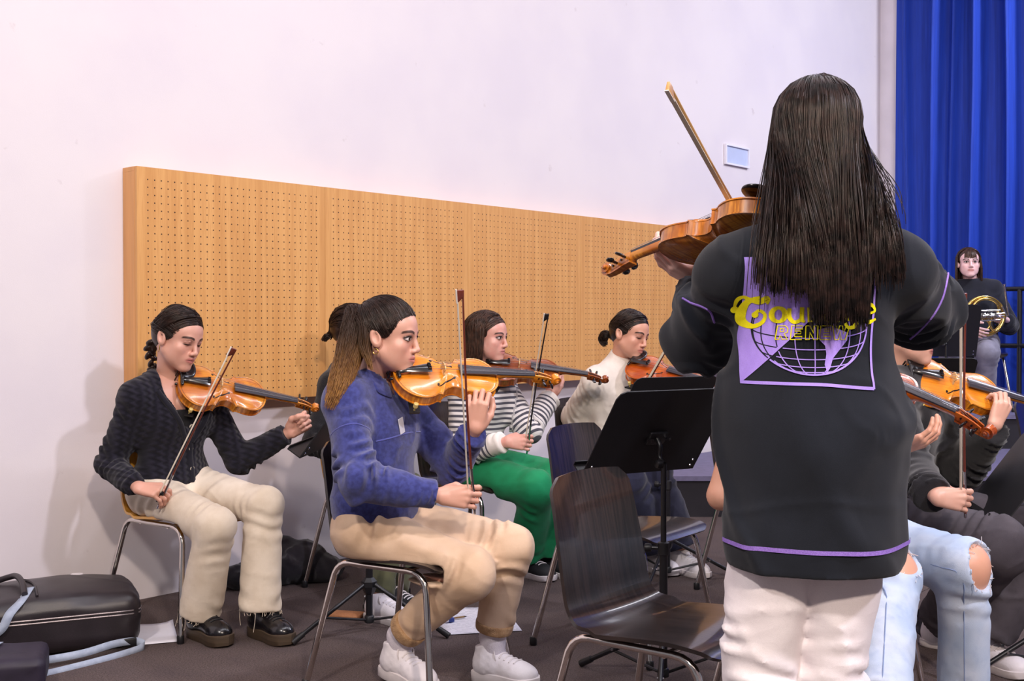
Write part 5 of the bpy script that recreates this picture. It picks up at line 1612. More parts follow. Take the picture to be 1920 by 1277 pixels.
def fleece_neck(v):
    v.chain([p.N + p.U * 0.10, p.N + p.U * 0.0 + p.F * 0.03, p.N - p.U * 0.05 + p.F * 0.09], [0.060, 0.056, 0.02], 0.006, op='-')
    v.cutball(p.N + p.U * 0.022, p.U - 0.35 * p.F, 0.13, 0.006)
fl_o = p.top('fleece', M_FLEECE, 0.010, 0.0068, 0.93, 0.009, (0.008, 8, 7), hem=0.015, arm_rs=(0.056, 0.055, 0.055, 0.040), neck_open=fleece_neck, extra=fleece_extra)
bt = bvh_of(fl_o)
def near_pt(q, lift=0.001):
    hit = bt.find_nearest(Vector(q)); return np.array(hit[0] + hit[1] * lift)
# folded collar
def collar(p, mat, r_top=0.064, drop=0.050, name='collar', open_front=0.35, hgt=0.020):
    rows = []
    n = 26
    for k in range(n):
        a = open_front + (2 * PI - 2 * open_front) * k / (n - 1)
        dirv = math.cos(a) * p.F + math.sin(a) * p.Rr
        tip = abs(k - (n - 1) / 2) / ((n - 1) / 2)
        top = p.N + p.U * (hgt - 0.035 * tip ** 2) + dirv * r_top * (1 - 0.05 * tip) + p.F * 0.012 * tip
        mid = top + dirv * 0.012 + p.U * 0.006
        q1 = near_pt(top + dirv * 0.030 - p.U * drop * 0.6, 0.006); q2 = near_pt(top + dirv * 0.035 - p.U * drop * (1 + 0.25 * tip ** 3), 0.006)
        rows.append([top - p.U * 0.02, top, mid, q1, q2])
    V = [q for r in rows for q in r]; m = 5
    Fs = np.array([(i * m + j, i * m + j + 1, (i + 1) * m + j + 1, (i + 1) * m + j) for i in range(n - 1) for j in range(m - 1)])
    o = link(name, raw_mesh(name, V, Fs), mat, p.root, True)
    s_ = o.modifiers.new('thick', 'SOLIDIFY'); s_.thickness = 0.005; s_.offset = 1
    sb = o.modifiers.new('round', 'SUBSURF'); sb.levels = 1; sb.render_levels = 1
    return o
collar(p, M_FLEECE)
# chest seam
seam = []
for t in np.linspace(-1.0, 1.0, 30):
    d = math.cos(t * 1.5) * p.F + math.sin(t * 1.5) * p.Rr
    hit = bt.ray_cast(Vector(p.P + p.U * (0.30 + 0.008 * math.cos(t * 3)) + d * 0.5), Vector(-d))
    if hit[0] is not None and np.linalg.norm(np.array(hit[0]) - (p.P + p.U * 0.30)) < 0.24: seam.append(np.array(hit[0]))
if len(seam) > 4: MB().tube(seam, 0.0026, 6).build('seam', M_FLEECE_SEAM, p.root, world=True)
# drop shoulder seam on the near sleeve
d_ = nrm(p.elR - p.shR); cs = p.shR + d_ * 0.13; a = nrm(np.cross(d_, (0, 1, 0.2))); b_ = np.cross(d_, a); ring = []
for t in np.linspace(0, 2 * PI, 26):
    hit = bt.ray_cast(Vector(cs + (math.cos(t) * a + math.sin(t) * b_) * 0.25), Vector(-(math.cos(t) * a + math.sin(t) * b_)))
    if hit[0] is not None: ring.append(np.array(hit[0]))
MB().tube([q for q in ring if np.linalg.norm(q - cs) < 0.10], 0.0024, 6).build('seam', M_FLEECE_SEAM, p.root, world=True)
lab = front_pt(p, 0.335, 0.035, 0.004)
Rl = frame_from(nrm(p.Rr - 0.2 * p.U), p.F)
M_TAG = M('white_paper_tag', (226, 224, 232), 0.7, nscale=60, namt=0.04)
MB().box(lab, (0.030, 0.050, 0.002), Rl).build('paper_tag', M_TAG, p.root, smooth=False, world=True)
def cargo(v):
    for sd, s_ in (('R', 1), ('L', -1)):
        kn, hp = getattr(p, 'kn' + sd), getattr(p, 'hip' + sd); d = nrm(kn - hp); c = hp + (kn - hp) * 0.62 + p.Rr * 0.062 * s_
        R_ = frame_from(d, p.Rr * s_)
        v.rbox(c, (0.080, 0.062, 0.030), 0.022, R_, 0.02)
        a = getattr(p, 'an' + sd)
kt = p.trousers('cargo_trousers', M_KHAKI, (0.090, 0.084, 0.076, 0.054), 0.0068, 0.84, 0.009, (0.0045, 9, 9), extra=cargo, chair=(-0.325, 3.785, 0.85, -0.52))
M_KHAKI_CUFF = fabric('khaki_elastic', (186, 150, 112), (160, 124, 88), 60, 0.9, 0.1, 300, 0.6)
M_SOCK = fabric('white_ribbed_sock', (224, 216, 224), (206, 198, 208), 30, 0.9, 0.1, 500, 0.5)
for sd in 'RL':
    kn, an = getattr(p, 'kn' + sd), getattr(p, 'an' + sd); d = nrm(an - kn); q = lambda t: kn + (an - kn) * t
    cv = Vol(0.004)
    for i, t in enumerate((0.80, 0.825, 0.85, 0.872)): cv.cap(q(t), q(t + 0.002), 0.0625 - 0.003 * i, None, 0.008)
    cv.cutball(q(0.885), d, 0.1); cv.cutball(q(0.78), -d, 0.1)
    V, Fq = cv.mesh(); link('elastic_cuff', raw_mesh('elastic_cuff', V, Fq), M_KHAKI_CUFF, kt)
    sv = Vol(0.004); base = np.array([an[0], an[1], 0.075])
    sv.chain([q(0.80), q(0.95), base + (0.01, 0, 0.0)], [0.043, 0.040, 0.038], 0.02)
    V, Fq = sv.mesh(); link('sock', raw_mesh('sock', V, Fq), M_SOCK, p.root, True)
put_shoe(p, 'chunky', (p.anR[0] + 0.0, p.anR[1], 0), (0.74, -0.66), WHITE3, 0.10, 0.012)
put_shoe(p, 'chunky', (p.anL[0] + 0.0, p.anL[1], 0), (0.86, -0.50), WHITE3)
# hair: slicked back to a high ponytail
me1, cap1 = pulled_hair(p, (0.0, -0.096, 0.072), HAIR_BROWN, False, 2800, 0.0010)
build_hair(p, 'hair', [me1, cap1], HAIR_DARK)
G = p.hw((0, -0.098, 0.072))
t1 = tail_strands('ponytail', [G, p.hw((0, -0.120, 0.066)), W(668, 600, 3.70), W(656, 660, 3.66), W(636, 722, 3.57), W(618, 770, 3.54)], [0.014, 0.030, 0.042, 0.044, 0.036, 0.018], 1200, 0.0009, 16, 0.009, 0.28, 3)
t2 = tail_strands('ponytail', [G, p.hw((0.02, -0.122, 0.060)), W(682, 605, 3.66), W(684, 650, 3.64), W(697, 694, 3.60)], [0.010, 0.018, 0.026, 0.020, 0.006], 300, 0.0010, 20, 0.005, 0.2, 4)
lk = link('ponytail', None or raw_mesh('ponytail', *join_vf([mesh_vf(t1), mesh_vf(t2)])), HAIR_TAIL, p.root, True)
MB().tube([p.hw((0.013 * math.cos(t), -0.104, 0.070 + 0.013 * math.sin(t))) for t in np.linspace(0, 2 * PI, 14)], 0.0035, 6).build('hair_tie', M_BLACK_CLOTH, p.root, world=True)
for ang in (0,):
    ce_ = p.hw((0.082, -0.004, -0.046)); ax1, ax2 = p.HR[:, 1], p.HR[:, 2]
    MB().tube([ce_ + 0.0085 * (math.cos(t) * ax1 + math.sin(t) * ax2) for t in np.linspace(0, 2 * PI, 18)], 0.0012, 6).build('hoop_earring', M_GOLD, p.root, world=True)
T3 = W(738, 704, 3.66)
make_violin('bright amber violin held by the woman in the blue fleece', T3, bone(T3, 1052, 706, 0.59, False), (0.05, -0.66, 0.75), 'gold')
hand_bow(p, 'bow held upright by the woman in the blue fleece', (868, 550), M_PERNAM, 0.69, True, (-1, -0.5, 0))

# ---------------------------------------------------------------- striped jumper
def stripe_mat():
    m, nt, b = new_mat('striped_jersey'); N = NT(nt)
    at = nt.nodes.new('ShaderNodeAttribute'); at.attribute_name = 'st'
    f = N.math('FRACT', N.math('DIVIDE', at.outputs['Fac'], 0.0245))
    k = N.math('MULTIPLY', N.step(0.40, 0.46, f), N.math('SUBTRACT', 1.0, N.step(0.94, 1.0, f)))
    c = N.mix(k, lin((74, 72, 84)), lin((222, 216, 214)))
    cuff = N.math('GREATER_THAN', at.outputs['Fac'], 5.495)
    c = N.mix(cuff, c, lin((228, 220, 212)))
    nt.links.new(c, b.inputs['Base Color']); b.inputs['Roughness'].default_value = 0.9; b.inputs['Sheen Weight'].default_value = 0.15
    tc = nt.nodes.new('ShaderNodeTexCoord'); N.bump(N.noise(tc.outputs['Object'], 700, 1), 0.3, 0.003, b.inputs['Normal'])
    return m
M_STRIPE = stripe_mat()
M_GREEN = fabric('green_cotton', (22, 138, 88), (14, 116, 70), 9, 0.8, 0.1, 1000, 0.3, wrinkle=0.22)
p = Person('long haired player in grey striped jumper and green trousers', W(893, 878, 5.46), W(904, 694, 5.45), (0.86, -0.50, 0))
p.arm('R', (866, 856), (948, 828), L1=0.30, L2=0.25, n1=True, n2=True)
p.arm('L', (990, 806), (1034, 742), L1=0.30, L2=0.24, n1=True, n2=False)
p.leg('R', (1006, 918), (985, 1042), L1=0.43, L2=0.42)
p.leg('L', (1040, 895), (1036, 1035), L1=0.44, L2=0.42); p.feet((988, 1042), (1036, 1040))
S4 = skin_mat('skin_rosy', (212, 160, 143), eye_open=0.8, lip=(190, 112, 112), brow=(58, 40, 34), blush=0.4)
p.add_head(W(913, 632, 5.42), (0.90, -0.42, -0.05), (0.08, 0, 1), 1.0, 0.0032, nr=0.047)
p.add_hand('R', (0.98, -0.1, 0.0), (0.15, 0.95, -0.2), 'bow', 0.003)
p.add_hand('L', (0.15, -0.05, 0.98), (0.05, 0.95, 0.1), 'neck', 0.003)
p.finish_body(S4, chair=(-0.17, 5.44, 0.79, -0.61))
p.top('striped_jumper', M_STRIPE, 0.020, 0.0075, 0.95, 0.006, (0.006, 8, 11), hem=0.01, arm_rs=(0.056, 0.054, 0.054, 0.036))
p.trousers('trousers', M_GREEN, (0.096, 0.080, 0.078, 0.082), 0.009, 0.93, 0.007, (0.004, 8, 12), chair=(-0.17, 5.44, 0.79, -0.61))
for sd in 'RL':
    an = getattr(p, 'an' + sd); put_shoe(p, 'sneaker', (an[0], an[1], 0), (0.7, -0.7), DARK3)
def loose_hair(p, n, ztop, ends, r=0.0013, back=1.0, spread=1.0, name='hair', N=16, behind_only=False, front_y=0.03):
    """straight hair from a centre parting falling past the shoulders; ends: lowest z (head space)"""
    P = np.zeros((n, N, 3))
    for k in range(n):
        sd = 1 if k % 2 else -1; y0 = rnd.uniform(-0.06, 0.082)
        ph = rnd.random()                                   # 0 front .. 1 back of the sheet
        yb = front_y - (0.095 + front_y) * ph * back
        x_end = sd * (0.088 + 0.01 * rnd.random()) * (1 - 0.85 * ph ** 3) * spread
        zl = ends * rnd.uniform(0.86, 1.0)
        for i in range(N):
            t = i / (N - 1)
            if t < 0.42:
                q = t / 0.42; a = q * PI / 2 * 1.02
                base = np.array([sd * math.sin(a) * 0.11 * (1 - 0.8 * ph ** 3), (1 - q) * y0 + q * yb - 0.05 * ph * math.sin(a), 0.036 + math.cos(a) * 0.1])
                P[k, i] = on_scalp(base[None], 0.006 + 0.006 * q * rnd.random() + 0.004)[0]
            else:
                q = (t - 0.42) / 0.58
                st = P[k, int(0.42 * (N - 1))]
                z = 0.036 + q * (zl - 0.036)
                e = np.array([x_end, yb - 0.012 * q, 0])
                w = min(1, q * 2.2)
                P[k, i] = np.array([st[0] * (1 - w) + e[0] * w, st[1] * (1 - w) + e[1] * w, min(st[2], st[2] + q * (zl - st[2]))])
    P += nrng.normal(0, 0.0015, (n, 1, 3))
    return P
P4 = loose_hair(p, 900, 0.1, -0.24, front_y=0.035)
me4 = strands_mesh('hair', p.H + p.hs * (P4 @ p.HR.T), 0.0015, 0.001, 3)
e4 = edge_strands((0, -0.09, -0.06), 260, True, 10); me4b = strands_mesh('hair', p.H + p.hs * (e4 @ p.HR.T), 0.0014, 0.0012, 3)
build_hair(p, 'hair', [me4, me4b, cap_vf(p, 0.006, 0.005, -0.06)], HAIR_BROWN)
T4 = W(908, 684, 5.38)
make_violin('brown violin held by the player in the striped jumper', T4, bone(T4, 1142, 708, 0.59, False), (0.1, -0.60, 0.78), 'brown')
hand_bow(p, 'dark bow held by the player in green trousers', (1026, 604), M_DARKBOW, 0.66, True, (-1, -0.4, 0))

# ---------------------------------------------------------------- white turtleneck
M_CREAMKNIT = fabric('cream_knit', (240, 231, 220), (228, 217, 205), 10, 0.95, 0.3, 900, 0.3)
p = Person('player in cream turtleneck with dark hair in a low bun looking down', W(1150, 858, 5.80), W(1160, 690, 5.76), (0.66, -0.75, 0))
p.arm('R', (1080, 782), (1160, 792), L1=0.29, n1=False, n2=True)
p.arm('L', (1262, 800), (1300, 728), L1=0.29, n1=True, n2=True)
p.leg('R', (1176, 900), (1215, 1035), L1=0.40, n1=True, n2=False)
p.leg('L', (1226, 892), (1268, 1035), L1=0.40, n1=True, n2=False); p.feet((1222, 1032), (1278, 1036))
S5 = skin_mat('skin_warm', (208, 154, 130), eye_open=0.1, lip=(186, 110, 102), brow=(34, 22, 18))
p.add_head(W(1180, 627, 5.69), (0.74, -0.62, -0.20), (0.12, 0.05, 1), 1.0, 0.0032, nr=0.047)
p.add_hand('R', (0.9, -0.2, 0.1), (0.15, 0.8, -0.5), 'bow', 0.0045)
p.add_hand('L', (0.2, -0.1, 0.95), (0.3, 0.9, 0.1), 'neck', 0.0045)
p.finish_body(S5)
def turtle(v): v.cap(p.N - p.U * 0.02, p.N + (p.H - p.N) * 0.36, 0.078, 0.066, 0.03)
p.top('turtleneck_jumper', M_CREAMKNIT, 0.018, 0.008, 0.95, 0.006, (0.005, 8, 13), hem=0.0, arm_rs=(0.058, 0.058, 0.060, 0.040), extra=turtle, neck_open=lambda v: v.cutball(p.N + (p.H - p.N) * 0.43, p.H - p.N, 0.10, 0.006))
p.trousers('jeans', fabric('dark_blue_denim', (40, 41, 62), (32, 33, 52)), (0.094, 0.082, 0.084, 0.096), 0.008, 0.93)
for sd in 'RL':
    an = getattr(p, 'an' + sd); put_shoe(p, 'sneaker', (an[0], an[1], 0), (0.6, -0.8), WHITE3)
me5, cap5 = pulled_hair(p, (0, -0.100, -0.03), HAIR_DARK, True, 900, 0.0014)
bun = tail_strands('bun', [p.hw((0, -0.10, -0.03)), p.hw((0.012, -0.13, -0.03)), p.hw((0.0, -0.145, -0.06)), p.hw((0, -0.12, -0.085))], [0.012, 0.024, 0.026, 0.012], 180, 0.0014, 10, 0.003)
build_hair(p, 'hair', [me5, cap5, bun], HAIR_DARK)
T5 = W(1178, 682, 5.62)
make_violin('red brown violin held by the player in the white turtleneck', T5, bone(T5, 1390, 735, 0.59, True), (0.15, -0.66, 0.74), 'red')
fr5 = W(1196, 752, 5.35)
make_bow('bow in front of the white turtleneck, crossing the red brown violin', fr5, bone(fr5, 1318, 540, 0.70, True), (-0.8, -0.6, -0.2), M_PERNAM)
# ---------------------------------------------------------------- standing player with printed sweatshirt
M_SWEAT = fabric('charcoal_sweatshirt', (31, 35, 44), (22, 25, 32), 5, 0.95, 0.12, 1400, 0.2)
M_LILAC = fabric('lilac_print', (182, 154, 246), (174, 146, 240), 30, 0.8, 0.0, 700, 0.1)
M_LILAC_STITCH = fabric('lilac_stitching', (160, 128, 214), (140, 108, 196), 300, 0.9, 0.0, 700, 0.3)
M_YELLOW = fabric('yellow_print', (255, 244, 20), (250, 236, 16), 30, 0.7, 0.0, 700, 0.1)
M_PRINT_DARK = M_SWEAT
M_WHITE_TWILL = fabric('white_twill', (246, 238, 240), (240, 230, 232), 6, 0.85, 0.1, 1200, 0.3, wrinkle=0.2)
p = Person('standing player with long dark hair in printed charcoal sweatshirt, seen from behind', (0.640, 2.44, 0.90), (0.640, 2.43, 1.395), (-0.02, 1, 0), shw=0.165)
p.shL = p.shL - p.U * 0.045; p.shR = p.shR - p.U * 0.045
PS = p
p.elL = bone(p.shL, 1306, 640, 0.29, False)
p.wrL = bone(p.elL, 1318, 532, 0.25, False)
p.elR = bone(p.shR, 1722, 585, 0.29, False)
T6 = W(1480, 390, 2.50); S6 = bone(T6, 1134, 500, 0.592, False)
ax6 = nrm(S6 - T6)
n6 = np.array([0.15, 0.30, 0.94]); n6 = nrm(n6 - ax6 * (n6 @ ax6))
bridge6 = T6 + ax6 * 0.16 + n6 * 0.055
tip6 = W(1253, 155, 2.20)
frog6 = tip6 + nrm(bridge6 - tip6) * 0.735
p.wrR = frog6 + np.array([0.09, -0.03, 0.03])
p.wrR = p.elR + nrm(p.wrR - p.elR) * min(0.27, np.linalg.norm(p.wrR - p.elR))
p.hipR = p.P + p.Rr * 0.075 - p.U * 0.02; p.hipL = p.P - p.Rr * 0.072 - p.U * 0.02
p.knR = np.array([0.682, 2.46, 0.48]); p.knL = np.array([0.534, 2.46, 0.48])
p.anR = np.array([0.690, 2.43, 0.085]); p.anL = np.array([0.536, 2.43, 0.085])
S6m = skin_mat('skin_pale', (226, 184, 170))
p.add_head(W(1526, 262, 2.43), (-0.10, 0.98, -0.08), (0.03, 0, 1), 1.0, 0.006)
p.add_hand('L', (-0.86, -0.20, 0.46), (0.35, 0.35, 0.87), 'open', 0.003, 1.0)
p.add_hand('R', (-0.6, 0.4, -0.2), (-0.3, 0.2, -0.9), 'bow', 0.004)
p.finish_body(S6m)
def sweat_extra(v):
    c = np.array([0.640, 2.44, 0])
    v.chain([c + (0, 0, 1.22), c + (0.0, 0.0, 1.0), c + (0, 0.0, 0.72)], [0.158, 0.172, 0.186], 0.06, flat=(p.F, 1.28))
    v.cap(c + (0, 0, 0.72), c + (0, 0, 0.68), 0.184, 0.178, 0.03, flat=(p.F, 1.28))
    # boxy dropped shoulders
    v.func(lambda P, d: -0.016 * np.exp(-(lattice_noise(P * np.array([1.0, 1.0, 0.45]) + P[:, [2]] * np.array([0.5, 0, 0]), 5.5, 64) / 0.13) ** 2) + 0.012 * lattice_noise(P * np.array([1.0, 1.0, 0.22]) + P[:, [2]] * np.array([0.25, 0, 0]), 11, 61))
    v.cap(p.shL + (0.02, 0, 0.005), p.shR + (-0.02, 0, 0.005), 0.062, None, 0.06)
sw = p.top('sweatshirt', M_SWEAT, 0.014, 0.007, 0.86, 0.009, (0.009, 6, 21), hem=-0.228, arm_rs=(0.066, 0.064, 0.064, 0.046), extra=sweat_extra, bust=0.0, k=0.06)
pt = p.trousers('wide_trousers', M_WHITE_TWILL, (0.084, 0.077, 0.075, 0.080), 0.009, 1.0, 0.010, (0.012, 7, 22), hip=-0.04, waist=0.05, cuts=False, legk=0.006)
for sd in 'RL':
    an = getattr(p, 'an' + sd); put_shoe(p, 'sneaker', (an[0], an[1], 0), (0, 1), WHITE3)
# ---- printed back: everything is laid on the cloth by casting onto it from behind
bt = bvh_of(sw)
OX, OZ = 0.0, 0.0
def px2xz(px, py, Y=2.30):
    q = W(px, py, Y); return q[0], q[2]
def lay(x, z, lift):
    hit = bt.ray_cast(Vector((x, 0.8, z)), Vector((0, 1, 0)))
    if hit[0] is None: return np.array([x, 2.3 - lift, z])
    return np.array([x, hit[0].y - lift, z])
def lay_poly(mb, px_pts, lift, dens=0.012):
    """fill a polygon given in photo pixels as a grid of small faces on the cloth"""
    bm = bmesh.new()
    vs = [bm.verts.new((*px2xz(a, b), 0)) for a, b in px_pts]
    bm.faces.new(vs)
    bmesh.ops.triangulate(bm, faces=bm.faces)
    for _ in range(7):
        es = [e for e in bm.edges if e.calc_length() > dens]
        if not es: break
        bmesh.ops.subdivide_edges(bm, edges=es, cuts=1)
        bmesh.ops.triangulate(bm, faces=[f for f in bm.faces if len(f.verts) > 3])
    bm.verts.index_update()
    mb.add([lay(v.co.x, v.co.y, lift) for v in bm.verts], [tuple(v.index for v in f.verts) for f in bm.faces]); bm.free()
def lay_stroke(mb, px_pts, wpx, lift, smooth=True, n=None):
    P = np.asarray(px_pts, float); n = n or max(6, 5 * len(P))
    wv = np.full(len(P), wpx, float) if np.isscalar(wpx) else np.asarray(wpx, float)
    Q = bez_n(np.column_stack([P, wv]), n) if smooth else np.column_stack([P, wv])
    c = Q[:, :2]; T = np.gradient(c, axis=0); T /= np.linalg.norm(T, axis=1)[:, None] + 1e-9; Nn = np.stack([-T[:, 1], T[:, 0]], 1)
    V = []
    for q, nn, w_ in zip(c, Nn, Q[:, 2]):
        for s_ in (-1, 1): V.append(lay(*px2xz(*(q + nn * w_ / 2 * s_)), lift))
    mb.add(V, [(2 * i, 2 * i + 1, 2 * i + 3, 2 * i + 2) for i in range(len(c) - 1)])
def dot(mb, cx, cy, r, lift):
    pts = [(cx + r * math.cos(a), cy + r * math.sin(a)) for a in np.linspace(0, 2 * PI, 15)[:-1]]
    V = [lay(*px2xz(*q), lift) for q in pts] + [lay(*px2xz(cx, cy), lift)]
    mb.add(V, [(i, (i + 1) % 14, 14) for i in range(14)])
pr = MB()
lay_poly(pr, [(1403, 480), (1545, 480), (1545, 575), (1408, 718), (1404, 722)], 0.0030, 0.008)            # lilac corner
lay_stroke(pr, [(1404, 720), (1470, 720), (1540, 721), (1600, 726), (1640, 729)], 6, 0.0030)
lay_stroke(pr, [(1640, 730), (1638, 690), (1640, 640), (1648, 560), (1655, 480)], 4.5, 0.0030)
pr.build('lilac_print', M_LILAC, sw, smooth=True).location = (0, 0, 0)
# globe
gl = MB(); gd = MB()
gc = np.array([1526.0, 610.0]); gr = np.array([104.0, 93.0])
def gpt(lon, lat):
    x = math.sin(lon) * math.cos(lat); y = math.sin(lat + 0.0)
    yy = y * math.cos(0.22) + math.cos(lon) * math.cos(lat) * math.sin(0.22)
    return gc + gr * (x, yy)
def on_lilac(q): return (q[0] - 1404) + (q[1] - 722) * 1.0 < 0 or q[0] + q[1] < 2123
for lon in np.radians([-78, -58, -38, -18, 2, 22, 42, 62, 80]):
    pts = [gpt(lon, lat) for lat in np.linspace(-0.25, 1.35, 16)]
    lay_stroke(gl, [q for q in pts if not on_lilac(q)] or pts[-3:], 1.8, 0.0034, True)
    dk = [q for q in pts if on_lilac(q)]
    if len(dk) > 2: lay_stroke(gd, dk, 1.8, 0.0038, True)
for lat in (0.05, 0.30, 0.55, 0.80, 1.05):
    pts = [gpt(lon, lat) for lon in np.radians(np.linspace(-88, 88, 26))]
    lay_stroke(gl, [q for q in pts if not on_lilac(q)], 1.8, 0.0034, True)
    dk = [q for q in pts if on_lilac(q)]
    if len(dk) > 2: lay_stroke(gd, dk, 1.8, 0.0038, True)
rim = [gc + gr * (math.cos(a), math.sin(a)) for a in np.linspace(-0.25, PI + 0.25, 40)]
lay_stroke(gl, [q for q in rim if not on_lilac(q)], 3.2, 0.0036, True); lay_stroke(gd, [q for q in rim if on_lilac(q)], 2.4, 0.0038, True)
# land mass on the globe
lay_poly(gl, [(1536, 618), (1560, 612), (1592, 624), (1590, 638), (1576, 655), (1562, 672), (1556, 690), (1550, 698), (1546, 684), (1550, 664), (1548, 648), (1538, 638)], 0.0036)
gl.build('globe_print', M_LILAC, sw, smooth=True); gd.build('globe_dark_lines', M_SWEAT, sw, smooth=True)
# lettering: "Courage" in fat curly strokes, RENEW in outline
yl = MB()
S_ = lambda pts, w_: lay_stroke(yl, pts, w_, 0.0044)
S_([(1392, 578), (1394, 562), (1404, 556), (1414, 560), (1432, 566), (1446, 560), (1448, 570)], [3, 8, 6, 7, 9, 12, 3])
dot(yl, 1393, 580, 6.5, 0.0045)
S_([(1436, 556), (1412, 566), (1404, 588), (1408, 604), (1424, 612), (1440, 604), (1444, 590), (1434, 582), (1426, 588)], [5, 12, 17, 15, 9, 7, 6, 6, 7])
dot(yl, 1427, 590, 6, 0.0045)
def ring_letter(cx, cy, rx, ry, w_, a0=0, a1=2 * PI): S_([(cx + rx * math.cos(a), cy + ry * math.sin(a)) for a in np.linspace(a0, a1, 14)], [w_ * (0.7 + 0.5 * abs(math.cos(a))) for a in np.linspace(a0, a1, 14)])
ring_letter(1466, 590, 11, 13, 8)                                             # o
S_([(1484, 578), (1484, 594), (1492, 604), (1504, 598), (1506, 578)], [7, 8, 7, 7, 8]); S_([(1506, 576), (1506, 598), (1511, 604)], [8, 8, 4])   # u
S_([(1519, 576), (1520, 604)], [8, 8]); S_([(1521, 588), (1528, 578), (1538, 580)], [4, 6, 8])                            # r
ring_letter(1556, 591, 9, 11, 7); S_([(1568, 576), (1568, 598), (1574, 604)], [8, 8, 4])                                    # a
ring_letter(1596, 588, 10, 11, 7); S_([(1608, 576), (1609, 600), (1604, 612), (1592, 614), (1586, 606)], [8, 9, 8, 6, 7])   # g
S_([(1624, 590), (1646, 584), (1644, 574), (1634, 571), (1624, 580), (1624, 594), (1634, 604), (1650, 598)], [4, 5, 7, 8, 10, 11, 8, 4])  # e
def outline(px): lay_stroke(yl, px + px[:1], 1.8, 0.0044, False)
y0, y1 = 611, 637
for L_c, x0 in (('R', 1461), ('E', 1486), ('N', 1512), ('E', 1538), ('W', 1562)):
    def o_(*q): outline([(x0 + a, b) for a, b in q])
    if L_c == 'R': o_((0, y1), (4, y0), (17, y0), (21, y0 + 5), (20, y0 + 12), (15, y0 + 15), (20, y1), (12, y1), (8, y0 + 17), (6, y1)); o_((9, y0 + 5), (14, y0 + 5), (14, y0 + 11), (8, y0 + 11))
    elif L_c == 'E': o_((0, y1), (2, y0), (21, y0), (21, y0 + 6), (9, y0 + 6), (8, y0 + 10), (18, y0 + 10), (18, y0 + 15), (7, y0 + 15), (7, y1 - 6), (20, y1 - 6), (19, y1))
    elif L_c == 'N': o_((0, y1), (1, y0), (8, y0), (15, y0 + 14), (16, y0), (23, y0), (22, y1), (15, y1), (8, y0 + 12), (7, y1))
    else: o_((4, y1), (0, y0), (7, y0), (9, y0 + 16), (13, y0), (19, y0), (20, y0 + 16), (26, y0), (33, y0), (24, y1), (16, y1), (15, y0 + 10), (11, y1))
yl.build('yellow_lettering', M_YELLOW, sw, smooth=True)
# flatlock stitching: hem and sleeves
st = MB()
hem = []
for a in np.linspace(PI * 1.0, PI * 2.0, 40):
    d = np.array([math.cos(a), math.sin(a), 0]); c = np.array([0.640, 2.44, 0.726])
    hit = bt.ray_cast(Vector(c + d * 0.6), Vector(-d))
    if hit[0] is not None: hem.append(np.array(hit[0]) + d * 0.003)
M_ = []
for q in hem:
    M_ += [q + (0, 0, 0.0045), q - (0, 0, 0.0045)]
st.add(M_, [(2 * i, 2 * i + 1, 2 * i + 3, 2 * i + 2) for i in range(len(hem) - 1)]); st.build('hem_stitching', M_LILAC_STITCH, sw, smooth=True)
for pts in ([(1280, 560), (1296, 568), (1316, 574), (1332, 584), (1340, 604)], [(1778, 508), (1774, 530), (1766, 560), (1750, 590), (1726, 618), (1706, 636)]):
    Q = bez_n(pts, 22); prev = []
    for q in Q:
        d = ray(*q); hit = bt.ray_cast(Vector(CAMP), Vector(d))
        if hit[0] is not None: prev.append(np.array(hit[0] + hit[1] * 0.0012))
    if len(prev) > 3: MB().tube(prev, 0.0026, 5).build('sleeve_stitching', M_LILAC_STITCH, sw, smooth=True)
# long straight hair down the back
def long_hair(p, n, N=26, seed=5):
    rs = np.random.RandomState(seed); P = np.zeros((n, N, 3))
    H = p.H
    for k in range(n):
        a = rs.uniform(-0.94, 0.92); ph = rs.random()               # across, depth layer (0 outer .. 1 inner)
        sgn = 1 if a > 0 else -1
        # head space start on the parting, over the cap, then down
        y0 = rs.uniform(-0.05, 0.06)
        side = abs(a) ** 0.8
        xw = 0.098 * a
        zl_c = -0.372 + 0.016 * rs.normal() + (0.085 if a > 0.55 else 0) + (0.05 if a < -0.6 else 0)
        if rs.random() < 0.10: zl_c += rs.uniform(0.02, 0.14)
        bx = 0.178 if a > 0 else 0.140
        xe = a * bx * (0.62 if abs(a) < 0.55 else (0.62 + (abs(a) - 0.55) * 0.75))
        if a < -0.80: xe -= 0.06 * (rs.random() ** 2)
        for i in range(N):
            t = i / (N - 1)
            if t < 0.36:
                q = t / 0.33; i0 = i
                ang = math.radians(3 + 92 * q); al = a * math.radians(108)
                d = np.array([math.sin(ang) * math.sin(al), -math.sin(ang) * math.cos(al), math.cos(ang)])
                P[k, i] = HC + d * (HRAD + 0.012 * (1 - ph * 0.6) + 0.004)
            else:
                t0 = i0 / (N - 1); q = (t - t0) / (1 - t0); s0 = P[k, i0]
                z = s0[2] + q * (zl_c - s0[2])
                w_ = min(1.0, max(0.0, (q - 0.02) / 0.86)); w_ = 0.6 * w_ * w_ * (3 - 2 * w_) + 0.4 * w_
                yv = s0[1] * (1 - w_) + (-0.145 - 0.012 * (1 - ph) + 0.055 * abs(a) ** 3) * w_
                # shoulders push the outer strands back
                P[k, i] = (s0[0] * (1 - w_) + xe * w_ + 0.004 * math.sin(5 * q + 9 * a), yv, z)
    P += rs.normal(0, 0.0012, (n, 1, 3))
    return p.H + p.hs * (P @ p.HR.T)
PH = long_hair(p, 4800, 17)
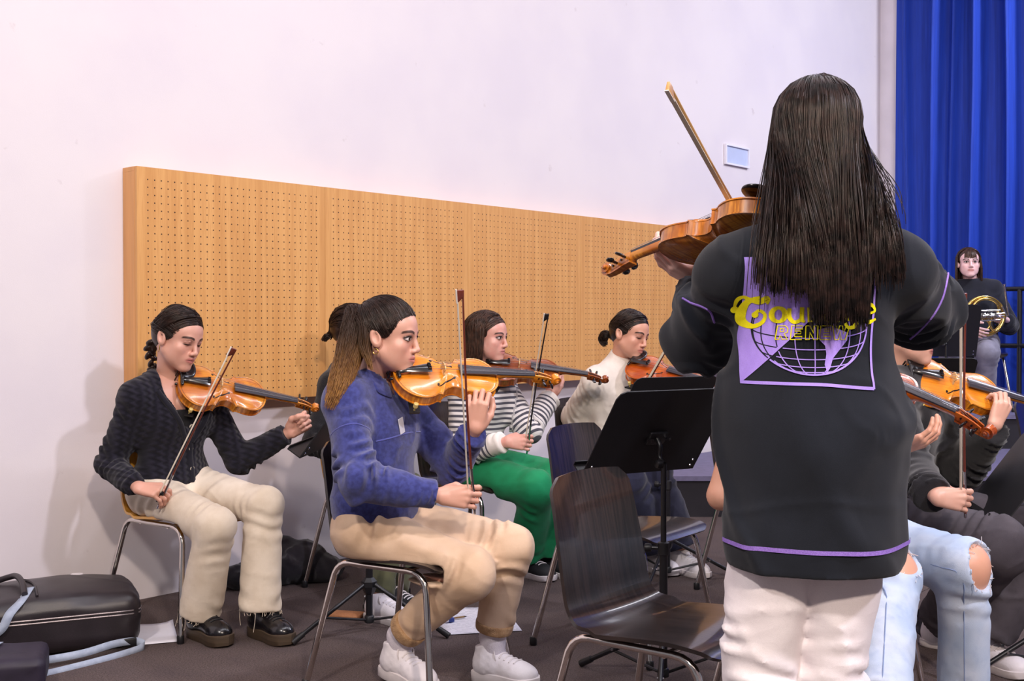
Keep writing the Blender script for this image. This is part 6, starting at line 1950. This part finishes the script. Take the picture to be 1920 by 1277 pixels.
# keep it outside the cloth
for k in range(PH.shape[0]):
    for i in range(5, PH.shape[1], 1):
        q = PH[k, i]
        if q[2] < 1.46:
            hit = bt.ray_cast(Vector((q[0], 0.8, q[2])), Vector((0, 1, 0)))
            if hit[0] is not None and q[1] > hit[0].y - 0.006 and hit[0].y < 2.44: PH[k, i, 1] = hit[0].y - 0.006 - 0.010 * ((k * 37) % 100) / 100.0
meL = strands_mesh('hair', PH, 0.0012, 0.0006, 3, nrng.uniform(0.7, 1.4, len(PH)))
build_hair(p, 'long_hair', [meL, cap_vf(p, 0.008, 0.006, -0.08)], hair_mat('espresso_hair', (14, 10, 11), (44, 30, 27), 0.30, 0.30))
make_violin('flamed violin seen from its back held by the standing player', T6, S6, n6, 'amber', False)
make_bow('bow pointing up to the left above the standing player', frog6, tip6, -n6, M_PALEBOW)

# ---------------------------------------------------------------- player in ripped jeans, hidden behind the standing one
def jeans_mat(name, c1, c2, c3):
    m, nt, b = new_mat(name); N = NT(nt)
    tc = nt.nodes.new('ShaderNodeTexCoord'); n = N.noise(tc.outputs['Object'], 7, 3); n2 = N.noise(tc.outputs['Object'], 36, 3)
    c = N.mix(N.step(0.3, 0.7, n), lin(c1), lin(c2)); c = N.mix(N.math('MULTIPLY', N.step(0.45, 0.85, n2), 0.4), c, lin(c3))
    nt.links.new(c, b.inputs['Base Color']); b.inputs['Roughness'].default_value = 0.9
    N.bump(N.noise(tc.outputs['Object'], 900, 1), 0.3, 0.003, b.inputs['Normal'])
    return m
M_PALEJEANS = jeans_mat('pale_blue_denim', (176, 196, 224), (206, 216, 232), (140, 162, 200))
M_JEAN_SEAM = fabric('denim_seam', (142, 160, 198), (126, 146, 186))
p = Person('bare armed player in ripped pale jeans hidden behind the standing player', W(1536, 1005, 3.45), W(1500, 700, 3.45), (0.85, -0.52, 0))
p.shR = W(1408, 738, 3.28)
p.arm('R', (1352, 930), (1470, 880), L1=0.29, L2=0.25, n1=True, n2=False)
p.arm('L', (1620, 880), (1676, 846), L1=0.29, L2=0.25, n1=True, n2=True)
p.leg('R', (1668, 1078), (1655, 1330), L1=0.44, L2=0.44, n1=True, n2=True)
p.leg('L', (1806, 1062), (1808, 1330), L1=0.46, L2=0.44, n1=True, n2=False)
p.anR[2] = max(p.anR[2], 0.08); p.anL[2] = max(p.anL[2], 0.08)
S8 = skin_mat('skin_peach', (226, 168, 140))
p.add_head(W(1505, 610, 3.42), (0.9, -0.4, -0.05), (0, 0, 1), 1.0, 0.006)
p.add_hand('R', (0.9, -0.2, 0), (0.1, 0.9, -0.3), 'bow', 0.004); p.add_hand('L', (0.90, -0.1, 0.35), (-0.2, 0.5, 0.8), 'open', 0.003)
p.finish_body(S8, 0.009, 0.0, chair=(0.92, 3.43, 0.79, -0.61), legs=(0.080, 0.068, 0.060, 0.036))
p.top('shirt', fabric('blue_grey_shirt', (70, 80, 120), (58, 66, 104)), 0.014, 0.008, -0.35, 0.0, hem=-0.02, arm_rs=(0.056, 0.056, 0.05, 0.05), cuff=False)
Rk = lambda kn: frame_from(nrm((0.85, -0.52, 0)), (0, 0, 1))
holes = []
for kn, o_ in ((p.knL, (0.045, -0.055, 0.015)), (p.knR, (0.035, -0.055, 0.045))):
    holes.append((kn + np.array(o_), (0.060, 0.058, 0.072) if kn is p.knL else (0.06, 0.06, 0.030), None))
jn = p.trousers('ripped_jeans', M_PALEJEANS, (0.094, 0.078, 0.070, 0.066), 0.0075, 0.96, 0.007, (0.006, 9, 31), holes=holes, chair=(0.92, 3.43, 0.79, -0.61))
btj = bvh_of(jn)
sm = MB(); fr_ = MB()
for sd in 'RL':
    hp, kn, an = getattr(p, 'hip' + sd), getattr(p, 'kn' + sd), getattr(p, 'an' + sd)
    out = nrm((-0.35, -0.94, 0)); pts = []
    for q in [hp + (kn - hp) * t for t in np.linspace(0.35, 0.95, 8)] + [kn + (an - kn) * t for t in np.linspace(0.08, 0.9, 14)]:
        hit = btj.ray_cast(Vector(q + out * 0.3), Vector(-out))
        if hit[0] is not None: pts.append(np.array(hit[0]))
    if len(pts) > 4: sm.tube(bez_n(pts, 40), 0.0016, 5)
for (c, r, _) in holes:
    for k in range(140):
        d = nrm(nrng.normal(0, 1, 3) * (1, 1, 1)); q = c + d * np.array(r)
        hit = btj.find_nearest(Vector(q))
        if hit[0] is not None and (np.array(hit[0]) - q) @ (np.array(hit[0]) - q) < 0.0001:
            q0 = np.array(hit[0]); fr_.tube([q0, q0 + nrng.normal(0, 0.004, 3) + (0.001, -0.002, -0.003), q0 + nrng.normal(0, 0.007, 3) + (0.002, -0.003, -0.007)], 0.0009, 4)
sm.build('seam', M_JEAN_SEAM, jn, world=False)
tag(fr_.build('frayed_threads', M_LACE_W, jn), kind='stuff')
for sd in 'RL':
    an = getattr(p, 'an' + sd); put_shoe(p, 'sneaker', (an[0], an[1], 0), (0.8, -0.6), WHITE3)
me8, cap8 = pulled_hair(p, (0, -0.1, 0.0), HAIR_DARK, False, 350, 0.002); build_hair(p, 'hair', [me8, cap8], HAIR_DARK)
T8 = W(1502, 662, 3.30)
make_violin('violin with worn neck and curled scroll in front of the black jumper', T8, bone(T8, 1868, 806, 0.592, True), (0.1, -0.62, 0.78), 'red')

# ---------------------------------------------------------------- player in black jumper and grey jeans
p = Person('player in black jumper and dark grey jeans holding violin and bow at the right', W(1690, 962, 4.14), W(1692, 700, 4.12), (0.82, -0.57, 0))
p.arm('R', (1706, 884), (1752, 932), L1=0.30, L2=0.25, n1=True, n2=True)
p.arm('L', (1816, 884), (1864, 800), L1=0.31, L2=0.25, n1=True, n2=True)
p.leg('R', (1872, 1026), (1832, 1195), L1=0.44, L2=0.42, n1=True, n2=False)
p.leg('L', (1950, 1000), (1765, 1165), L1=0.47, L2=0.45, n1=True, n2=False); p.feet((1762, 1164), (1846, 1200))
S7 = skin_mat('skin_light', (222, 172, 150))
p.add_head(W(1700, 622, 4.08), (0.85, -0.5, -0.05), (0, 0, 1), 1.0, 0.006)
p.add_hand('R', (0.97, -0.15, -0.05), (0.15, 0.95, -0.2), 'bow', 0.003)
p.add_hand('L', (0.42, 0.12, 0.88), (-0.25, 0.92, 0.2), 'neck', 0.003)
p.finish_body(S7)
M_BLACKSWEAT = fabric('black_sweat_jersey', (34, 32, 35), (25, 24, 27), 8, 0.95, 0.3, 600, 0.3)
p.top('jumper', M_BLACKSWEAT, 0.022, 0.009, 0.95, 0.008, (0.008, 7, 41), hem=-0.03, arm_rs=(0.064, 0.064, 0.066, 0.044))
p.trousers('grey_jeans', jeans_mat('washed_black_denim', (66, 60, 66), (84, 78, 84), (48, 43, 50)), (0.104, 0.096, 0.092, 0.090), 0.009, 0.93, 0.009, (0.009, 7, 42))
put_shoe(p, 'sneaker', (p.anR[0], p.anR[1], 0), (0.8, -0.5), WHITE3); put_shoe(p, 'sneaker', (p.anL[0], p.anL[1], 0), (0.5, -0.85), WHITE3)
me7, cap7 = pulled_hair(p, (0, -0.1, 0.02), HAIR_DARK, False, 400, 0.002); build_hair(p, 'hair', [me7, cap7], HAIR_DARK)
T7 = W(1700, 700, 4.02)
make_violin('ochre violin held by the player in the black jumper', T7, bone(T7, 1992, 772, 0.592, False), (0.05, -0.70, 0.70), 'gold')
hand_bow(p, 'red brown bow held upright by the player in grey jeans', (1811, 574), M_PERNAM, 0.66, True, (-1, -0.4, 0))

# ---------------------------------------------------------------- horn player on the riser
p = Person('horn player with fringe seated on the riser before the blue curtain', W(1826, 645, 9.0), W(1822, 531, 9.0), (-0.15, -0.98, 0))
p.arm('R', (1783, 598), (1812, 612), n1=True, n2=True)
p.arm('L', (1894, 618), (1888, 600), L1=0.28, n1=False, n2=True)
p.leg('R', (1786, 660), (1780, 742), L1=0.43, n1=True, n2=False); p.leg('L', (1850, 660), (1846, 745), L1=0.43, n1=True, n2=False)
S9 = skin_mat('skin_porcelain', (228, 188, 186), eye_open=0.7)
p.add_head(W(1816, 494, 8.96), (-0.18, -0.97, 0.10), (0, 0, 1), 1.0, 0.004)
p.add_hand('L', (-0.7, -0.5, 0.3), (-0.2, 0.3, -0.8), 'fist', 0.004); p.add_hand('R', (0.5, -0.5, -0.3), (0.5, 0.5, 0), 'open', 0.004)
p.finish_body(S9, 0.014)
p.top('dark_jumper', fabric('dark_navy_knit', (30, 32, 44), (24, 25, 34)), 0.02, 0.009, 0.93, 0.005, hem=0.0, arm_rs=(0.06, 0.06, 0.058, 0.04))
p.trousers('grey_trousers', fabric('light_grey_cotton', (142, 140, 156), (120, 118, 134)), (0.1, 0.085, 0.082, 0.078), 0.01, 0.95)
for sd in 'RL':
    an = getattr(p, 'an' + sd); put_shoe(p, 'sneaker', (an[0], an[1], 0), (-0.15, -1), DARK3, 0, 0.5)
P9 = loose_hair(p, 420, 0.1, -0.15, front_y=0.03, N=18)
# fringe
fr9 = np.zeros((120, 10, 3))
for k in range(120):
    x0 = rnd.uniform(-0.055, 0.055)
    for i in range(10):
        t = i / 9; fr9[k, i] = on_scalp(np.array([[x0 * (0.5 + 0.6 * t), 0.05 + 0.06 * t, 0.13 - 0.11 * t]]), 0.011)[0]
mA = strands_mesh('a', p.H + p.hs * (P9 @ p.HR.T), 0.0025, 0.002, 3); mB_ = strands_mesh('b', p.H + p.hs * (fr9 @ p.HR.T), 0.0022, 0.002, 3)
build_hair(p, 'hair', [mA, mB_, cap_vf(p, 0.008, 0.007, -0.06)], HAIR_BROWN)
# the horn
M_BRASS = M('lacquered_brass', (226, 192, 110), 0.16, metal=1.0, nscale=30, namt=0.1)
M_SILVER = M('nickel_silver', (214, 210, 206), 0.16, metal=1.0, nscale=30, namt=0.06)
hn = thing('french_horn', 'brass french horn held on the lap of the horn player', 'horn', W(1846, 592, 8.62), 0)
u_, w_ = np.array([1.0, 0.1, 0]), np.array([0, 0, 1.0]); dp = np.array([0.1, -1.0, 0])
def coil(cx, cz, rx, rz, d, a0, a1, n=36): return [u_ * (cx + rx * math.cos(a)) + w_ * (cz + rz * math.sin(a)) + dp * d for a in np.linspace(a0, a1, n)]
MB().tube(coil(0, 0, 0.150, 0.140, 0.0, -2.9, 2.6, 60), np.linspace(0.022, 0.012, 60), 10).build('main_coil', M_BRASS, hn)
MB().tube(coil(0.0, 0.05, 0.10, 0.075, 0.02, 0, 6.0, 40), 0.011, 8).build('upper_coil', M_BRASS, hn)
MB().tube(coil(-0.03, -0.07, 0.055, 0.04, 0.03, 0, 6.1, 30), 0.008, 8).build('lower_slide', M_BRASS, hn)
MB().tube(coil(0.07, -0.06, 0.045, 0.05, 0.03, 0.5, 5.8, 30), 0.008, 8).build('thumb_slide', M_BRASS, hn)
for k in range(4):
    MB().tube([u_ * -0.11 + w_ * (0.035 - 0.024 * k) + dp * 0.035, u_ * 0.10 + w_ * (0.040 - 0.024 * k) + dp * 0.035], 0.0075, 8).build('valve_slide', M_SILVER, hn)
for k in range(3):
    MB().lathe([(0.004, -0.02), (0.022, -0.018), (0.022, 0.018), (0.004, 0.022)], 14, frame_from((1, 0, 0), dp), u_ * (-0.05 + 0.05 * k) + w_ * 0.0 + dp * 0.05).build('rotary_valve', M_SILVER, hn)
    MB().tube([u_ * (-0.05 + 0.05 * k) + dp * 0.07, u_ * (0.12) + w_ * (0.02 - 0.02 * k) + dp * 0.06], 0.004, 6).build('lever', M_SILVER, hn)
bp = bez_n([u_ * -0.145 + w_ * -0.03, u_ * -0.17 + w_ * -0.045 - dp * 0.05, u_ * -0.215 + w_ * -0.03 - dp * 0.10, u_ * -0.26 + w_ * 0.0 - dp * 0.14], 14)
MB().tube(bp, [0.016, 0.018, 0.02, 0.022, 0.025, 0.028, 0.033, 0.039, 0.047, 0.057, 0.07, 0.088, 0.112, 0.135], 20, False).build('bell', M_BRASS, hn)
MB().tube([u_ * 0.125 + w_ * 0.07 + dp * 0.02, u_ * 0.165 + w_ * -0.01 + dp * 0.02], 0.006, 8).build('lead_pipe', M_SILVER, hn)
MB().tube([u_ * 0.175 + w_ * 0.0 + dp * 0.02, u_ * 0.138 + w_ * 0.225 + dp * 0.03, u_ * 0.136 + w_ * 0.235 + dp * 0.03], [0.008, 0.008, 0.014], 10).build('mouthpiece', M_SILVER, hn)
# black guard rail behind
gr_ = thing('guard_rail', 'black metal guard rail behind the horn player', 'railing', (3.98, 9.42, 0.5), -0.716)
for z in (0.49, 0.95): MB().tube([(-0.05, 0, z), (1.0, 0, z)], 0.02, 10).build('rail', M_BLACKTUBE, gr_)
for x in (0.15, 0.95): MB().tube([(x, 0, 0), (x, 0, 0.95)], 0.02, 10).build('post', M_BLACKTUBE, gr_)

# ================================================================== things on the floor
M_LEATHER = M('black_leatherette', (38, 32, 36), 0.38, nscale=14, namt=0.15, bump=0.12, bscale=500)
M_STRAP = fabric('grey_blue_webbing', (172, 182, 200), (156, 166, 186), 40, 0.8, 0.1, 800, 0.4)
M_ZIP = M('silver_zip', (150, 140, 140), 0.35, metal=0.7, nscale=300, namt=0.3)
cs = thing('instrument_case', 'black padded instrument case with silver zip and pale straps at lower left', 'case', (-1.70, 4.24, 0), 0.42)
Vc = Vol(0.010)
Vc.rbox((0, 0, 0.105), (0.30, 0.20, 0.100), 0.055, None, 0.01); Vc.ell((0, 0, 0.185), (0.26, 0.17, 0.040), None, 0.05)
Vc.func(subnoise(0.005, 7, 51))
V, Fq = Vc.mesh(); cb = link('case_body', raw_mesh('case_body', V, Fq), M_LEATHER, cs)
bt = BVHTree.FromPolygons([Vector(v) for v in V], [list(map(int, q)) for q in Fq])
for z in (0.128, 0.140):
    ring = []
    for a in np.linspace(0, 2 * PI, 60):
        d = Vector((math.cos(a), math.sin(a), 0)); hit = bt.ray_cast(Vector((0, 0, z)) + d * 0.6, -d); ring.append(np.array(hit[0]))
    MB().tube(ring, 0.0032, 6, False).build('zip', M_ZIP, cs)
def top_pt(x, y, lift=0.003):
    hit = bt.ray_cast(Vector((x, y, 0.6)), Vector((0, 0, -1))); return np.array(hit[0]) + (0, 0, lift) if hit[0] is not None else np.array([x, y, 0.02])
pts = bez_n([(-0.09, -0.15), (-0.10, -0.05), (-0.13, 0.04), (-0.20, 0.07)], 14)
MB().tube([top_pt(*q, 0.008) + (0, 0, 0.022 * math.sin(PI * i / 13)) for i, q in enumerate(pts)], 0.011, 8).build('handle', M_LEATHER, cs)
MB().tube([top_pt(*q, 0.004) for q in bez_n([(-0.05, -0.17), (-0.06, -0.02), (-0.10, 0.06)], 12)], 0.005, 6).build('piping', M_LEATHER, cs)
MB().lathe([(0.024, 0), (0.022, 0.003), (0.010, 0.004)], 16, np.diag([1, 0.7, 1]), top_pt(0.10, 0.13, 0.0)).build('badge', M_WHITE_SOLE, cs)
MB().box((0.302, -0.12, 0.115), (0.006, 0.010, 0.035)).build('zip_pull', M_ZIP, cs)
def strap(pts, wdir, wd=0.030, nm='strap', par=None, n=30):
    P = bez_n(pts, n); T = np.gradient(P, axis=0); V = []
    wv = np.asarray(wdir, float)
    for q, t in zip(P, T):
        s_ = nrm(wv - nrm(t) * (wv @ nrm(t))); V += [q - s_ * wd / 2, q + s_ * wd / 2]
    o = link(nm, raw_mesh(nm, V, np.array([(2 * i, 2 * i + 1, 2 * i + 3, 2 * i + 2) for i in range(len(P) - 1)])), M_STRAP, par)
    s2 = o.modifiers.new('thick', 'SOLIDIFY'); s2.thickness = 0.003
    return o
strap([top_pt(-0.07, -0.09, 0.006), (-0.10, -0.17, 0.205), (-0.14, -0.208, 0.17), (-0.17, -0.214, 0.12), (-0.24, -0.214, 0.09)], (1, 0, 0.2), 0.03, 'strap', cs)
strap([(-0.30, -0.22, 0.004), (-0.10, -0.30, 0.02), (0.08, -0.30, 0.03), (0.20, -0.235, 0.035), (0.28, -0.21, 0.03), (0.30, -0.23, 0.012), (0.20, -0.30, 0.008), (0.0, -0.40, 0.006), (-0.20, -0.48, 0.006)], (0, 0.35, 1), 0.026, 'strap', cs, 50)
MB().box((0.255, -0.215, 0.03), (0.05, 0.012, 0.03)).build('buckle', M_BLACKPLASTIC, cs, bevel=0.003)
c2 = thing('instrument_case', 'low dark purple black case in the bottom left corner', 'case', (-1.78, 3.72, 0), 0.30)
Vc = Vol(0.010); Vc.rbox((0, 0, 0.055), (0.26, 0.13, 0.055), 0.03, None, 0.01); Vc.func(subnoise(0.004, 8, 52)); V, Fq = Vc.mesh()
link('case_body', raw_mesh('case_body', V, Fq), M('dark_purple_nylon', (34, 26, 44), 0.6, nscale=20, namt=0.2), c2)
strap([(-0.1, -0.13, 0.05), (-0.02, -0.08, 0.122), (0.06, 0.0, 0.122), (0.10, 0.10, 0.116)], (1, 0, 0), 0.03, 'strap', c2)
# dark jacket heap by the wall
jk = Vol(0.008)
for (x, y, z, a, b_, c) in ((-1.08, 5.22, 0.06, 0.16, 0.11, 0.075), (-0.97, 5.28, 0.09, 0.12, 0.10, 0.10), (-1.20, 5.14, 0.05, 0.10, 0.09, 0.055), (-0.86, 5.28, 0.05, 0.09, 0.09, 0.065), (-1.04, 5.26, 0.14, 0.09, 0.07, 0.06)):
    jk.ell((x, y, z), (a, b_, c), None, 0.03)
jk.func(subnoise(0.014, 14, 53)); jk.cut((0, 0, 0.002), (0, 0, -1))
V, Fq = jk.mesh(); tag(link('jacket', raw_mesh('jacket', V, Fq), fabric('black_wool', (24, 20, 26), (34, 29, 36), 20, 0.95, 0.3, 500, 0.5)), 'crumpled black jacket lying on the carpet against the wall', 'jacket')
# papers, eraser, pencil, wooden block
M_PAPER = M('white_paper', (232, 230, 240), 0.8, nscale=30, namt=0.02)
def mat_sheet():
    m, nt, b = new_mat('printed_sheet'); N = NT(nt)
    tc = nt.nodes.new('ShaderNodeTexCoord'); sx = nt.nodes.new('ShaderNodeSeparateXYZ'); nt.links.new(tc.outputs['Object'], sx.inputs[0])
    ln = N.math('GREATER_THAN', N.math('FRACT', N.math('MULTIPLY', sx.outputs[1], 60.0)), 0.72)
    br = N.step(0.42, 0.5, N.noise(tc.outputs['Object'], 70, 1))
    c = N.mix(N.math('MULTIPLY', N.math('MULTIPLY', ln, br), 0.35), lin((234, 232, 242)), lin((90, 88, 110)))
    nt.links.new(c, b.inputs['Base Color']); b.inputs['Roughness'].default_value = 0.8
    return m
def sheet(label, x, y, rz, w_, h_, mat, z=0.004):
    n = 8; V = [((i / n - 0.5) * w_, (j / n - 0.5) * h_, 0.003 * math.sin(i * 0.9) * (j / n) + (0.006 if (i == n and j == n) else 0)) for j in range(n + 1) for i in range(n + 1)]
    Fs = np.array([(j * (n + 1) + i, j * (n + 1) + i + 1, (j + 1) * (n + 1) + i + 1, (j + 1) * (n + 1) + i) for j in range(n) for i in range(n)])
    o = link('paper_sheet', raw_mesh('paper_sheet', V, Fs), mat); o.location = (x, y, z); o.rotation_euler = (0, 0, rz)
    s_ = o.modifiers.new('thick', 'SOLIDIFY'); s_.thickness = 0.0012
    return tag(o, label, 'paper', 'papers on the carpet')
q = W(305, 1192, 4.36); sheet('blank pale sheet on the carpet beside the black case', q[0] - 0.06, 4.36, 0.35, 0.21, 0.30, M_PAPER)
q = W(890, 1165, 4.57); sheet('white sheet of music lying on the carpet behind the khaki trousers', q[0], 4.57, 0.20, 0.30, 0.40, mat_sheet())
er = thing('eraser', 'small white eraser in a blue sleeve lying on the music sheet', 'eraser', (W(845, 1172, 4.52)[0], 4.52, 0.0075), 0.5)
MB().box((0, 0, 0.008), (0.024, 0.022, 0.016)).build('sleeve', M('eraser_blue', (52, 72, 150), 0.6, nscale=60, namt=0.05), er, bevel=0.002)
MB().box((-0.017, 0, 0.008), (0.016, 0.020, 0.014)).build('rubber', M_PAPER, er, bevel=0.003)
pe = thing('pencil', 'short wooden pencil lying by the eraser', 'pencil', (W(856, 1166, 4.56)[0], 4.56, 0.0085), 0.55)
MB().tube([(-0.02, 0, 0.004), (0.035, 0, 0.004)], 0.0036, 6).build('shaft', M('pencil_wood', (150, 116, 70), 0.6, nscale=60, namt=0.1), pe)
MB().tube([(0.035, 0, 0.004), (0.048, 0, 0.004)], [0.0036, 0.0006], 6).build('point', M_BLACKPLASTIC, pe)
q = W(644, 1160, 4.62)
wb = MB().box((0, 0, 0.009), (0.155, 0.085, 0.016)).build('cork_block', M('brown_cork', (168, 112, 72), 0.8, nscale=120, namt=0.15), bevel=0.004)
wb.location = (q[0], 4.62, 0.0); wb.rotation_euler = (0, 0, -0.25); tag(wb, 'flat brown cork block on the carpet behind the tripod', 'block')
